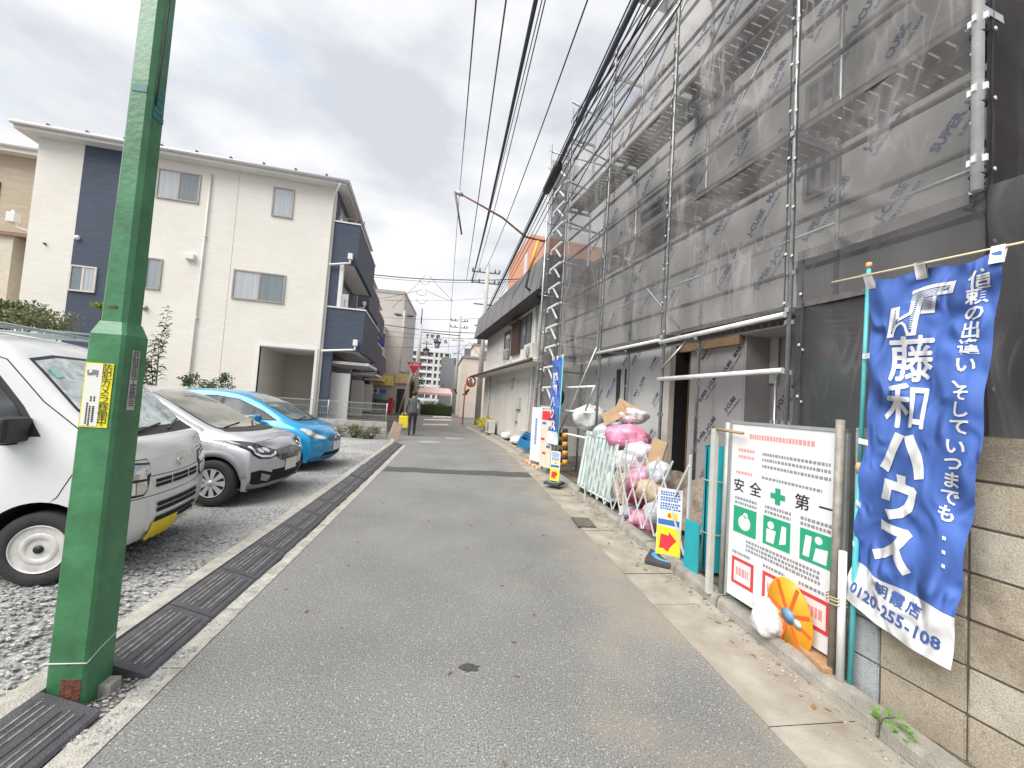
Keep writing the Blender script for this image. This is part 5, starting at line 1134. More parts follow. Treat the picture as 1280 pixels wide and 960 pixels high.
for k, (x, z, mt) in enumerate(((-.12, .9, SR), (.1, 1.05, SBL), (.12, .7, SR), (-.1, .55, SBL), (.05, .4, SR), (-.12, 1.15, SBL))): MB().box(x - .07, x + .07, .021, .023, z - .025, z + .025).build('print_block', mt, b2_)
pa = G(686, 603, .1); a2 = dup(asn, None, (pa.x + .10, pa.y, .06), radians(140), 'far yellow sign with a red arrow at the kerb below the small blue banner')
a2.scale = (.82,) * 3
# small blue nobori
nb = atY(686, 605, 8.3); nbp = Vector((1.99, 8.1, .08)); nt_ = thing('banner', 'small far blue nobori banner with white lettering in front of the scaffold end', 'banner', nbp, radians(100))
MB().tube([(-.28, 0, 0), (-.28, 0, 2.5)], .014, 8).build('pole', TURQ, nt_); MB().tube([(-.33, 0, 2.47), (.3, 0, 2.47)], .007, 6).build('crossbar', CREAM, nt_)
MB().grid(lambda u, v: Vector((-.25 + .5 * u, .03 * sin(v * 9 + u * 4) * v, 2.43 - 1.55 * v)), 12, 40).build('blue_cloth', CLOTHB, nt_); MB().grid(lambda u, v: Vector((-.25 + .5 * u, .03 * sin((1 + v * .17) * 9 + u * 4), 2.43 - 1.55 - .26 * v)), 12, 8).build('white_hem', CLOTHW, nt_)
for i, ch in enumerate('藤和ハウス'): lettering(ch, .24, CLOTHW, nt_, (.05, .035 * sin((.25 + i * .165) * 9 + 2) * (.25 + i * .165) + .012, 2.0 - i * .25), (-1, 0, 0), (0, 0, 1), bold=.012)
for x in (-.25, 0, .25): MB().box(x - .02, x + .02, -.008, .008, 2.41, 2.49).build('loop', CLOTHW, nt_)
# blue crate, white bags, step ramp, round sign by the old house
def crate(p, rz, lab):
    t = thing('crate', lab, 'crate', p, rz); m_ = M('crate_blue', (.03, .27, .55), .4, var=.1)
    for z in (.0, .09, .18): 
        for s_ in (-1, 1): MB().bbox(-.26, .26, s_ * .18 - .012, s_ * .18 + .012, z, z + .07, .004).build('slat', m_, t)
        for s_ in (-1, 1): MB().bbox(s_ * .26 - .012, s_ * .26 + .012, -.165, .165, z, z + .07, .004).build('slat', m_, t)
    MB().box(-.25, .25, -.165, .165, .0, .012).build('base', m_, t); return t
cr = crate(Vector((1.98, 11.3, .34)), radians(60), 'blue plastic crate tipped on a white bag beside the old house'); cr.rotation_euler = (radians(25), radians(-20), radians(60))
for px, py, s_, lab in ((625, 547, .28, 'white rubbish bag near the air conditioner'), (637, 553, .3, 'white rubbish bag before the blue crate'), (653, 560, .26, 'crumpled white bag under the blue crate')):
    p = G(px, py, .12); bag(p + Vector((.28, 0, .1)), s_, s_ * .8, s_ * .5, BAGW, lab, 1, 'rubbish_bag', 'bag', 'white bags by the old house', seed=60 + px)
sr = thing('kerb_step', 'orange and white striped rubber step at the kerb', 'kerb ramp', (1.93, 9.55, .01), radians(96))
for k in range(8): MB().bbox(-.6 + .15 * k, -.455 + .15 * k, 0, .13, 0, .07, .015).build('step_block', M('step_orange', (.55, .24, .06), .6) if k % 2 else M('step_cream', (.55, .50, .40), .6), sr)
rp_ = onplane(661, 508, (2.6, 9.6), (sin(radians(-9.5)), cos(radians(-9.5))))
rs = thing('round_sign', 'round cream sign with a teal and brown emblem beside the old house', 'sign', (2.36, 9.4, 0), radians(115))
MB().lathe([(.23, -.03), (.23, .03), (.22, .035), (0, .035)], 32, Matrix.Translation((0, 0, 1.72)) @ Matrix.Rotation(-pi / 2, 4, 'X')).build('disc', M('cream_disc', (.66, .58, .42), .5, var=.05), rs)
MB().lathe([(.232, -.035), (.242, 0), (.232, .036)], 32, Matrix.Translation((0, 0, 1.72)) @ Matrix.Rotation(-pi / 2, 4, 'X')).build('rim', ABASE, rs)
MB().box(-.09, .09, .036, .045, 1.71, 1.80).build('teal_mark', M('teal_print', (.10, .38, .42), .5), rs); MB().box(-.12, .12, .036, .044, 1.57, 1.65).build('brown_mark', M('brown_print', (.10, .05, .04), .5), rs); MB().box(-.07, .07, .036, .046, 1.82, 1.85).build('black_mark', ABASE, rs)
MB().tube([(0, -.05, 0), (0, -.05, 1.7)], .03, 8).build('stand', M('grey_tube', (.42, .43, .42)), rs)
# little leaves of weeds at the wall foot
LEAF = M('weed_leaf', (.10, .22, .035), .6, var=.35, vs=20)
def tuft(p, n, r, h, lab, mat=LEAF, nm='weed', grp=None, leaf=.03):
    m = MB()
    for _ in range(n):
        a = random.uniform(0, 6.28); rr_ = r * random.random() ** .6; z = h * random.uniform(.1, 1); L_ = leaf * random.uniform(.6, 1.3); c = Vector((cos(a) * rr_, sin(a) * rr_, z)); d = Vector((cos(a + random.uniform(-1, 1)), sin(a + random.uniform(-1, 1)), random.uniform(-.3, .7))).normalized(); s_ = d.cross(Vector((0, 0, 1))).normalized() * L_ * .35; u_ = Vector((0, 0, 1)) * L_ * .12
        m.add([c, c + d * L_ * .5 + s_ + u_, c + d * L_, c + d * L_ * .5 - s_ + u_], [(0, 1, 2, 3)])
    return m.build(nm, mat, None, lab, 'weed', grp, loc=p)
w0 = G(1112, 905, .11); tuft(w0 + Vector((-.01, .0, 0)), 26, .05, .04, 'small green weed at the foot of the block wall by the blue grey blocks'); tuft(G(1128, 922, .11), 14, .03, .03, 'smaller weed sprouting nearer along the wall foot')
# ================================================================ PARKED CARS (local: +x ahead, +y left, z up, x=0 at the front bumper)
def carpaint(name, col, metal=0., rough=.28, flake=0.):
    def fn(t, b, n):
        tcn = n('ShaderNodeTexCoord'); no = n('ShaderNodeTexNoise', i_Scale=2.2, i_Detail=6.); t.links.new(tcn.outputs['Object'], no.inputs['Vector'])
        r = ramp(t, [(.35, tuple(c * .93 for c in col)), (.7, col)]); t.links.new(no.outputs['Fac'], r.inputs['Fac']); t.links.new(r.outputs['Color'], b.inputs['Base Color'])
        b.inputs['Metallic'].default_value = metal; b.inputs['Roughness'].default_value = rough; b.inputs['Coat Weight'].default_value = .8; b.inputs['Coat Roughness'].default_value = .06
        # road film on the lower flanks
        sep = n('ShaderNodeSeparateXYZ'); t.links.new(tcn.outputs['Object'], sep.inputs[0])
        n2 = n('ShaderNodeTexNoise', i_Scale=9., i_Detail=6.); t.links.new(tcn.outputs['Object'], n2.inputs['Vector'])
        mr = n('ShaderNodeMapRange'); mr.inputs[3].default_value = rough - .06; mr.inputs[4].default_value = rough + .16; t.links.new(n2.outputs['Fac'], mr.inputs[0]); t.links.new(mr.outputs[0], b.inputs['Roughness'])
    return node_mat(name, fn)
P_WHITE = carpaint('van_white', (.74, .745, .75), 0, .3); P_SILV = carpaint('car_silver', (.56, .57, .60), .55, .34); P_BLUE = carpaint('car_blue', (.012, .30, .60), .35, .28)
TYRE = M('tyre_rubber', (.035, .033, .034), .8, var=.3, vs=14, bump=.2, bs=50); BLKP = M('black_plastic', (.022, .022, .024), .55, var=.2, vs=20); BLKG = M('gloss_black', (.012, .012, .014), .12, var=0, coat=.5)
WELL = M('wheel_well', (.012, .011, .011), .9, var=.3); CHROME = M('chrome', (.72, .73, .75), .12, .95, var=0); RIMS = M('rim_silver', (.60, .61, .62), .35, .25, var=.1); STEELW = M('steel_wheel', (.62, .61, .58), .45, .12, var=.2, vs=9)
LENS = M('headlamp_clear', (.55, .57, .60), .08, .35, var=.25, vs=30, coat=1.); LENSD = M('headlamp_dark', (.06, .065, .075), .08, .3, var=.3, vs=18, coat=1.); DRL = M('lamp_white', (.80, .82, .85), .2, var=0, coat=1.)
GREYC = M('grey_cladding', (.30, .31, .33), .5, var=.1); PLW = M('plate_white', (.72, .73, .70), .45, var=.04); PLY = M('plate_yellow', (.80, .60, .02), .45, var=.04); PLGREEN = M('plate_green', (.02, .20, .10), .5, var=0); AMBER = M('amber_lens', (.75, .35, .05), .15, var=0, coat=1.)
WSHADE = node_mat('sunshade_behind_glass', lambda t, b, n: None)
def _ws(m):
    t = m.node_tree; b = t.nodes['Principled BSDF']; n = lambda ty, **k: _nn(t, ty, k)
    tcn = n('ShaderNodeTexCoord'); v = n('ShaderNodeTexVoronoi', i_Scale=5.); no = n('ShaderNodeTexNoise', i_Scale=8., i_Detail=6.); mp = n('ShaderNodeMapping'); mp.inputs['Rotation'].default_value = (.6, .3, .4)
    no.inputs['Distortion'].default_value = 1.2
    t.links.new(tcn.outputs['Object'], mp.inputs['Vector']); t.links.new(mp.outputs['Vector'], v.inputs['Vector']); t.links.new(mp.outputs['Vector'], no.inputs['Vector'])
    r = ramp(t, [(.3, (.22, .27, .27)), (.5, (.48, .54, .54)), (.68, (.66, .72, .72))]); t.links.new(no.outputs['Fac'], r.inputs['Fac']); t.links.new(r.outputs['Color'], b.inputs['Base Color'])
    b.inputs['Roughness'].default_value = .35; b.inputs['Coat Weight'].default_value = 1; b.inputs['Coat Roughness'].default_value = .02
    bp = n('ShaderNodeBump', i_Strength=.5, i_Distance=.03); t.links.new(no.outputs['Fac'], bp.inputs['Height']); t.links.new(bp.outputs['Normal'], b.inputs['Normal'])
_ws(WSHADE)
def cabin(name, c0, c1):
    def fn(t, b, n):
        tcn = n('ShaderNodeTexCoord'); no = n('ShaderNodeTexNoise', i_Scale=2.4, i_Detail=3.); t.links.new(tcn.outputs['Object'], no.inputs['Vector'])
        r = ramp(t, [(.42, c0), (.58, c1)]); t.links.new(no.outputs['Fac'], r.inputs['Fac']); t.links.new(r.outputs['Color'], b.inputs['Base Color'])
        b.inputs['Roughness'].default_value = .04; b.inputs['Specular IOR Level'].default_value = .5 if 'side' not in name else .22; b.inputs['Coat Weight'].default_value = .35 if 'side' not in name else 0; b.inputs['Coat Roughness'].default_value = .01
    return node_mat(name, fn)
GL_W = cabin('windscreen_glass', (.13, .135, .12), (.24, .24, .205)); GL_S = cabin('side_glass', (.03, .034, .037), (.12, .128, .132)); GL_B = cabin('blue_car_screen', (.10, .13, .13), (.20, .23, .22))
def body(stations, rows_front, spec, arches, mat):
    """stations rear->front: (x, z_top, half_w_top, z_belt, half_w_max); rows by fraction; closed body, subdivided, wheel tunnels cut"""
    zs = spec['sill']; NB = 7; bs = [-1, -.86, -.5, 0, .5, .86, 1]
    na = len(stations); R = 6
    V = {}; verts = []; faces = []
    def put_(k, p):
        if k not in V: V[k] = len(verts); verts.append(Vector(p))
        return V[k]
    def side(a, c, s):
        x, zt, wt, zb, wm = stations[a]
        rows = [(zs, wm * .93), (zs + .10, wm * .985), (zs + (zb - zs) * .55, wm), (zb, wm * spec.get('belt', .975)), (zb + (zt - zb) * .55, wm * .975 + (wt - wm * .975) * .62), (zt, wt)]
        z, w = rows[c]
        if a == na - 1: x = x + spec['nose'][c] - spec['round']
        if a == 0: x = x + spec.get('tail', [0] * 6)[c]
        return Vector((x, s * w, z))
    def P(a, b, c):
        if a in (0, na - 1) :
            e = side(a, c, 1); bb = bs[b]
            x = e.x + (spec['round'] * (1 - abs(bb) ** 2.2) if a == na - 1 else -spec.get('rround', .12) * (1 - abs(bb) ** 2.4))
            return Vector((x, e.y * bb, e.z + (spec.get('crown', .02) * (1 - bb * bb) if c == R - 1 else 0)))
        if c == R - 1:
            e = side(a, c, 1); bb = bs[b]; return Vector((e.x, e.y * bb, e.z + spec.get('crown', .035) * (1 - bb * bb)))
        if c == 0: e = side(a, 0, 1); return Vector((e.x, e.y * bs[b], e.z))
        return side(a, c, -1 if b == 0 else 1)
    def idx(a, b, c): return put_((a, b, c), P(a, b, c))
    for a in range(na - 1):
        for b in range(NB - 1):
            faces.append([idx(a, b, R - 1), idx(a + 1, b, R - 1), idx(a + 1, b + 1, R - 1), idx(a, b + 1, R - 1)]); faces.append([idx(a, b, 0), idx(a, b + 1, 0), idx(a + 1, b + 1, 0), idx(a + 1, b, 0)])
        for c in range(R - 1):
            faces.append([idx(a, 0, c), idx(a + 1, 0, c), idx(a + 1, 0, c + 1), idx(a, 0, c + 1)]); faces.append([idx(a, NB - 1, c), idx(a, NB - 1, c + 1), idx(a + 1, NB - 1, c + 1), idx(a + 1, NB - 1, c)])
    for b in range(NB - 1):
        for c in range(R - 1):
            faces.append([idx(0, b, c), idx(0, b, c + 1), idx(0, b + 1, c + 1), idx(0, b + 1, c)]); faces.append([idx(na - 1, b, c), idx(na - 1, b + 1, c), idx(na - 1, b + 1, c + 1), idx(na - 1, b, c + 1)])
    me = bpy.data.meshes.new('body'); me.from_pydata([tuple(v) for v in verts], [], faces); me.materials.append(mat)
    bm = bmesh.new(); bm.from_mesh(me); bmesh.ops.recalc_face_normals(bm, faces=bm.faces[:])
    cl = bm.edges.layers.float.new('crease_edge')
    for e in bm.edges:
        zz = [v.co.z for v in e.verts]
        if abs(zz[0] - zs) < .001 and abs(zz[1] - zs) < .001: e[cl] = .6
    bm.to_mesh(me); bm.free()
    o = bpy.data.objects.new('body', me); C.objects.link(o)
    s_ = o.modifiers.new('sub', 'SUBSURF'); s_.levels = 3; s_.render_levels = 3
    for i, (ax, az, ar) in enumerate(arches):
        cu = MB().lathe([(ar, -1.2), (ar, 1.2)], 40, Matrix.Translation((ax, 0, az)) @ Matrix.Rotation(pi / 2, 4, 'X')).build('cut', WELL)
        # leave a floor between the two wells
        md = o.modifiers.new('arch%d' % i, 'BOOLEAN'); md.operation = 'DIFFERENCE'; md.object = cu; md.solver = 'EXACT'
        try: md.material_mode = 'TRANSFER'
        except Exception: pass
    bpy.context.view_layer.update()
    nm = bpy.data.meshes.new_from_object(o.evaluated_get(bpy.context.evaluated_depsgraph_get())); nm.name = 'body'
    for q in [m_.object for m_ in o.modifiers if m_.type == 'BOOLEAN']: bpy.data.objects.remove(q)
    bpy.data.objects.remove(o)
    for p in nm.polygons: p.use_smooth = True
    nm.set_sharp_from_angle(angle=radians(34)); return nm
class Proj:
    def __init__(s, me): s.bvh = BVHTree.FromPolygons([v.co.copy() for v in me.vertices], [tuple(p.vertices) for p in me.polygons])
    def hit(s, p, d):
        r = s.bvh.ray_cast(Vector(p), Vector(d)); return r[0], r[1]
    def patch(s, poly, axis, name, mat, parent, off=.003, th=.004, res=.05, label=None, smooth=True, side=-1):
        """project a 2D outline on the body. axis 'side': (x,z) from y=side; 'front': (y,z) from +x; 'top': (x,y) from +z"""
        bm = bmesh.new(); vs = [bm.verts.new((a, b, 0)) for a, b in poly]; f = bm.faces.new(vs)
        bmesh.ops.triangulate(bm, faces=[f])
        for _ in range(6):
            es = [e for e in bm.edges if e.calc_length() > res]
            if not es: break
            bmesh.ops.subdivide_edges(bm, edges=es, cuts=1); bmesh.ops.triangulate(bm, faces=bm.faces[:])
        dirs = {'side': lambda a, b: ((a, side * 3, b), (0, -side, 0)), 'front': lambda a, b: ((3, a, b), (-1, 0, 0)), 'top': lambda a, b: ((a, b, 4), (0, 0, -1))}[axis]
        bad = []
        for v in bm.verts:
            o_, d_ = dirs(v.co.x, v.co.y); h, n = s.hit(o_, d_)
            if h is None: bad.append(v); continue
            if n.dot(Vector(d_)) > 0: n = -n
            v.co = h + n * off
        bmesh.ops.delete(bm, geom=bad, context='VERTS')
        if th and bm.faces:
            r = bmesh.ops.extrude_face_region(bm, geom=bm.faces[:]); back = Vector(dirs(0, 0)[1]).normalized()
            for v in [g for g in r['geom'] if isinstance(g, bmesh.types.BMVert)]: v.co += back * (th + .004)
        bmesh.ops.recalc_face_normals(bm, faces=bm.faces[:])
        me = bpy.data.meshes.new(name); bm.to_mesh(me); bm.free(); me.materials.append(mat)
        if smooth:
            for p in me.polygons: p.use_smooth = False
        o = put(name, me, parent, label); return o
    def band(s, pts, w, axis, name, mat, parent, **k):
        """thin strip following a 2D polyline"""
        L_, R_ = [], []
        for i, p in enumerate(pts):
            a = Vector(pts[max(i - 1, 0)]); b = Vector(pts[min(i + 1, len(pts) - 1)]); d = (b - a).normalized(); n = Vector((-d.y, d.x)) * w / 2; p = Vector(p)
            L_.append(tuple(p + n)); R_.append(tuple(p - n))
        return s.patch(L_ + R_[::-1], axis, name, mat, parent, **k)
def wheel(parent, x, y, r, w, style, side):
    t = MB(); M_ = Matrix.Translation((x, y, r)) @ Matrix.Rotation(-side * pi / 2, 4, 'X')       # local +z points outwards
    rr = r * .66
    t.lathe([(rr, -w / 2), (r * .93, -w / 2), (r, -w / 2 + .02), (r, w / 2 - .025), (r * .985, w / 2 - .012), (r * .93, w / 2), (rr * 1.06, w / 2 + .002), (rr, w / 2 - .008), (rr * .98, -w / 2 + .02), (rr, -w / 2)], 44, M_, cap=False)
    wo = t.build('wheel', TYRE, parent)
    z = w / 2
    if style == 'steel':
        MB().lathe([(rr, z - .012), (rr * .965, z + .002), (rr * .93, z - .004), (rr * .9, z - .035), (rr * .72, z - .03), (rr * .66, z - .012), (rr * .42, z - .006), (rr * .36, z - .03), (0, z - .03)], 40, M_).build('rim', STEELW, wo)
        h = MB()
        for k in range(16):
            a = 2 * pi * k / 16; h.lathe([(.0165, 0), (0, .001)], 8, M_ @ Matrix.Translation((rr * .81 * cos(a), rr * .81 * sin(a), z - .026)) @ Matrix.Rotation(0, 4, 'X'))
        h.build('rim_hole', WELL, wo)
        nb = MB()
        for k in range(4): a = 2 * pi * k / 4 + .5; nb.lathe([(.010, 0), (.010, .014), (0, .016)], 6, M_ @ Matrix.Translation((rr * .3 * cos(a), rr * .3 * sin(a), z - .03)))
        nb.build('wheel_nut', CHROME, wo)
        MB().lathe([(.032, z - .03), (.03, z - .004), (0, z - .002)], 12, M_).build('hub_cap', BLKP, wo)
    else:
        MB().lathe([(rr, z - .01), (rr * .97, z + .001), (rr * .93, z - .006), (rr * .9, z - .05), (0, z - .055)], 40, M_).build('rim', WELL, wo)
        sp = MB(); n = 9 if style == 'cover' else 5
        for k in range(n):
            a0 = 2 * pi * k / n
            for da, w0, w1 in (((-.1, .011, .02), (.1, .011, .02)) if n == 9 else ((-.16, .014, .022), (.16, .014, .022))):
                vs = []
                for q_, ww, zz in ((.14, w0 + .006, z - .006), (.6, w0 + .008, z - .004), (.96, w1, z - .003)):
                    a = a0 + da * (q_ + .1); c_ = Vector((cos(a) * rr * q_, sin(a) * rr * q_, zz)); tn = Vector((-sin(a), cos(a), 0))
                    vs += [c_ - tn * ww, c_ + tn * ww, c_ + tn * ww * .6 - Vector((0, 0, .02)), c_ - tn * ww * .6 - Vector((0, 0, .02))]
                sp.add([M_ @ v for v in vs], [(0, 1, 5, 4), (4, 5, 9, 8), (1, 2, 6, 5), (5, 6, 10, 9), (3, 0, 4, 7), (7, 4, 8, 11)])
        sp.lathe([(rr * .97, z - .004), (rr * .93, z + .002), (rr * .90, z - .004)], 40, M_, cap=False); sp.build('spokes', RIMS, wo)
        MB().lathe([(rr * .2, z - .012), (rr * .19, z + .002), (0, z + .004)], 20, M_).build('hub_cap', RIMS, wo)
    return wo
def arch_ring(J, t, ax, az, r0, r1, mat, s, name='arch_cladding'):
    m = MB(); vs = []; n = 26
    for k in range(n + 1):
        a = radians(-14 + 208 * k / n); h, nn = J.hit((ax + r1 * cos(a), s * 3, max(.2, az + r1 * sin(a))), (0, -s, 0)); y = h.y if h else s * .83
        y2 = (lambda h2: h2.y if h2 else y)(J.hit((ax + (r1 + .03) * cos(a), s * 3, max(.2, az + (r1 + .03) * sin(a))), (0, -s, 0))[0])
        for r, yy in ((r1 + .005, y - s * .01), (r1 - .008, y + s * .010), (r0, y + s * .018), (r0, y - s * .05)): vs.append((ax + r * cos(a), yy, az + r * sin(a)))
    m.add(vs, [(4 * k + j, 4 * k + 4 + j, 4 * k + 5 + j, 4 * k + 1 + j) for k in range(n) for j in range(3)], True); return m.build(name, mat, t)
# ------------------------------------------------ white kei van
def build_van():
    X0, Y0, rz = -2.35, 3.81, radians(8.4)
    t = thing('van', 'white kei van with yellow plate and silvery sunshade, parked behind the green lamp post', 'van', (X0, Y0, .05), rz); t.scale = (.918,) * 3
    W_ = .7375
    st = [(-3.39, 1.86, .60, 1.02, W_ * .98), (-3.2, 1.885, .64, 1.02, W_), (-2.6, 1.895, .655, 1.02, W_), (-1.7, 1.885, .655, 1.0, W_), (-1.22, 1.875, .645, .99, W_), (-1.0, 1.80, .625, .985, W_), (-.86, 1.70, .62, .98, W_), (-.62, 1.45, .63, .965, W_), (-.36, 1.17, .65, .95, W_ * .995), (-.25, 1.09, .665, .93, W_ * .99), (-.16, 1.045, .66, .90, W_ * .98), (-.07, .975, .64, .86, W_ * .97)]
    spec = dict(sill=.20, nose=[-.03, .05, .06, .035, .015, -.02], round=.10, tail=[0, 0, 0, 0, .03, .06], crown=.03, belt=.985)
    me = body(st, None, spec, [(-.55, .28, .345), (-2.91, .28, .345)], P_WHITE)
    put('body', me, t); J = Proj(me)
    J.patch([(-.585, 1.135), (-.605, 1.30), (-.555, 1.68), (-.3, 1.725), (.3, 1.725), (.555, 1.68), (.605, 1.30), (.585, 1.135), (.3, 1.115), (-.3, 1.115)], 'front', 'windscreen_seal', BLKP, t, off=.002, th=.002)
    J.patch([(-.56, 1.16), (-.58, 1.31), (-.532, 1.66), (-.3, 1.70), (.3, 1.70), (.532, 1.66), (.58, 1.31), (.56, 1.16), (.3, 1.14), (-.3, 1.14)], 'front', 'windscreen', WSHADE, t, off=.0065, th=.003, label='windscreen with a crinkled silver sunshade behind it')
    J.patch([(-.50, 1.60), (-.43, 1.61), (-.435, 1.545), (-.505, 1.535)], 'front', 'inspection_sticker', M('sticker_teal', (.32, .55, .52), .4, var=.05), t, off=.0125, th=.001)
    J.patch([(-.62, 1.085), (-.6, 1.145), (-.3, 1.125), (.3, 1.125), (.6, 1.145), (.62, 1.085), (.3, 1.085), (-.3, 1.085)], 'front', 'cowl', BLKP, t, off=.004)
    for a, b in (((-.35, 1.115), (.12, 1.16)), ((.12, 1.115), (.5, 1.18))):
        h0, n0 = J.hit((3, a[0], a[1]), (-1, 0, 0)); h1, n1 = J.hit((3, b[0], b[1]), (-1, 0, 0))
        MB().tube([h0 + Vector((.03, 0, 0)), h0.lerp(h1, .5) + Vector((.035, 0, .01)), h1 + Vector((.02, 0, .005))], .009, 6).build('wiper', BLKP, t)
    for s in (-1, 1):
        J.patch([(-1.58, 1.03), (-1.62, 1.40), (-1.56, 1.67), (-1.14, 1.665), (-.98, 1.60), (-.76, 1.32), (-.62, 1.10)], 'side', 'side_window_seal', BLKP, t, off=.002, th=.002, side=s)
        J.patch([(-1.55, 1.06), (-1.585, 1.40), (-1.53, 1.64), (-1.15, 1.635), (-1.01, 1.575), (-.805, 1.32), (-.68, 1.125)], 'side', 'side_window', GL_S, t, off=.0065, th=.003, side=s)
        J.patch([(-2.62, 1.06), (-2.62, 1.63), (-1.74, 1.64), (-1.74, 1.06)], 'side', 'side_window', GL_S, t, off=.004, th=.003, side=s)
        J.band([(-1.665, .26), (-1.665, .62), (-1.67, 1.7), (-1.58, 1.735), (-1.12, 1.73), (-.92, 1.66), (-.66, 1.36), (-.42, 1.16), (-.355, 1.06), (-.38, .85), (-.46, .66), (-.50, .62)], .007, 'side', 'door_gap', BLKG, t, off=.0012, th=.001, side=s)
        J.patch([(-1.55, .88), (-1.55, .915), (-1.38, .915), (-1.38, .88)], 'side', 'door_handle', P_WHITE, t, off=.02, th=.02, side=s)
        m = MB(); yy = s * .79
        m.bbox(-.84, -.68, yy - .125, yy + .125, 1.06, 1.245, .04); m.build('mirror', BLKP, t); MB().box(-.81, -.74, min(s * .70, yy), max(s * .70, yy), 1.04, 1.075).build('mirror_arm', BLKP, t)
        pts = [(s * a, b) for a, b in ((.40, .87), (.64, .90), (.69, .86), (.685, .67), (.655, .615), (.47, .605), (.43, .64), (.44, .72), (.40, .76))]
        J.patch(pts, 'front', 'headlight_frame', BLKP, t, off=.003, th=.004)
        hl = J.patch([(s * a, b) for a, b in ((.415, .855), (.63, .882), (.672, .85), (.67, .76), (.45, .745), (.452, .77), (.415, .785))], 'front', 'headlight', LENS, t, off=.012, th=.006)
        J.patch([(s * a, b) for a, b in ((.45, .725), (.55, .73), (.55, .63), (.48, .625), (.445, .66))], 'front', 'lamp_reflector', CHROME, hl, off=.013, th=.004); J.patch([(s * a, b) for a, b in ((.56, .73), (.665, .74), (.66, .67), (.645, .64), (.56, .632))], 'front', 'lamp_reflector', DRL, hl, off=.013, th=.004)
    J.band([(-.70, .905), (-.42, .905), (-.39, .755), (0, .743), (.39, .755), (.42, .905), (.70, .905)], .008, 'front', 'bonnet_gap', BLKG, t, off=.001, th=.001)
    J.patch([(-.37, .73), (.37, .73), (.35, .64), (-.35, .64)], 'front', 'upper_grille', P_WHITE, t, off=.006, th=.006)
    for z in (.705, .665): J.patch([(-.345, z + .015), (.345, z + .015), (.34, z - .013), (-.34, z - .013)], 'front', 'grille_slot', WELL, t, off=.013, th=.002)
    for k in (1, 3): J.patch([(-.28 + .14 * k - .004, .722), (-.28 + .14 * k + .004, .722), (-.28 + .14 * k + .004, .65), (-.28 + .14 * k - .004, .65)], 'front', 'grille_bar', P_WHITE, t, off=.0155, th=.003)
    J.band([(-.74, .60), (-.4, .588), (0, .583), (.4, .588), (.74, .60)], .007, 'front', 'bumper_gap', BLKG, t, off=.001, th=.001)
    J.patch([(-.42, .545), (.42, .545), (.36, .29), (-.36, .29)], 'front', 'bumper_frame', P_WHITE, t, off=.012, th=.012)
    for z in (.503, .453, .378, .332):
        for k in range(5):
            a = -.33 + k * .132; J.patch([(a + .004, z + .017), (a + .126, z + .017), (a + .126, z - .016), (a + .004, z - .016)], 'front', 'bumper_slot', WELL, t, off=.026, th=.003)
    o = J.patch([(-.36, .36), (-.03, .36), (-.03, .19), (-.36, .19)], 'front', 'number_plate', PLY, t, off=.035, th=.006, label='yellow number plate'); 
    # emblem: winged m inside an oval ring
    h, n_ = J.hit((3, 0, .83), (-1, 0, 0)); Me = Matrix.Translation(h + Vector((.008, 0, 0))) @ Matrix.Rotation(radians(-12), 4, 'Y') @ Matrix.Rotation(pi / 2, 4, 'Z') @ Matrix.Rotation(pi / 2, 4, 'X')
    em = MB(); em.lathe([(1, 0), (1, .006), (.82, .006), (.82, 0)], 28, cap=False, m=Me @ Matrix.Diagonal((.048, .040, 1, 1)))
    for sg in (-1, 1): em.prism([(sg * x, y) for x, y in ((0, -.012), (.012, .004), (.028, .012), (.043, .010), (.030, .003), (.020, -.010), (.008, -.022), (0, -.026))], .006, Me)
    em.build('emblem', CHROME, t)
    for k, dx in enumerate((.0, .012, .024)): J.patch([(.385 + dx, .63), (.378 + dx, .63), (.378 + dx, .60), (.385 + dx, .60)], 'front', 'badge', CHROME, t, off=.008, th=.002)
    for s in (-1, 1):
        wheel(t, -.55, s * .635, .272, .15, 'steel', s); wheel(t, -2.91, s * .635, .272, .15, 'steel', s)
    MB().box(-3.2, -.3, -.55, .55, .17, .3).build('underbody', WELL, t)
    J.band([(-1.1, 1.862), (-3.2, 1.862)], .01, 'side', 'roof_drip', BLKP, t, off=.001, th=.001)
    # roof rack
    rk = MB()
    for y in (-.62, -.30, .30, .62): rk.tube([(-1.12, y, 1.93), (-3.25, y, 1.95)], .014, 8)
    for x in (-1.12, -1.8, -2.5, -3.25): rk.tube([(x, -.62, 1.94), (x, .62, 1.94)], .014, 8)
    for y in (-.62, .62): rk.tube([(-1.12, y, 2.0), (-3.25, y, 2.02)], .011, 8)
    for y in (-.62, .62):
        for x in (-1.12, -1.8, -2.5, -3.25): rk.tube([(x, y, 1.80), (x, y, 2.01)], .012, 8)
    for k in range(34): rk.bar((-1.2 - k * .06, -.6, 1.95), (-1.2 - k * .06, -.34, 1.95), .008, .006)
    rk.build('roof_rack', M('rack_grey', (.36, .43, .43), .45, .4, var=.1), t)
    return t
van = build_van()
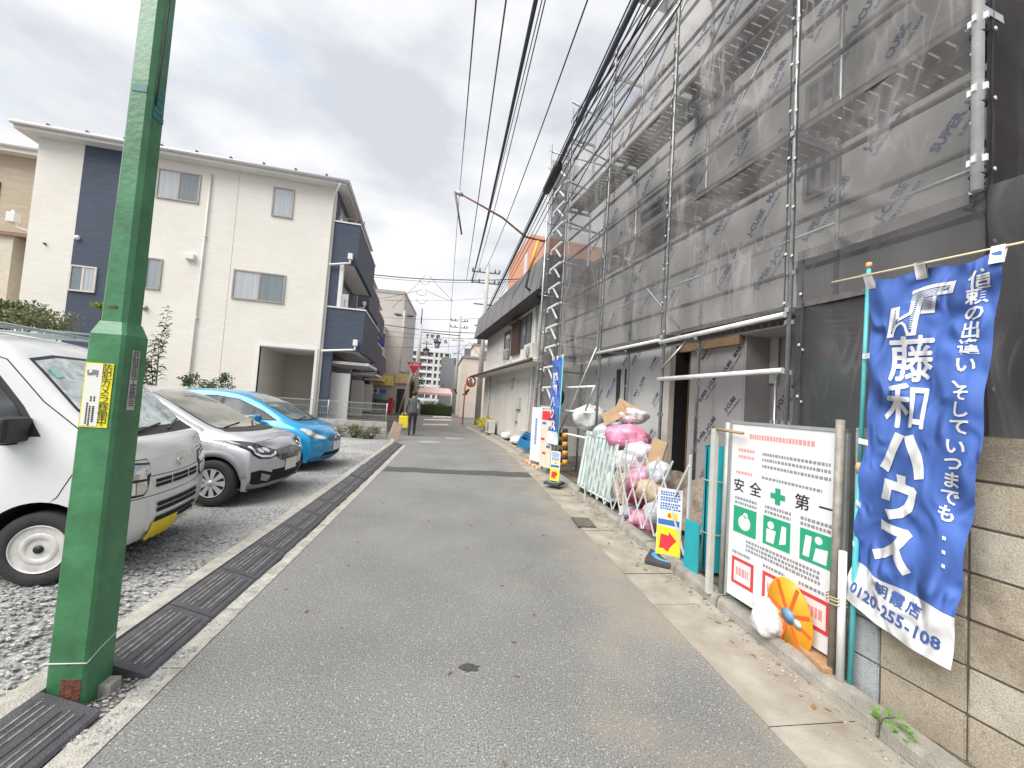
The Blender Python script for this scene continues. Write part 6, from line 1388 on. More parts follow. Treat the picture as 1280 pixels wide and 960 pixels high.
# ------------------------------------------------ silver hatchback
def plate(J, t, y0, y1, z0, z1, txt, off=.02):
    o = J.patch([(y0, z1), (y1, z1), (y1, z0), (y0, z0)], 'front', 'number_plate', PLW, t, off=off, th=.006, res=.5)
    return o
def build_silver():
    t = thing('car', 'silver hatchback with a grey front grille and dark headlights, parked next to the white van', 'car', (-2.207, 5.831, .05), radians(-2.65)); t.scale = (.876,) * 3
    W_ = .8625
    st = [(-4.06, 1.30, .56, .98, W_ * .96), (-3.8, 1.44, .58, .97, W_ * .985), (-3.1, 1.535, .60, .955, W_), (-2.4, 1.545, .605, .94, W_), (-2.0, 1.515, .60, .93, W_), (-1.65, 1.40, .595, .925, W_), (-1.3, 1.215, .615, .915, W_), (-1.0, 1.06, .65, .90, W_), (-.85, 1.005, .665, .88, W_ * .995), (-.5, .95, .66, .82, W_ * .985), (-.25, .865, .62, .74, W_ * .95), (-.13, .78, .56, .68, W_ * .92)]
    spec = dict(sill=.19, nose=[-.05, .06, .09, .08, .05, .0], round=.20, tail=[.05, 0, 0, .02, .06, .12], crown=.035)
    me = body(st, None, spec, [(-.70, .31, .37), (-3.39, .31, .37)], P_SILV)
    put('body', me, t); J = Proj(me)
    ws = [(-.585, 1.0), (-.54, 1.28), (-.47, 1.475), (-.2, 1.505), (.2, 1.505), (.47, 1.475), (.54, 1.28), (.585, 1.0), (.3, .995), (-.3, .995)]
    J.patch(ws, 'front', 'windscreen_seal', BLKP, t, off=.002, th=.002); J.patch([(a * .955, 1.02 + (b - .995) * .945) for a, b in ws], 'front', 'windscreen', GL_W, t, off=.007, th=.003)
    J.patch([(-.62, .985), (-.56, 1.022), (-.3, 1.015), (.3, 1.015), (.56, 1.022), (.62, .985), (.3, .978), (-.3, .978)], 'front', 'cowl', BLKP, t, off=.004)
    for a, b in (((-.5, 1.02), (.02, 1.065)), ((0.05, 1.02), (.5, 1.075))):
        h0, _ = J.hit((3, a[0], a[1]), (-1, 0, 0)); h1, _ = J.hit((3, b[0], b[1]), (-1, 0, 0)); MB().tube([h0 + Vector((.02, 0, .012)), h1 + Vector((.02, 0, .012))], .009, 6).build('wiper', BLKP, t)
    h0, _ = J.hit((3, 0, 1.42), (-1, 0, 0)); MB().bbox(h0.x - .06, h0.x - .01, -.1, .1, 1.37, 1.44, .01).build('room_mirror', BLKP, t)
    for s in (-1, 1):
        J.patch([(-3.3, .99), (-3.25, 1.40), (-2.4, 1.45), (-1.95, 1.405), (-1.62, 1.27), (-1.28, 1.09), (-1.12, .985), (-2.2, .975)], 'side', 'side_window_seal', BLKP, t, off=.002, th=.002, side=s)
        J.patch([(-2.08, 1.0), (-2.05, 1.40), (-1.92, 1.385), (-1.62, 1.25), (-1.52, 1.18), (-1.52, 1.0)], 'side', 'side_window', GL_S, t, off=.0065, th=.003, side=s); J.patch([(-1.49, 1.0), (-1.49, 1.165), (-1.28, 1.06), (-1.20, 1.0)], 'side', 'quarter_window', GL_S, t, off=.0065, th=.003, side=s)
        J.patch([(-3.2, 1.01), (-3.18, 1.38), (-2.4, 1.425), (-2.14, 1.41), (-2.14, 1.0)], 'side', 'side_window', GL_S, t, off=.0065, th=.003, side=s)
        J.band([(-1.98, 1.455), (-1.62, 1.325), (-1.2, 1.105), (-.95, .99)], .03, 'side', 'pillar_trim', BLKG, t, off=.004, th=.002, side=s)
        m = MB(); m.bbox(-1.42, -1.24, s * .98 - .1, s * .98 + .1, .98, 1.12, .035); m.build('mirror', P_SILV, t); MB().bbox(-1.4, -1.28, min(s * .83, s * .93), max(s * .83, s * .93), .985, 1.03, .01).build('mirror_arm', BLKP, t)
        J.patch([(s * a, b) for a, b in ((.30, .70), (.40, .755), (.55, .82), (.70, .872), (.80, .895), (.79, .82), (.74, .70), (.66, .635), (.50, .615), (.36, .645))], 'front', 'headlight_frame', BLKG, t, off=.003, th=.004, res=.03)
        hl = J.patch([(s * a, b) for a, b in ((.335, .698), (.42, .745), (.56, .805), (.70, .855), (.775, .872), (.77, .815), (.72, .705), (.65, .65), (.50, .63), (.38, .657))], 'front', 'headlight', LENSD, t, off=.012, th=.006, res=.03)
        J.band([(s * a, b) for a, b in ((.73, .80), (.685, .70), (.62, .663), (.48, .652), (.40, .675), (.38, .70))], .026, 'front', 'running_lamp', DRL, hl, off=.018, th=.003, res=.02)
        for a in (.50, .585): J.patch([(s * (a + .036 * cos(k * .7)), .735 + .032 * sin(k * .7)) for k in range(9)], 'front', 'lamp_projector', LENS, hl, off=.018, th=.004, res=.03)
        J.patch([(s * a, b) for a, b in ((.42, .41), (.64, .475), (.77, .46), (.74, .30), (.62, .262), (.40, .262))], 'front', 'fog_recess', WELL, t, off=.004, th=.004, res=.04); J.patch([(s * a, b) for a, b in ((.46, .375), (.62, .43), (.60, .33), (.48, .30))], 'front', 'fog_trim', GREYC, t, off=.016, th=.006, res=.04)
        # grey arch cladding
        for ax in (-.70, -3.39):
            arch_ring(J, t, ax, .31, .358, .44, GREYC, s)
        J.patch([(-2.98, .20), (-2.98, .34), (-1.12, .34), (-1.12, .20)], 'side', 'sill_cladding', GREYC, t, off=.006, th=.006, side=s, res=.1)
        J.band([(-2.11, .36), (-2.11, .98)], .006, 'side', 'door_gap', BLKG, t, off=.001, th=.001, side=s); J.band([(-1.2, .97), (-1.12, .75), (-1.22, .5), (-1.25, .36)], .006, 'side', 'door_gap', BLKG, t, off=.001, th=.001, side=s)
        J.band([(-.95, .865), (-.72, .835), (-.55, .80)], .006, 'side', 'bonnet_gap', BLKG, t, off=.001, th=.001, side=s)
        J.patch([(-1.95, .83), (-1.95, .86), (-1.75, .855), (-1.75, .825)], 'side', 'door_handle', P_SILV, t, off=.02, th=.02, side=s)
    J.patch([(-.36, .735), (0, .76), (.36, .735), (.345, .655), (.22, .60), (-.22, .60), (-.345, .655)], 'front', 'grille_panel', M('grille_grey', (.24, .245, .26), .35, .4, var=.06, coat=.4), t, off=.006, th=.006, res=.04)
    J.patch([(-.42, .665), (-.25, .56), (.25, .56), (.42, .665), (.36, .665), (.22, .61), (-.22, .61), (-.36, .665)], 'front', 'grille_lip', BLKG, t, off=.010, th=.004, res=.04)
    J.patch([(-.44, .45), (.44, .45), (.41, .27), (-.41, .27)], 'front', 'lower_grille', WELL, t, off=.004, th=.004, res=.05)
    J.patch([(-.80, .275), (-.4, .262), (.4, .262), (.80, .275), (.78, .205), (-.78, .205)], 'front', 'lip_cladding', GREYC, t, off=.008, th=.008, res=.06)
    h, _ = J.hit((3, 0, .685), (-1, 0, 0)); Me = Matrix.Translation(h + Vector((.012, 0, 0))) @ Matrix.Rotation(pi / 2, 4, 'Z') @ Matrix.Rotation(pi / 2, 4, 'X')
    em = MB(); e2 = [(-.048, .04), (.048, .04), (.052, .0), (.04, -.042), (-.04, -.042), (-.052, 0)]
    for (x0, y0), (x1, y1) in zip(e2, e2[1:] + e2[:1]): em.bar(Me @ Vector((x0, y0, 0)), Me @ Vector((x1, y1, 0)), .008, .006)
    for a, b in (((-.026, .036), (-.022, -.036)), ((.026, .036), (.022, -.036)), ((-.024, -.004), (.024, -.004))): em.bar(Me @ Vector((*a, 0)), Me @ Vector((*b, 0)), .010, .007)
    em.build('emblem', CHROME, t)
    o = plate(J, t, -.165, .165, .405, .57, '')
    J.band([(-.50, .86), (0, .90), (.50, .86)], .004, 'front', 'bonnet_gap', BLKG, t, off=.001, th=.001)
    for s in (-1, 1):
        wheel(t, -.70, s * .768, .308, .185, 'cover', s); wheel(t, -3.39, s * .765, .308, .185, 'alloy', s)
    MB().box(-3.9, -.45, -.62, .62, .16, .33).build('underbody', WELL, t)
    return t
silver = build_silver()
# ------------------------------------------------ blue hatchback
def build_blue():
    t = thing('car', 'bright blue older hatchback with clear headlights, farthest of the parked vehicles', 'car', (-2.217, 8.01, .05), radians(-3.3)); t.scale = (.88,) * 3
    W_ = .8475
    st = [(-3.87, 1.28, .55, .98, W_ * .95), (-3.6, 1.42, .57, .97, W_ * .98), (-2.9, 1.515, .60, .955, W_), (-2.3, 1.525, .605, .945, W_), (-1.85, 1.48, .60, .93, W_), (-1.45, 1.33, .60, .92, W_), (-1.05, 1.12, .63, .905, W_), (-.80, .995, .65, .885, W_ * .99), (-.62, .94, .65, .84, W_ * .98), (-.36, .84, .61, .73, W_ * .955), (-.17, .72, .56, .63, W_ * .92)]
    spec = dict(sill=.18, nose=[-.05, .06, .09, .075, .04, .0], round=.22, tail=[.05, 0, 0, .02, .06, .12], crown=.035)
    me = body(st, None, spec, [(-.80, .30, .355), (-3.3, .30, .355)], P_BLUE)
    put('body', me, t); J = Proj(me)
    ws = [(-.58, 1.0), (-.54, 1.25), (-.47, 1.45), (-.2, 1.48), (.2, 1.48), (.47, 1.45), (.54, 1.25), (.58, 1.0), (.3, .985), (-.3, .985)]
    J.patch(ws, 'front', 'windscreen_seal', BLKP, t, off=.002, th=.002); J.patch([(a * .955, 1.01 + (b - .985) * .945) for a, b in ws], 'front', 'windscreen', GL_B, t, off=.007, th=.003)
    for a, b in (((-.5, 1.0), (.02, 1.05)), ((0.05, 1.0), (.5, 1.06))):
        h0, _ = J.hit((3, a[0], a[1]), (-1, 0, 0)); h1, _ = J.hit((3, b[0], b[1]), (-1, 0, 0)); MB().tube([h0 + Vector((.02, 0, .012)), h1 + Vector((.02, 0, .012))], .009, 6).build('wiper', BLKP, t)
    for s in (-1, 1):
        J.patch([(-3.25, 1.0), (-3.1, 1.38), (-2.3, 1.43), (-1.85, 1.375), (-1.35, 1.17), (-1.02, .985), (-2.2, .965)], 'side', 'side_window_seal', BLKP, t, off=.002, th=.002, side=s)
        J.patch([(-2.12, .99), (-2.10, 1.395), (-1.85, 1.35), (-1.52, 1.215), (-1.52, .995)], 'side', 'side_window', GL_S, t, off=.0065, th=.003, side=s); J.patch([(-1.48, .995), (-1.48, 1.195), (-1.3, 1.105), (-1.10, 1.0)], 'side', 'quarter_window', GL_S, t, off=.0065, th=.003, side=s)
        J.patch([(-3.15, 1.02), (-3.05, 1.35), (-2.3, 1.405), (-2.17, 1.40), (-2.17, .99)], 'side', 'side_window', GL_S, t, off=.0065, th=.003, side=s)
        m = MB(); m.bbox(-1.42, -1.25, s * .97 - .1, s * .97 + .1, .96, 1.10, .035); m.build('mirror', P_BLUE, t); MB().bbox(-1.4, -1.29, min(s * .82, s * .93), max(s * .82, s * .93), .97, 1.01, .01).build('mirror_arm', BLKP, t)
        J.patch([(s * a, b) for a, b in ((.36, .645), (.42, .70), (.56, .77), (.70, .86), (.755, .84), (.75, .74), (.62, .665), (.48, .635))], 'front', 'headlight', M('headlamp_yellowed', (.60, .58, .50), .12, .15, var=.25, vs=14, coat=1.), t, off=.008, th=.006, res=.03)
        J.patch([(s * a, b) for a, b in ((.60, .76), (.68, .80), (.70, .75), (.62, .71))], 'front', 'indicator', M('pale_amber', (.72, .60, .38), .2, var=0, coat=1.), t, off=.016, th=.003, res=.03)
        J.band([(-2.14, .36), (-2.14, .97)], .006, 'side', 'door_gap', BLKG, t, off=.001, th=.001, side=s); J.band([(-1.1, .97), (-1.08, .75), (-1.18, .5), (-1.2, .34)], .006, 'side', 'door_gap', BLKG, t, off=.001, th=.001, side=s)
        J.patch([(-1.98, .82), (-1.98, .85), (-1.78, .845), (-1.78, .815)], 'side', 'door_handle', P_BLUE, t, off=.02, th=.02, side=s)
    J.patch([(-.34, .66), (0, .68), (.34, .66), (.28, .585), (-.28, .585)], 'front', 'grille', M('grille_dark_blue', (.10, .14, .19), .35, .4, var=.1), t, off=.005, th=.005, res=.04)
    J.patch([(-.44, .37), (.44, .37), (.50, .27), (.40, .245), (-.40, .245), (-.50, .27)], 'front', 'lower_grille', WELL, t, off=.004, th=.004, res=.05); J.band([(-.5, .29), (0, .28), (.5, .29)], .02, 'front', 'lower_bar', P_BLUE, t, off=.012, th=.004)
    h, _ = J.hit((3, 0, .63), (-1, 0, 0)); MB().lathe([(.045, 0), (.045, .008), (.034, .008), (.034, 0)], 20, cap=False, m=Matrix.Translation(h) @ Matrix.Rotation(pi / 2, 4, 'Y')).build('emblem', CHROME, t)
    plate(J, t, -.165, .165, .40, .565, '')
    J.band([(-.52, .83), (0, .87), (.52, .83)], .004, 'front', 'bonnet_gap', BLKG, t, off=.001, th=.001)
    for s in (-1, 1):
        wheel(t, -.80, s * .755, .295, .18, 'cover', s); wheel(t, -3.3, s * .755, .295, .18, 'cover', s)
    MB().box(-3.7, -.4, -.6, .6, .16, .33).build('underbody', WELL, t)
    return t
blue = build_blue()
# ================================================================ OLD HOUSE ON THE RIGHT AND THE FAR END OF THE STREET
OA = radians(98.3); OF = Frame((2.62, 11.4), OA)              # street front of the old house; x away
ox = lambda px, py, o=0.: OF.at(px, py, o)
oh = thing('old_house', 'old two storey white house with a grey mansard roof beside the scaffold', 'house', OF.p, OA)
RENDER = M('white_render', (.66, .65, .62), .85, var=.1, vs=2.2, bump=.15, bs=60, streak=.14); GREYR = M('grey_mansard', (.21, .205, .215), .6, .1, var=.1, vs=3); DSOF = M('dark_soffit', (.06, .055, .055), .8, var=.1)
xn, xf_ = ox(684, 420).x - .6, ox(610, 420).x
zs1 = ox(660, 400).z; ze = ox(640, 390).z
zso = (ox(613, 425).z + ox(672, 375).z) / 2; zro = ox(604, 390, .55).z + .15
zmid = ox(640, 463, .2).z
MB().box(xn, xf_, -6.5, 0, 0, zso + .1).build('wall', RENDER, oh)
zT = zso + 1.05
MB().box(xn - .2, xf_ + .45, -6.9, .62, zso, zso + .06).build('soffit', DSOF, oh)
MB().add([(xn - .2, .66, zso - .02), (xf_ + .5, .66, zso - .02), (xf_ + .5, .50, zT), (xn - .2, .50, zT), (xn - .2, -6.9, zso - .02), (xf_ + .5, -6.9, zso - .02), (xf_ + .5, -6.7, zT), (xn - .2, -6.7, zT)], [(0, 1, 2, 3), (1, 5, 6, 2), (5, 4, 7, 6), (4, 0, 3, 7), (3, 2, 6, 7)]).build('roof', GREYR, oh)
for k in range(7): MB().bar((xn + k * (xf_ - xn + .4) / 7, .664, zso), (xn + k * (xf_ - xn + .4) / 7, .506, zT), .012, .012, Vector((0, 1, 0))).build('roof_seam', M('seam_grey', (.16, .16, .165), .6), oh)
# mid eave
MB().add([(xn, 0.01, zmid + .32), (xf_ + .3, 0.01, zmid + .32), (xf_ + .3, .62, zmid + .06), (xn, .62, zmid + .06), (xn, .0, zmid), (xf_ + .3, .0, zmid), (xf_ + .3, .62, zmid), (xn, .62, zmid)], [(0, 1, 2, 3), (4, 7, 6, 5), (3, 2, 6, 7), (1, 5, 6, 2), (0, 3, 7, 4)]).build('lean_to_roof', RENDER, oh)
MB().tube([(xn, .67, zmid + .06), (xf_ + .35, .67, zmid + .03)], .055, 10).build('gutter', M('brown_gutter', (.10, .07, .06), .5, var=.15), oh)
def owin(px0, px1, py0, py1, **k):
    a, b = ox(px0, py1), ox(px1, py0); return window(oh, min(a.x, b.x), max(a.x, b.x), a.z, b.z, .003, 1, **k)
a, b = ox(665, 430), ox(650, 400)
zc = ox(658, 425).z
w1 = window(oh, ox(664, 420).x, ox(652, 420).x, ox(658, 430).z - .1, ox(658, 400).z + .15, .003, 1, (DGLASS, DGLASS), sash=M('dark_sash', (.10, .09, .09), .5))
x0, x1 = ox(652, 420).x + .03, ox(642, 425).x; zz0, zz1 = ox(648, 443).z, ox(648, 405).z
SHUT = M('brown_shutter', (.085, .05, .045), .6, var=.25, vs=14)
sh = MB().box(x0, x1, .005, .11, zz0, zz1).build('shutter_box', SHUT, oh)
for k in range(12): MB().box(x0 + .04, x1 - .04, .111, .122, zz0 + .05 + k * (zz1 - zz0 - .1) / 12, zz0 + .05 + (k + .7) * (zz1 - zz0 - .1) / 12).build('slat', SHUT, sh)
MB().box(x0 - .06, x1 + .06, .0, .2, zz1, zz1 + .06).build('shutter_hood', SHUT, oh)
w2 = window(oh, ox(638, 430).x, ox(631, 430).x, ox(634, 450).z, ox(634, 415).z, .003, 1, (DGLASS,), sash=MATS['dark_sash'])
rl = MB(); xa, xb = ox(640, 445).x, ox(628, 445).x; z0, z1 = ox(634, 453).z, ox(634, 440).z
for k in range(6): x = xa + (xb - xa) * k / 5; rl.bar((x, .25, z0), (x, .25, z1), .02, .02)
for z in (z0, z1): rl.bar((xa, .25, z), (xb, .25, z), .03, .03); rl.bar((xa, .25, z), (xa, .0, z), .03, .03); rl.bar((xb, .25, z), (xb, .0, z), .03, .03)
rl.build('window_guard', M('pale_rail', (.55, .55, .53), .5), oh)
def aircon(p, rz, lab, s=1.):
    t = thing('air_conditioner', lab, 'air conditioner', p, rz, 'outdoor air conditioner units')
    MB().bbox(-.4 * s, .4 * s, -.14 * s, .14 * s, 0, .56 * s, .02).build('case', M('aircon_ivory', (.58, .56, .51), .5, var=.06), t)
    MB().lathe([(.20 * s, 0), (.20 * s, .006), (.03, .01)], 24, Matrix.Translation((-.1 * s, .141 * s, .28 * s)) @ Matrix.Rotation(-pi / 2, 4, 'X')).build('fan_grille', M('grille_shadow', (.16, .16, .16), .6), t)
    for k in range(4): MB().bar(Vector((-.1 * s, .153 * s, .28 * s)) + Vector((cos(k * pi / 4), 0, sin(k * pi / 4))) * .2 * s, Vector((-.1 * s, .153 * s, .28 * s)) - Vector((cos(k * pi / 4), 0, sin(k * pi / 4))) * .2 * s, .012, .006, Vector((0, 1, 0))).build('grille_bar', MATS['aircon_ivory'], t)
    return t
q = ox(664, 452, .3); aircon(OF.world(q.x, .32, q.z), OA, 'air conditioner hung under the upper window of the old white house')
q = ox(613, 522, .3); aircon(OF.world(q.x, .28, .12), OA, 'air conditioner on the ground at the far corner of the old house')
br = MB(); q = ox(664, 452, .3)
for d in (-.25, .25): br.bar((q.x + d, .0, q.z - .02), (q.x + d, .48, q.z - .02), .03, .03)
br.build('aircon_bracket', M('pale_rail', (.55, .55, .53), .5), oh)
# lower front: garage shutter panels, meters, lamp
for k in range(3):
    xa, xb = ox(660 - 14 * k, 520).x, ox(660 - 14 * (k + 1), 520).x
    MB().box(xa + .02, xb - .02, .004, .03, .1, zmid - .35).build('shutter_panel', M('cream_shutter', (.56, .54, .50), .7, var=.08, streak=.1), oh)
q = ox(642, 478); MB().bbox(q.x - .12, q.x + .12, .01, .12, q.z - .22, q.z + .18, .02).build('wall_lamp', M('lamp_case', (.40, .38, .32), .5), oh)
for px, py in ((651, 503), (647, 518), (655, 545)): q = ox(px, py); MB().bbox(q.x - .16, q.x + .16, .005, .15, q.z - .25, q.z + .2, .02).build('meter_box', M('meter_grey', (.46, .46, .44), .5, var=.1), oh)
dp = MB(); q = ox(668, 470); dp.tube([(q.x, .08, .1), (q.x, .08, zso)], .04, 8); dp.build('drain_pipe', M('pale_rail', (.55, .55, .53), .5), oh); MB().tube([(ox(612, 500).x, .06, .1), (ox(612, 500).x, .06, zmid)], .035, 8).build('drain_pipe', M('pale_rail', (.55, .55, .53), .5), oh)
# orange building behind
OB = M('salmon_render', (.58, .27, .18), .8, var=.08, vs=3)
ob = thing('salmon_building', 'salmon coloured gable building rising behind the grey mansard roof', 'house', OF.world(1.5, -5.5, 0), OA)
def ofp(px, py): return OF.at(px, py, -5.5)
l, r, ap = ofp(637, 330), ofp(700, 300), ofp(664, 297)
MB().add([(l.x - 1.5, 0, 0), (r.x - 1.5, 0, 0), (r.x - 1.5, 0, r.z), (ap.x - 1.5, 0, ap.z + .3), (l.x - 1.5, 0, l.z)] + [(x, -6, z) for x, z in ((l.x - 1.5, 0), (r.x - 1.5, 0), (r.x - 1.5, r.z), (ap.x - 1.5, ap.z + .3), (l.x - 1.5, l.z))], [(0, 1, 2, 3, 4), (9, 8, 7, 6, 5), (0, 4, 9, 5), (4, 3, 8, 9), (3, 2, 7, 8), (2, 1, 6, 7)]).build('wall', OB, ob)
q = ofp(657, 330); MB().box(q.x - 1.5 - .5, q.x - 1.5 + .35, .003, .03, q.z - .9, q.z + .9).build('window', M('pale_pane', (.55, .58, .6), .2), ob)
# ---- utility poles
CONCP = M('pole_concrete', (.44, .43, .415), .85, var=.12, vs=3); IRON = M('pole_iron', (.16, .165, .17), .6, .4, var=.15)
def upole(p, h, lab, arms=True, r=.15):
    t = thing('utility_pole', lab, 'utility pole', p)
    MB().tube([(0, 0, 0), (0, 0, h)], [r, r * .62], 12).build('pole_shaft', CONCP, t)
    if arms:
        for z, w in ((h - .5, 1.0), (h - 1.2, 1.0), (h - 2.6, .75), (h - 4.0, .6)):
            MB().bar((-w, .16, z), (w * .8, .16, z), .07, .07).build('cross_arm', IRON, t)
        for z, w in ((h - .5, 1.0), (h - 1.2, 1.0)):
            for x in (-.95, -.5, .5, .78): MB().lathe([(.05, 0), (.07, .05), (.04, .1), (.06, .15), (.03, .22)], 8, Matrix.Translation((x * w, .16, z + .035))).build('insulator', M('insulator_dark', (.10, .10, .10), .3), t)
        MB().bbox(-.35, -.16, -.15, .15, h - 5.2, h - 4.5, .03).build('cable_box', IRON, t)
    return t
pA = atY(598, 505, 25.0); hA = atY(606, 330, 25.0)
upole((pA.x, 25.0, 0), hA.z, 'tall grey utility pole with crossarms at the corner beyond the old house', r=.19)
pB = atY(568, 500, 42.0); upole((pB.x, 42.0, 0), atY(571, 395, 42).z, 'more distant utility pole between the street lanterns and the white building', r=.2)
pC = atY(519, 500, 33.0); t_ = upole((pC.x, 33.0, 0), atY(521, 405, 33).z, 'utility pole carrying the arched street sign', False, .18); MB().tube([(0, 0, atY(521, 405, 33).z), (0, 0, atY(523, 385, 33).z)], .05, 8).build('pole_tip', IRON, t_)
pD = atY(497, 500, 36.0); t_ = upole((pD.x, 36.0, 0), atY(502, 388, 36).z, 'slim steel pole with floodlights left of the street sign', False, .12)
zD = atY(502, 393, 36).z
for s in (-1, 1): MB().bbox(s * .55 - .3, s * .55 + .3, -.15, .15, zD - .12, zD + .06, .03).build('floodlight', IRON, t_)
MB().bar((-.7, 0, zD - .15), (.7, 0, zD - .15), .06, .06).build('cross_arm', IRON, t_)
# street sign with two lanterns
zS = atY(535, 423, 33).z; ss = thing('street_sign', 'white shopping street name board with black frame hung from the pole', 'sign', (pC.x + .18, 32.8, 0))
xe = atY(541, 423, 32.8).x - pC.x - .18
MB().bbox(.1, xe, -.04, .04, zS - .42, zS + .38, .02).build('sign_board', BWHT, ss)
f = MB(); f.bar((0, 0, zS + .45), (xe + 2.2, 0, zS + .42), .06, .06); f.bar((0, 0, zS - .5), (xe, 0, zS - .5), .05, .05); f.build('sign_frame', BLKP, ss)
for i, ch in enumerate('弁財原'): lettering(ch, .36, INK, ss, (.45 + i * .42, -.045, zS + .14), (1, 0, 0), (0, 0, 1), bold=.01)
for i, ch in enumerate('商工会'): lettering(ch, .34, INK, ss, (1.1 + i * .42, -.045, zS - .2), (1, 0, 0), (0, 0, 1), bold=.01)
def lantern(px, py, lab):
    p = atY(px, py, 32.6); t = thing('street_lantern', lab, 'lantern', (p.x, 32.6, p.z), 0, 'black street lanterns')
    MB().lathe([(.03, .5), (.09, .41), (.31, .27), (.33, .23), (.25, .22)], 8).build('lantern_roof', BLKP, t); MB().lathe([(.23, .22), (.15, -.2), (.11, -.22), (0, -.22)], 8).build('lantern_glass', M('lantern_milk', (.60, .59, .55), .4), t)
    m = MB()
    for k in range(8): a = 2 * pi * k / 8; m.bar((.235 * cos(a), .235 * sin(a), .22), (.155 * cos(a), .155 * sin(a), -.21), .025, .025)
    m.build('lantern_frame', BLKP, t); MB().tube([(0, 0, .48), (0, 0, 1.0)], .03, 6).build('hanger', BLKP, t)
lantern(546.5, 432, 'black street lantern on the right, hanging higher'); lantern(532.5, 441, 'black street lantern on the left, hanging lower')
# stop sign and mirror
p = atY(518, 459, 27.5); t = thing('stop_sign', 'red triangular Japanese stop sign on a leaning pole', 'sign', (p.x, 27.5, 0))
MB().tube([(-.9, 0, 0), (-.05, 0, p.z + .1)], .04, 8).build('pole', M('pale_rail', (.55, .55, .53), .5), t)
R3 = .52
tri = [(-R3, .34), (R3, .34), (0, -.52)]
MB().prism([(x * 1.08, z * 1.08) for x, z in tri], .02, Matrix.Translation((0, -.05, p.z)) @ Matrix.Rotation(pi / 2, 4, 'X')).build('white_border', BWHT, t); MB().prism(tri, .022, Matrix.Translation((0, -.06, p.z)) @ Matrix.Rotation(pi / 2, 4, 'X')).build('red_face', SR, t)
lettering('止まれ', .22, BWHT, t, (0, -.09, p.z + .16), (1, 0, 0), (0, 0, 1), bold=.006)
p = atY(589, 477, 24.3); t = thing('traffic_mirror', 'round convex traffic mirror with an orange rim and post', 'mirror', (p.x, 24.3, 0))
Mm = Matrix.Translation((0, -.1, p.z)) @ Matrix.Rotation(pi / 2, 4, 'X') @ Matrix.Rotation(radians(35), 4, 'Y')
MB().lathe([(.36, -.06), (.36, .03), (.325, .04), (.325, .0)], 28, Mm).build('orange_rim', M('mirror_orange', (.62, .20, .04), .5), t); MB().lathe([(.325, .0), (.2, .045), (0, .07)], 28, Mm).build('mirror_face', M('mirror_glass', (.75, .72, .68), .08, 1., var=0), t)
MB().tube([(-.35, 0, 0), (-.35, 0, p.z - .2), (0, 0, p.z)], .045, 8).build('post', M('mirror_orange', (.62, .20, .04)), t)
# white cafe building beyond the crossing
CF = Frame((atY(575, 500, 34).x, 34.0), radians(3)); cf = lambda px, py: CF.at(px, py)
t = thing('cafe_building', 'cream two storey building with small dark sign marks beyond the crossing', 'building', CF.p, CF.a)
CRB = M('cream_building', (.72, .69, .63), .8, var=.07, vs=1.5, streak=.1)
xa, xb = 0.0, cf(640, 500).x; z1 = cf(590, 448).z; z2 = cf(585, 428).z
MB().box(xa, xb, 0, 8, 0, z1).build('wall', CRB, t); MB().box(xa - .1, xb + .1, -.1, 8.1, z1, z1 + .18).build('parapet', M('grey_coping', (.34, .34, .34), .7), t); MB().box(xa + 1.0, xb, 1.2, 8, z1 + .18, z2).build('upper_wall', CRB, t); MB().box(xa + .9, xb + .1, 1.1, 8.1, z2, z2 + .15).build('roof', MATS['grey_coping'], t)
for px0, px1, py0, py1 in ((580, 589, 436, 446), (605, 609, 439, 447)):
    a, b = CF.at(px0, py1, 1.2), CF.at(px1, py0, 1.2); window(t, a.x, b.x, a.z, b.z, 1.197, -1, (DGLASS,))
for px in (570.5, 575):
    q = cf(px + 1, 490)
    MB().add([(q.x - .35 + (.55 if px > 573 else 0), -.01, q.z + .25), (q.x - .2 + (.55 if px > 573 else 0), -.01, q.z + .25), (q.x + (.55 if px > 573 else 0), -.01, q.z - .05), (q.x - .02 + (.55 if px > 573 else 0), -.01, q.z - .25)], [(0, 1, 2, 3)]).build('dark_mark', INK, t)
MB().add([(cf(575, 490).x + .15, -.012, cf(575, 490).z - .25), (cf(575, 490).x + .5, -.012, cf(575, 490).z - .25), (cf(575, 490).x + .85, -.012, cf(575, 490).z + .3), (cf(575, 490).x + .65, -.012, cf(575, 490).z + .3), (cf(575, 490).x + .38, -.012, cf(575, 490).z - .05)], [(0, 1, 2, 3, 4)]).build('dark_mark', INK, t)
# narrow grey building + white slab on the left
t = thing('grey_building', 'narrow grey building between the apartment block and the cream building', 'building', (atY(557, 500, 50).x, 50, 0))
MB().box(-.9, 1.0, 0, 8, 0, atY(560, 447, 50).z).build('wall', M('far_grey', (.32, .33, .35), .8, var=.1), t)
for k in range(2): MB().box(-.6 + k * .7, -.2 + k * .7, -.02, .0, 3, 3.8).build('window', DGLASS, t)
t = thing('slab_building', 'tall plain beige slab building behind the navy houses', 'building', (atY(484, 500, 40).x, 40, 0))
zt = atY(484, 366, 40).z; MB().box(-6, .9, 0, 10, 0, zt).build('wall', M('far_beige', (.50, .485, .46), .8, var=.08, streak=.1), t); MB().box(-6.05, .95, -.05, 10, zt, zt + .3).build('parapet', M('grey_coping', (.34, .34, .34)), t); MB().box(-6, -.6, -3, 0, 0, zt - 3.5).build('annex', M('far_beige', (.50, .485, .46)), t)
MB().box(-1.0, -.1, -3.05, -2.98, atY(478, 425, 37).z - .6, atY(478, 425, 37).z + .6).build('blue_panel', M('far_blue', (.05, .09, .30), .5), t)
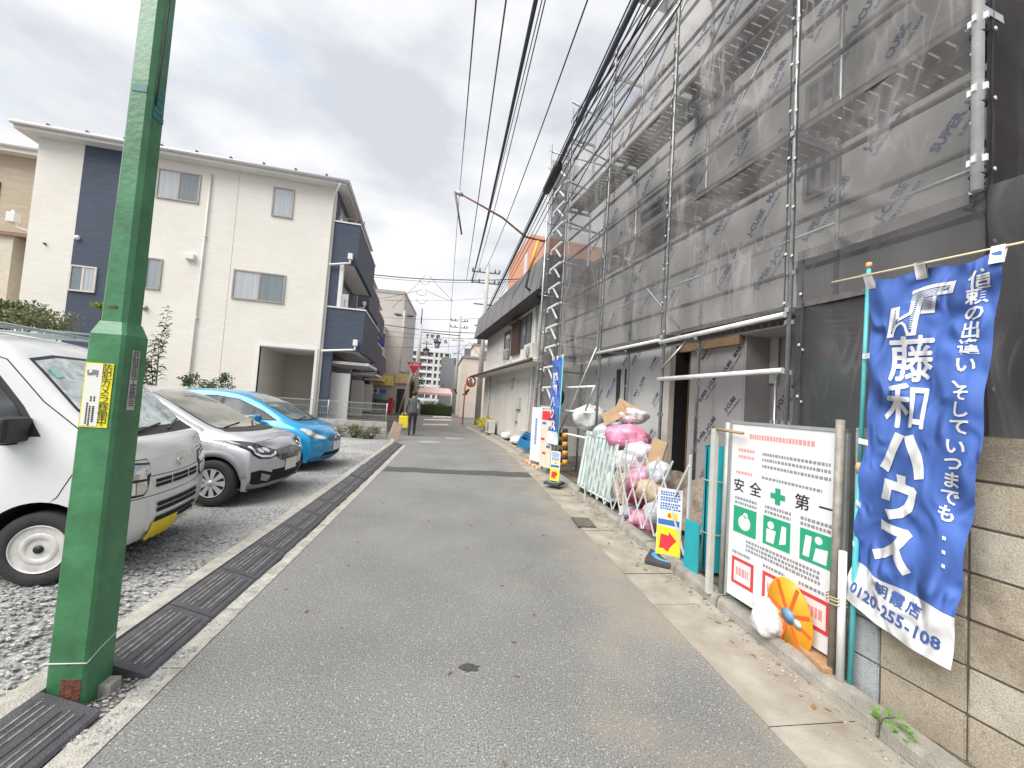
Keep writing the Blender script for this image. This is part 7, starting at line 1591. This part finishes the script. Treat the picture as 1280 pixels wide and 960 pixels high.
# apartment block
AY = 185.0; a0, a1 = atY(489, 500, AY), atY(558, 500, AY); zt = atY(510, 436, AY).z; zt2 = atY(540, 441, AY).z
t = thing('apartment_block', 'long pale apartment block with many balconies at the end of the street', 'building', (a0.x, AY, 0))
AW = a1.x - a0.x; APW = M('apartment_white', (.58, .57, .55), .8, var=.05); APB = M('balcony_white', (.68, .67, .65), .7, var=.06); APD = M('recess_grey', (.20, .205, .21), .8, var=.2, vs=2)
MB().box(0, AW, 0, 12, 0, zt2).build('wall', APD, t); MB().box(0, AW * .45, .5, 12, zt2, zt).build('penthouse', APW, t); MB().box(-.3, AW + .3, -1.7, 12, zt2, zt2 + .5).build('roof_edge', APW, t)
nf = max(4, int(zt2 / 2.9)); 
for k in range(nf):
    z = zt2 * k / nf
    m = MB(); m.box(0, AW, -1.5, -1.35, z + .0, z + 1.15); m.box(0, AW, -1.35, 0, z + .0, z + .18); m.build('balcony_band', APB, t)
for k in range(6): MB().box(AW * k / 5 - .2, AW * k / 5 + .2, -1.6, 0, 0, zt2).build('fin_wall', APW, t)
for k in range(3): MB().box(AW * .72 + k * 2.2 - .5, AW * .72 + k * 2.2 + .5, -1.62, -1.5, 0, zt2).build('stair_screen', APW, t)
wm = 0
for k in range(nf):
    for j in range(8): MB().box(AW * (j + .15) / 8, AW * (j + .8) / 8, -.06, 0, zt2 * k / nf + .3, zt2 * k / nf + 2.3).build('window', CURT if (k * 7 + j * 3) % 4 else DGLASS, t)
# shop on the left past the crossing
SFp = Frame((atY(462, 520, 32.5).x, 32.5), radians(2)); t = thing('shop', 'small shop with a yellow fascia sign and white medical cross sign beyond the crossing', 'shop', SFp.p, 0)
W0 = atY(462, 500, 32.5).x; xs_ = lambda px: atY(px, 500, 32.5).x - W0; zs_ = lambda py, px=485: atY(px, py, 32.5).z
MB().box(xs_(462), xs_(508), 0, 7, 0, zs_(466)).build('wall', M('shop_wall', (.50, .46, .40), .8, var=.1), t)
MB().box(xs_(463), xs_(489), -.2, 0, zs_(482), zs_(470)).build('fascia_sign', M('fascia_yellow', (.80, .66, .22), .5, var=.12, vs=5), t); MB().box(xs_(489) + .1, xs_(508), -.15, 0, zs_(478), zs_(466)).build('fascia_sign', M('fascia_tan', (.66, .50, .25), .5, var=.15, vs=5), t)
MB().box(xs_(475), xs_(481), -.23, -.2, zs_(478), zs_(474)).build('fascia_mark', M('fascia_red', (.72, .5, .05), .5), t)
cs = MB().box(xs_(465), xs_(473), -.6, -.5, zs_(493), zs_(486)).build('cross_sign', BWHT, t); q = (xs_(469), (zs_(493) + zs_(486)) / 2)
c_ = MB(); c_.box(q[0] - .17, q[0] + .17, -.62, -.6, q[1] - .05, q[1] + .05); c_.box(q[0] - .05, q[0] + .05, -.62, -.6, q[1] - .17, q[1] + .17); c_.build('dark_cross', SBL, cs)
MB().box(xs_(474), xs_(482), -.6, -.5, zs_(492), zs_(487)).build('side_sign', SBL, t); MB().box(xs_(463), xs_(478), -.6, -.5, zs_(499), zs_(494.5)).build('teal_sign', M('sign_teal', (.10, .42, .45), .5), t)
MB().box(xs_(494), xs_(504), -.05, .0, 0.1, zs_(485)).build('shop_door', BLACKGLASS, t); MB().box(xs_(466), xs_(492), -.05, .0, .5, zs_(500)).build('shop_window', DGLASS, t)
MB().box(xs_(486), xs_(491), -.9, -.5, .1, 1.3).build('vending_case', SR, t)
# pink parasol, hedge, shrubs
def crown(t, n, rx, ry, rz, zc, mat, leaf=.2, nm='crown', dens=.5):
    m = MB(); lumps = [(Vector((random.uniform(-.6, .6) * rx, random.uniform(-.6, .6) * ry, zc + random.uniform(-.6, .6) * rz)), random.uniform(.35, .65)) for _ in range(9)]
    for _ in range(n):
        c, k = random.choice(lumps); d = Vector((random.gauss(0, 1), random.gauss(0, 1), random.gauss(0, 1))).normalized() * random.random() ** .4
        p = c + Vector((d.x * rx * k, d.y * ry * k, d.z * rz * k)); a = Vector((random.gauss(0, 1), random.gauss(0, 1), random.gauss(0, .7))).normalized(); b_ = a.cross(Vector((random.gauss(0, 1), random.gauss(0, 1), random.gauss(0, 1)))).normalized(); L_ = leaf * random.uniform(.6, 1.3)
        m.add([p, p + a * L_ * .5 + b_ * L_ * .26, p + a * L_, p + a * L_ * .5 - b_ * L_ * .26], [(0, 1, 2, 3)])
    return m.build(nm, mat, t)
def leafmat(name, cols):
    def fn(t, b, n):
        g = n('ShaderNodeNewGeometry'); r = ramp(t, [(i / (len(cols) - 1), c) for i, c in enumerate(cols)]); t.links.new(g.outputs['Random Per Island'], r.inputs['Fac']); t.links.new(r.outputs['Color'], b.inputs['Base Color']); b.inputs['Roughness'].default_value = .6
        tr = n('ShaderNodeBsdfTranslucent'); t.links.new(r.outputs['Color'], tr.inputs['Color']); mx = n('ShaderNodeMixShader', i_Fac=.25); t.links.new(b.outputs[0], mx.inputs[1]); t.links.new(tr.outputs[0], mx.inputs[2])
        t.links.new(mx.outputs[0], [q for q in t.nodes if q.type == 'OUTPUT_MATERIAL'][0].inputs['Surface'])
    return node_mat(name, fn)
LF = leafmat('leaf_green', [(.03, .06, .015), (.06, .11, .025), (.11, .16, .04), (.16, .19, .06)]); LFP = leafmat('leaf_pale', [(.07, .10, .04), (.13, .16, .07), (.22, .23, .11), (.30, .26, .16)]); LFY = leafmat('leaf_lime', [(.14, .24, .03), (.25, .36, .05)]); FLY = leafmat('flower_yellow', [(.75, .55, .02), (.85, .70, .05), (.25, .30, .04)]); LFD = leafmat('leaf_dull', [(.05, .08, .04), (.09, .13, .06), (.13, .17, .09)])
BARK = M('bark', (.10, .075, .05), .9, var=.3, vs=12)
def shrub(p, n, rx, ry, rz, h, lab, mat, leaf=.06, cat='shrub', nm='shrub', grp=None, stems=5):
    t = thing(nm, lab, cat, p, 0, grp); crown(t, n, rx, ry, rz, h, mat, leaf, 'foliage')
    m = MB()
    for k in range(stems): a = k * 1.3; m.tube([(0, 0, 0), (cos(a) * rx * .3, sin(a) * ry * .3, h * .6), (cos(a) * rx * .5, sin(a) * ry * .5, h + rz * .3)], [.03, .02, .008] if stems > 1 else [.008, .006, .003], 6)
    m.build('stem', BARK, t); return t
def shrub_at(px, py, Y, n, rx, ry, rz, lab, mat, leaf):
    p = atY(px, py, Y); return shrub((p.x, Y, 0), n, rx, ry, rz, p.z, lab, mat, leaf)
shrub_at(18, 398, 12.6, 2600, .9, .7, .55, 'bushy green shrub at the left edge above the van roof', LF, .10); shrub_at(58, 402, 12.2, 1500, .75, .6, .38, 'looser shrub with reddish tips beside the navy strip, above the van roof', LFP, .09)
sp_ = atY(125, 395, 12.0); t = thing('sapling', 'thin sapling with a lime green leaf tuft beside the green post shoulder', 'plant', (sp_.x, 12, 0))
crown(t, 90, .26, .2, .12, atY(124, 380, 12).z, LFY, .11, 'foliage'); MB().tube([(0, 0, 0), (.02, 0, sp_.z), (.0, 0, atY(124, 381, 12).z)], [.02, .012, .006], 6).build('stem', BARK, t)
# tall weed behind the silver car
wp = atY(196, 480, 11.2); t = thing('tall_weed', 'tall leafy weed standing behind the silver car against the cream wall', 'plant', (wp.x, 11.2, 0))
stem = MB(); lv = MB()
for tips in ((218, 385), (190, 418), (176, 440), (205, 402), (183, 452)):
    e = atY(*tips, 11.2); b0 = Vector((0, 0, .8)); e = Vector((e.x - wp.x, random.uniform(-.2, .2), e.z)); mid = b0.lerp(e, .55) + Vector((-.1, 0, .15))
    pts = [b0, b0.lerp(mid, .5), mid, mid.lerp(e, .5) + Vector((.03, 0, .03)), e]; stem.tube(pts, [.014, .012, .009, .006, .003], 6)
    for k in range(44):
        u = .25 + .75 * k / 44; i = min(3, int(u * 4)); p = pts[i].lerp(pts[i + 1], u * 4 - i); a = Vector((random.choice((-1, 1)) * random.uniform(.5, 1), random.uniform(-.6, .6), random.uniform(-.1, .5))).normalized(); L_ = random.uniform(.17, .30) * (1.2 - .6 * u); b_ = a.cross(Vector((0, 0, 1))).normalized()
        up_ = Vector((0, 0, .2 * L_)); lv.add([p, p + a * L_ * .45 + b_ * L_ * .2 + up_, p + a * L_ - up_ * .8, p + a * L_ * .45 - b_ * L_ * .2 + up_], [(0, 1, 2, 3)])
stem.build('stem', M('weed_stem', (.14, .16, .07), .7), t); lv.build('foliage', LFD, t)
for px, py, Y, h in ((262, 468, 11.4, .3), (283, 462, 11.6, .35), (240, 462, 11.6, .25)):
    p = atY(px, py, Y); shrub((p.x, Y, 0), 330, .30, .25, h * .8, p.z - .30, '%s weed tips above the blue car roof, by the cream wall' % ({262: 'middle', 283: 'right hand', 240: 'left hand'}[px]), LFD, .075, 'weed', 'weed', 'weeds behind the blue car', 1)
for i, (x, y, rx, rz) in enumerate(((-3.9, 13.3, .35, .22), (-3.3, 13.25, .4, .28), (-2.75, 13.2, .4, .24), (-4.6, 13.3, .4, .2))):
    shrub((x, y, .05), 420, rx, .22, rz, rz * .8, ('weed clump second from the left before the low block wall', 'tallest weed clump before the low block wall', 'weed clump at the right end of the low block wall', 'weed clump nearest the blue car before the low block wall')[i], LFP, .07, 'weed', 'weed', 'weeds along the low block wall')
for k in range(16):
    yy = random.uniform(2.4, 12.5)
m = MB()
for k in range(260):
    yy = random.choice((random.gauss(3.35, .08), random.gauss(7.4, .3), random.gauss(12.4, .5), random.uniform(2.5, 12.5))); x0 = lerp_line(LK, yy) - .11 - random.random() * .08; a = random.uniform(0, 6.28); L_ = random.uniform(.02, .055)
    p = Vector((x0, yy, .085)); d = Vector((cos(a) * .6, sin(a) * .6, .7)); b_ = Vector((-sin(a), cos(a), 0)) * .003
    m.add([p - b_, p + b_, p + d * L_], [(0, 1, 2)])
m.build('grass', LFP, kind='stuff')
m = MB()
for k in range(420):
    a = random.gauss(.4, .9); p = Vector((random.uniform(-2.2, -1.78), random.uniform(1.4, 2.02), .092)); L_ = random.uniform(.05, .16); d = Vector((cos(a), sin(a), random.uniform(0, .12))); b_ = Vector((-sin(a), cos(a), 0)) * .0016
    m.add([p - b_, p + b_, p + d * L_ + b_ * .4], [(0, 1, 2)])
m.build('dry_grass', M('dry_straw', (.50, .44, .30), .8, var=.3, vs=30), kind='stuff')
p = atY(588, 524, 20.5); fx = lerp_line(RG, 19.0) + .2
t = thing('flower_bed', 'yellow flowers at the kerb beyond the old house', 'flowers', (fx, 19.0, .1)); crown(t, 1100, .6, .9, .3, .38, FLY, .10, 'blossoms'); MB().bbox(-.1, .8, -.9, .9, 0, .12, .02).build('planter', CONC, t)
t = thing('hedge', 'clipped green hedge beyond the crossing', 'hedge', (atY(545, 515, 36).x, 36, 0)); crown(t, 2200, 1.5, .6, .75, .55, LF, .14, 'foliage'); MB().bbox(-1.4, 1.4, -.5, .5, 0, .9, .1).build('hedge_core', M('hedge_dark', (.03, .05, .015), .9, var=.3), t)
t = thing('small_tree', 'small dark tree behind the stop sign', 'tree', (atY(512, 500, 34).x, 34, 0)); crown(t, 1400, 1.0, .8, 1.3, atY(512, 472, 34).z - .6, LF, .2, 'crown'); MB().tube([(0, 0, 0), (.05, 0, 1.4), (0, 0, 2.6)], [.12, .09, .05], 8).build('trunk', BARK, t)
t = thing('awning', 'pale pink awning over a shop front far down the street', 'awning', (atY(543, 490, 44).x, 44, 0)); z = atY(543, 487, 44).z
MB().add([(-2, 0, z - .35), (2, 0, z - .35), (1.6, 1.4, z + .25), (-1.6, 1.4, z + .25), (-2, 0, z - .6), (2, 0, z - .6)], [(0, 1, 2, 3), (4, 5, 1, 0)]).build('canvas', M('pink_canvas', (.72, .50, .46), .7), t)
for x in (-1.9, 1.9): MB().tube([(x, .02, 0), (x, .02, z - .4)], .04, 6).build('post', BWHT, t)
# far low row of buildings closing the view
rows = [(-62, 60, 18, 8.0, (.46, .44, .42)), (-42, 62, 14, 9.5, (.55, .53, .50)), (-26, 70, 10, 7.0, (.40, .42, .45)), (16, 55, 12, 7.5, (.52, .50, .47)), (30, 60, 14, 9.0, (.46, .45, .44)), (46, 58, 14, 7.5, (.55, .52, .48))]
for i, (x, y, w, h, c) in enumerate(rows):
    t = thing('distant_house', ('distant taupe building at the far left', 'distant pale building left of the beige slab', 'distant blue grey building behind the slab', 'distant cream building behind the old house', 'distant grey building right of centre', 'distant tan building at the far right')[i], 'building', (x, y, 0)); MB().box(-w / 2, w / 2, 0, 8, 0, h).build('wall', M('far_wall_%s' % 'abcdef'[i], c, .8, var=.08), t); MB().box(-w / 2 - .2, w / 2 + .2, -.2, 8.2, h, h + .3).build('roof', MATS['grey_coping'], t)
    for k in range(int(w / 2.5)):
        for z in (1.2, 4.2): MB().box(-w / 2 + .8 + k * 2.4, -w / 2 + 2.2 + k * 2.4, -.03, 0, z, z + 1.3).build('window', DGLASS, t)
# person with a yellow bag
def person(p, rz):
    t = thing('person', 'person in dark clothes carrying a yellow bag at the left edge of the road', 'person', p, rz)
    J = {'pel': (0, 0, .92, .145), 'sp': (0, .01, 1.12, .135), 'ch': (0, .02, 1.32, .15), 'nk': (0, .03, 1.47, .055), 'hd': (0, .035, 1.56, .082), 'tp': (0, .03, 1.68, .075), 'hl': (-.09, 0, .86, .095), 'kl': (-.10, .05, .49, .062), 'al': (-.10, -.06, .10, .042), 'tl': (-.10, .09, .035, .035), 'hr': (.09, 0, .86, .095), 'kr': (.10, .10, .50, .062), 'ar': (.10, .14, .10, .042), 'tr': (.10, .30, .04, .035),
         'sl': (-.19, .02, 1.38, .06), 'el': (-.25, .0, 1.10, .045), 'wl': (-.24, .08, .86, .033), 'sr': (.19, .02, 1.38, .06), 'er': (.25, -.02, 1.10, .045), 'wr': (.25, .07, .86, .033), 'fl': (-.24, .10, .77, .03), 'fr': (.25, .09, .77, .03)}
    E = [('pel', 'sp'), ('sp', 'ch'), ('ch', 'nk'), ('nk', 'hd'), ('hd', 'tp'), ('pel', 'hl'), ('hl', 'kl'), ('kl', 'al'), ('al', 'tl'), ('pel', 'hr'), ('hr', 'kr'), ('kr', 'ar'), ('ar', 'tr'), ('ch', 'sl'), ('sl', 'el'), ('el', 'wl'), ('wl', 'fl'), ('ch', 'sr'), ('sr', 'er'), ('er', 'wr'), ('wr', 'fr')]
    ks = list(J); me = bpy.data.meshes.new('figure'); me.from_pydata([J[k][:3] for k in ks], [(ks.index(a), ks.index(b)) for a, b in E], [])
    o = bpy.data.objects.new('figure', me); C.objects.link(o); o.modifiers.new('skin', 'SKIN'); sv = me.skin_vertices[0].data
    for i, k in enumerate(ks): sv[i].radius = (J[k][3], J[k][3] * (.75 if k in ('pel', 'sp', 'ch') else 1)); sv[i].use_root = k == 'pel'
    s_ = o.modifiers.new('sub', 'SUBSURF'); s_.levels = 2; s_.render_levels = 2; bpy.context.view_layer.update()
    nm = bpy.data.meshes.new_from_object(o.evaluated_get(bpy.context.evaluated_depsgraph_get())); bpy.data.objects.remove(o)
    SK = M('skin', (.52, .33, .24), .6, var=.06); TR = M('dark_trousers', (.035, .035, .045), .8, var=.2); TO = M('dark_jacket', (.10, .10, .105), .8, var=.2); SHOE = M('shoe_black', (.02, .02, .02), .5)
    for m_ in (SK, TR, TO, SHOE): nm.materials.append(m_)
    for pl in nm.polygons:
        c = pl.center; pl.use_smooth = True
        pl.material_index = 3 if c.z < .09 else 1 if c.z < .90 and abs(c.x) < .2 else 2 if .86 < c.z < 1.46 else 0
    put('body', nm, t)
    h = MB(); h.lathe([(.0, .1), (.06, .085), (.095, .03), (.1, -.03), (.08, -.09)], 16, Matrix.Translation((0, .022, 1.635))); h.build('hair', M('hair_dark', (.02, .017, .015), .5), t)
    return t
pp = G(514, 545); person((pp.x, pp.y, .003), radians(10))
t = thing('shoulder_bag', 'bright yellow shopping bag held by the person in dark clothes', 'bag', (pp.x - .33, pp.y + .05, .003), radians(10))
MB().bbox(-.17, .17, -.08, .08, .28, .74, .03).build('bag_body', M('bag_yellow', (.82, .66, .04), .6, var=.15), t); MB().tube([(-.1, 0, .72), (-.06, 0, .86), (.02, 0, .88), (.1, 0, .72)], .012, 6).build('bag_handle', M('bag_yellow', (.82, .66, .04)), t)
# ================================================================ OVERHEAD LINES
CAB = M('cable_black', (.025, .025, .03), .6, var=.1); CABB = M('cable_bluish', (.05, .055, .085), .5, var=.15)
def cable(p, q, r, sg, lab, mat=CAB, extra=None):
    t = MB().tube(sag(p, q, sg, 24), r, 6).build('overhead_cable', mat, None, lab, 'cable', 'overhead cables'); return t
def near(px, py, z):
    d = ray(px, py); return Vector((0, 0, EYE)) + d * ((z - EYE) / d.z)
def far(px, py, Y): return atY(px, py, Y)
cable(near(596, -10, 7.4), far(574, 245, 25), .016, .25, 'leftmost thin brown cable running up the street', M('cable_brown', (.12, .09, .075), .6)); cable(near(634, -10, 7.6), far(583, 350, 25), .016, .25, 'second brown cable from the left with clamps', MATS['cable_brown'])
cable(far(574, 245, 25), far(560, 440, 60), .02, .2, 'far continuation of the leftmost cable'); cable(near(672, -10, 7.2), far(590, 350, 25), .036, .3, 'thick dark bundled cable in the middle of the sky', CABB); cable(near(684, -10, 7.2), far(592, 352, 25), .010, .5, 'thin tangled wire beside the thick middle cable'); cable(near(680, -10, 7.25), far(591, 350, 25), .009, .1, 'thin straight wire beside the thick middle cable')
cable(near(738, -10, 7.6), far(606, 338, 25), .013, .35, 'single thin cable right of the middle bundle')
ca_, cb_ = near(800, -10, 5.9), far(601, 404, 25)
cable(ca_, cb_, .035, .1, 'thick blue black cable bundle crossing in front of the scaffold', CABB)
for k, (dx, lab) in enumerate(((-7, 'thin wire left of the thick cable before the scaffold'), (9, 'thin wire just right of the thick cable before the scaffold'), (18, 'thin wire a little farther right of the thick cable'), (28, 'outermost thin wire beside the thick cable'))): cable(near(800 + dx, -10, 5.95 + .03 * k), far(601 + .2 * dx, 402 - k, 25), .009, .15 + .05 * k, lab)
cable(near(858, -10, 5.6), far(640, 372, 12), .008, .05, 'thin wire passing down across the mesh sheets to the old house')
d1 = ca_.lerp(cb_, 0); 
def on_line(p, q, px):                                       # point of a straight line seen at a given photo column
    best = min(((abs((lambda v: CX + FPX * v.x / v.z)(MW.transposed() @ (p.lerp(q, k / 400) - Vector((0, 0, EYE)))) - px), k) for k in range(401))); return p.lerp(q, best[1] / 400)
j0, j1 = on_line(ca_, cb_, 700), on_line(ca_, cb_, 682)
MB().tube([j0 - Vector((0, 0, .1)), j0.lerp(j1, .1) - Vector((0, 0, .1)), j0.lerp(j1, .9) - Vector((0, 0, .1)), j1 - Vector((0, 0, .1))], [.05, .085, .085, .045], 10).build('cable_sleeve', BLKP, None, 'fat black splice sleeve on the thick cable', 'cable sleeve')
# cross-street lines at the far crossing
for i, (a, b, y) in enumerate((((440, 340), (660, 348), 26), ((440, 343), (660, 351), 26.3), ((470, 404), (640, 416), 33), ((470, 411), (640, 424), 34), ((470, 419), (640, 420), 35), ((455, 432), (620, 428), 36), ((470, 396), (640, 395), 38), ((480, 375), (660, 368), 40))):
    cable(far(*a, y), far(*b, y), .03 if i in (0, 2) else .014, .3, ('upper thick line crossing the street at the tall pole', 'thin line just under the upper crossing line', 'thick line crossing level with the street sign', 'thin line crossing just above the sign board', 'thin line crossing through the sign board top', 'lowest thin line crossing by the lanterns', 'faint line crossing above the sign pole', 'faint high line crossing between the poles')[i])
for a, b, y, lab in (((532, 344), (490, 385), 27, 'left stay wire of the hanging loops'), ((537, 345), (566, 376), 27, 'right stay wire of the hanging loops'), ((531, 362), (566, 377), 28, 'lower right stay wire of the hanging loops'), ((528, 362), (470, 374), 28, 'lower left stay wire'), ((587, 428), (566, 445), 24, 'left stay below the thick cable end'), ((588, 428), (600, 445), 24, 'right stay below the thick cable end')): cable(far(*a, y), far(*b, y), .012, .05, lab)
for px, py, lab in ((531, 350, 'upper hanging wire loop'), (527, 364, 'middle hanging wire loop'), (527, 374, 'lower hanging wire loop')):
    c = far(px, py, 27); MB().tube([c + Vector((.35 * cos(a), 0, .3 * sin(a))) for a in [pi + pi * k / 10 for k in range(11)]], .012, 5).build('wire_loop', CAB, None, lab, 'wire loop', loc=(0, 0, 0))
# rusted lamp arm over the road, on a steel pole by the scaffold
lpx = onplane(676, 400, (2.55, 10.5), (sin(radians(-9.5)), cos(radians(-9.5))))
t = thing('lamp_post', 'thin grey lamp post by the old house with long rusty arm over the road', 'lamp post', (lpx.x, lpx.y, 0))
ztop = atY(680, 300, lpx.y).z; MB().tube([(0, 0, 0), (0, 0, ztop)], [.06, .045], 10).build('pole', M('pole_grey', (.42, .43, .43), .5, .4, var=.12), t)
tip = atY(571, 240, lpx.y); elb = atY(628, 272, lpx.y); e2 = atY(657, 296, lpx.y)
pts = [Vector((0, 0, ztop - .05)), Vector((e2.x - lpx.x, 0, e2.z)), Vector((elb.x - lpx.x, 0, elb.z)), Vector((atY(600, 256, lpx.y).x - lpx.x, 0, atY(600, 256, lpx.y).z)), Vector((tip.x - lpx.x, 0, tip.z))]
MB().tube(pts, [.035, .035, .033, .028, .025], 8).build('rusty_arm', M('rusty_arm_paint', (.22, .10, .065), .7, .2, var=.35, vs=5), t)
MB().tube([pts[-1], pts[-1].lerp(pts[-2], .25)], [.07, .06], 8).build('lamp_socket', M('pole_grey', (.42, .43, .43)), t); e = atY(577, 293, lpx.y); MB().tube([pts[-1] + Vector((-.05, 0, .0)), Vector((e.x - lpx.x, 0, e.z))], [.035, .025], 8).build('hanging_tube', M('tube_dark', (.12, .09, .08), .6), t)
y0, y1 = atY(672, 303, lpx.y), atY(661, 340, lpx.y); MB().tube([Vector((y0.x - lpx.x, -.1, y0.z)), Vector((y1.x - lpx.x, -.1, y1.z))], .05, 8).build('yellow_guard', M('guard_yellow', (.72, .42, .06), .5, var=.1), t); e = atY(657, 360, lpx.y); MB().tube([Vector((y1.x - lpx.x, -.1, y1.z)), Vector((e.x - lpx.x, -.1, e.z)), Vector((.0, 0, e.z - .35))], .035, 8).build('black_lead', CAB, t)
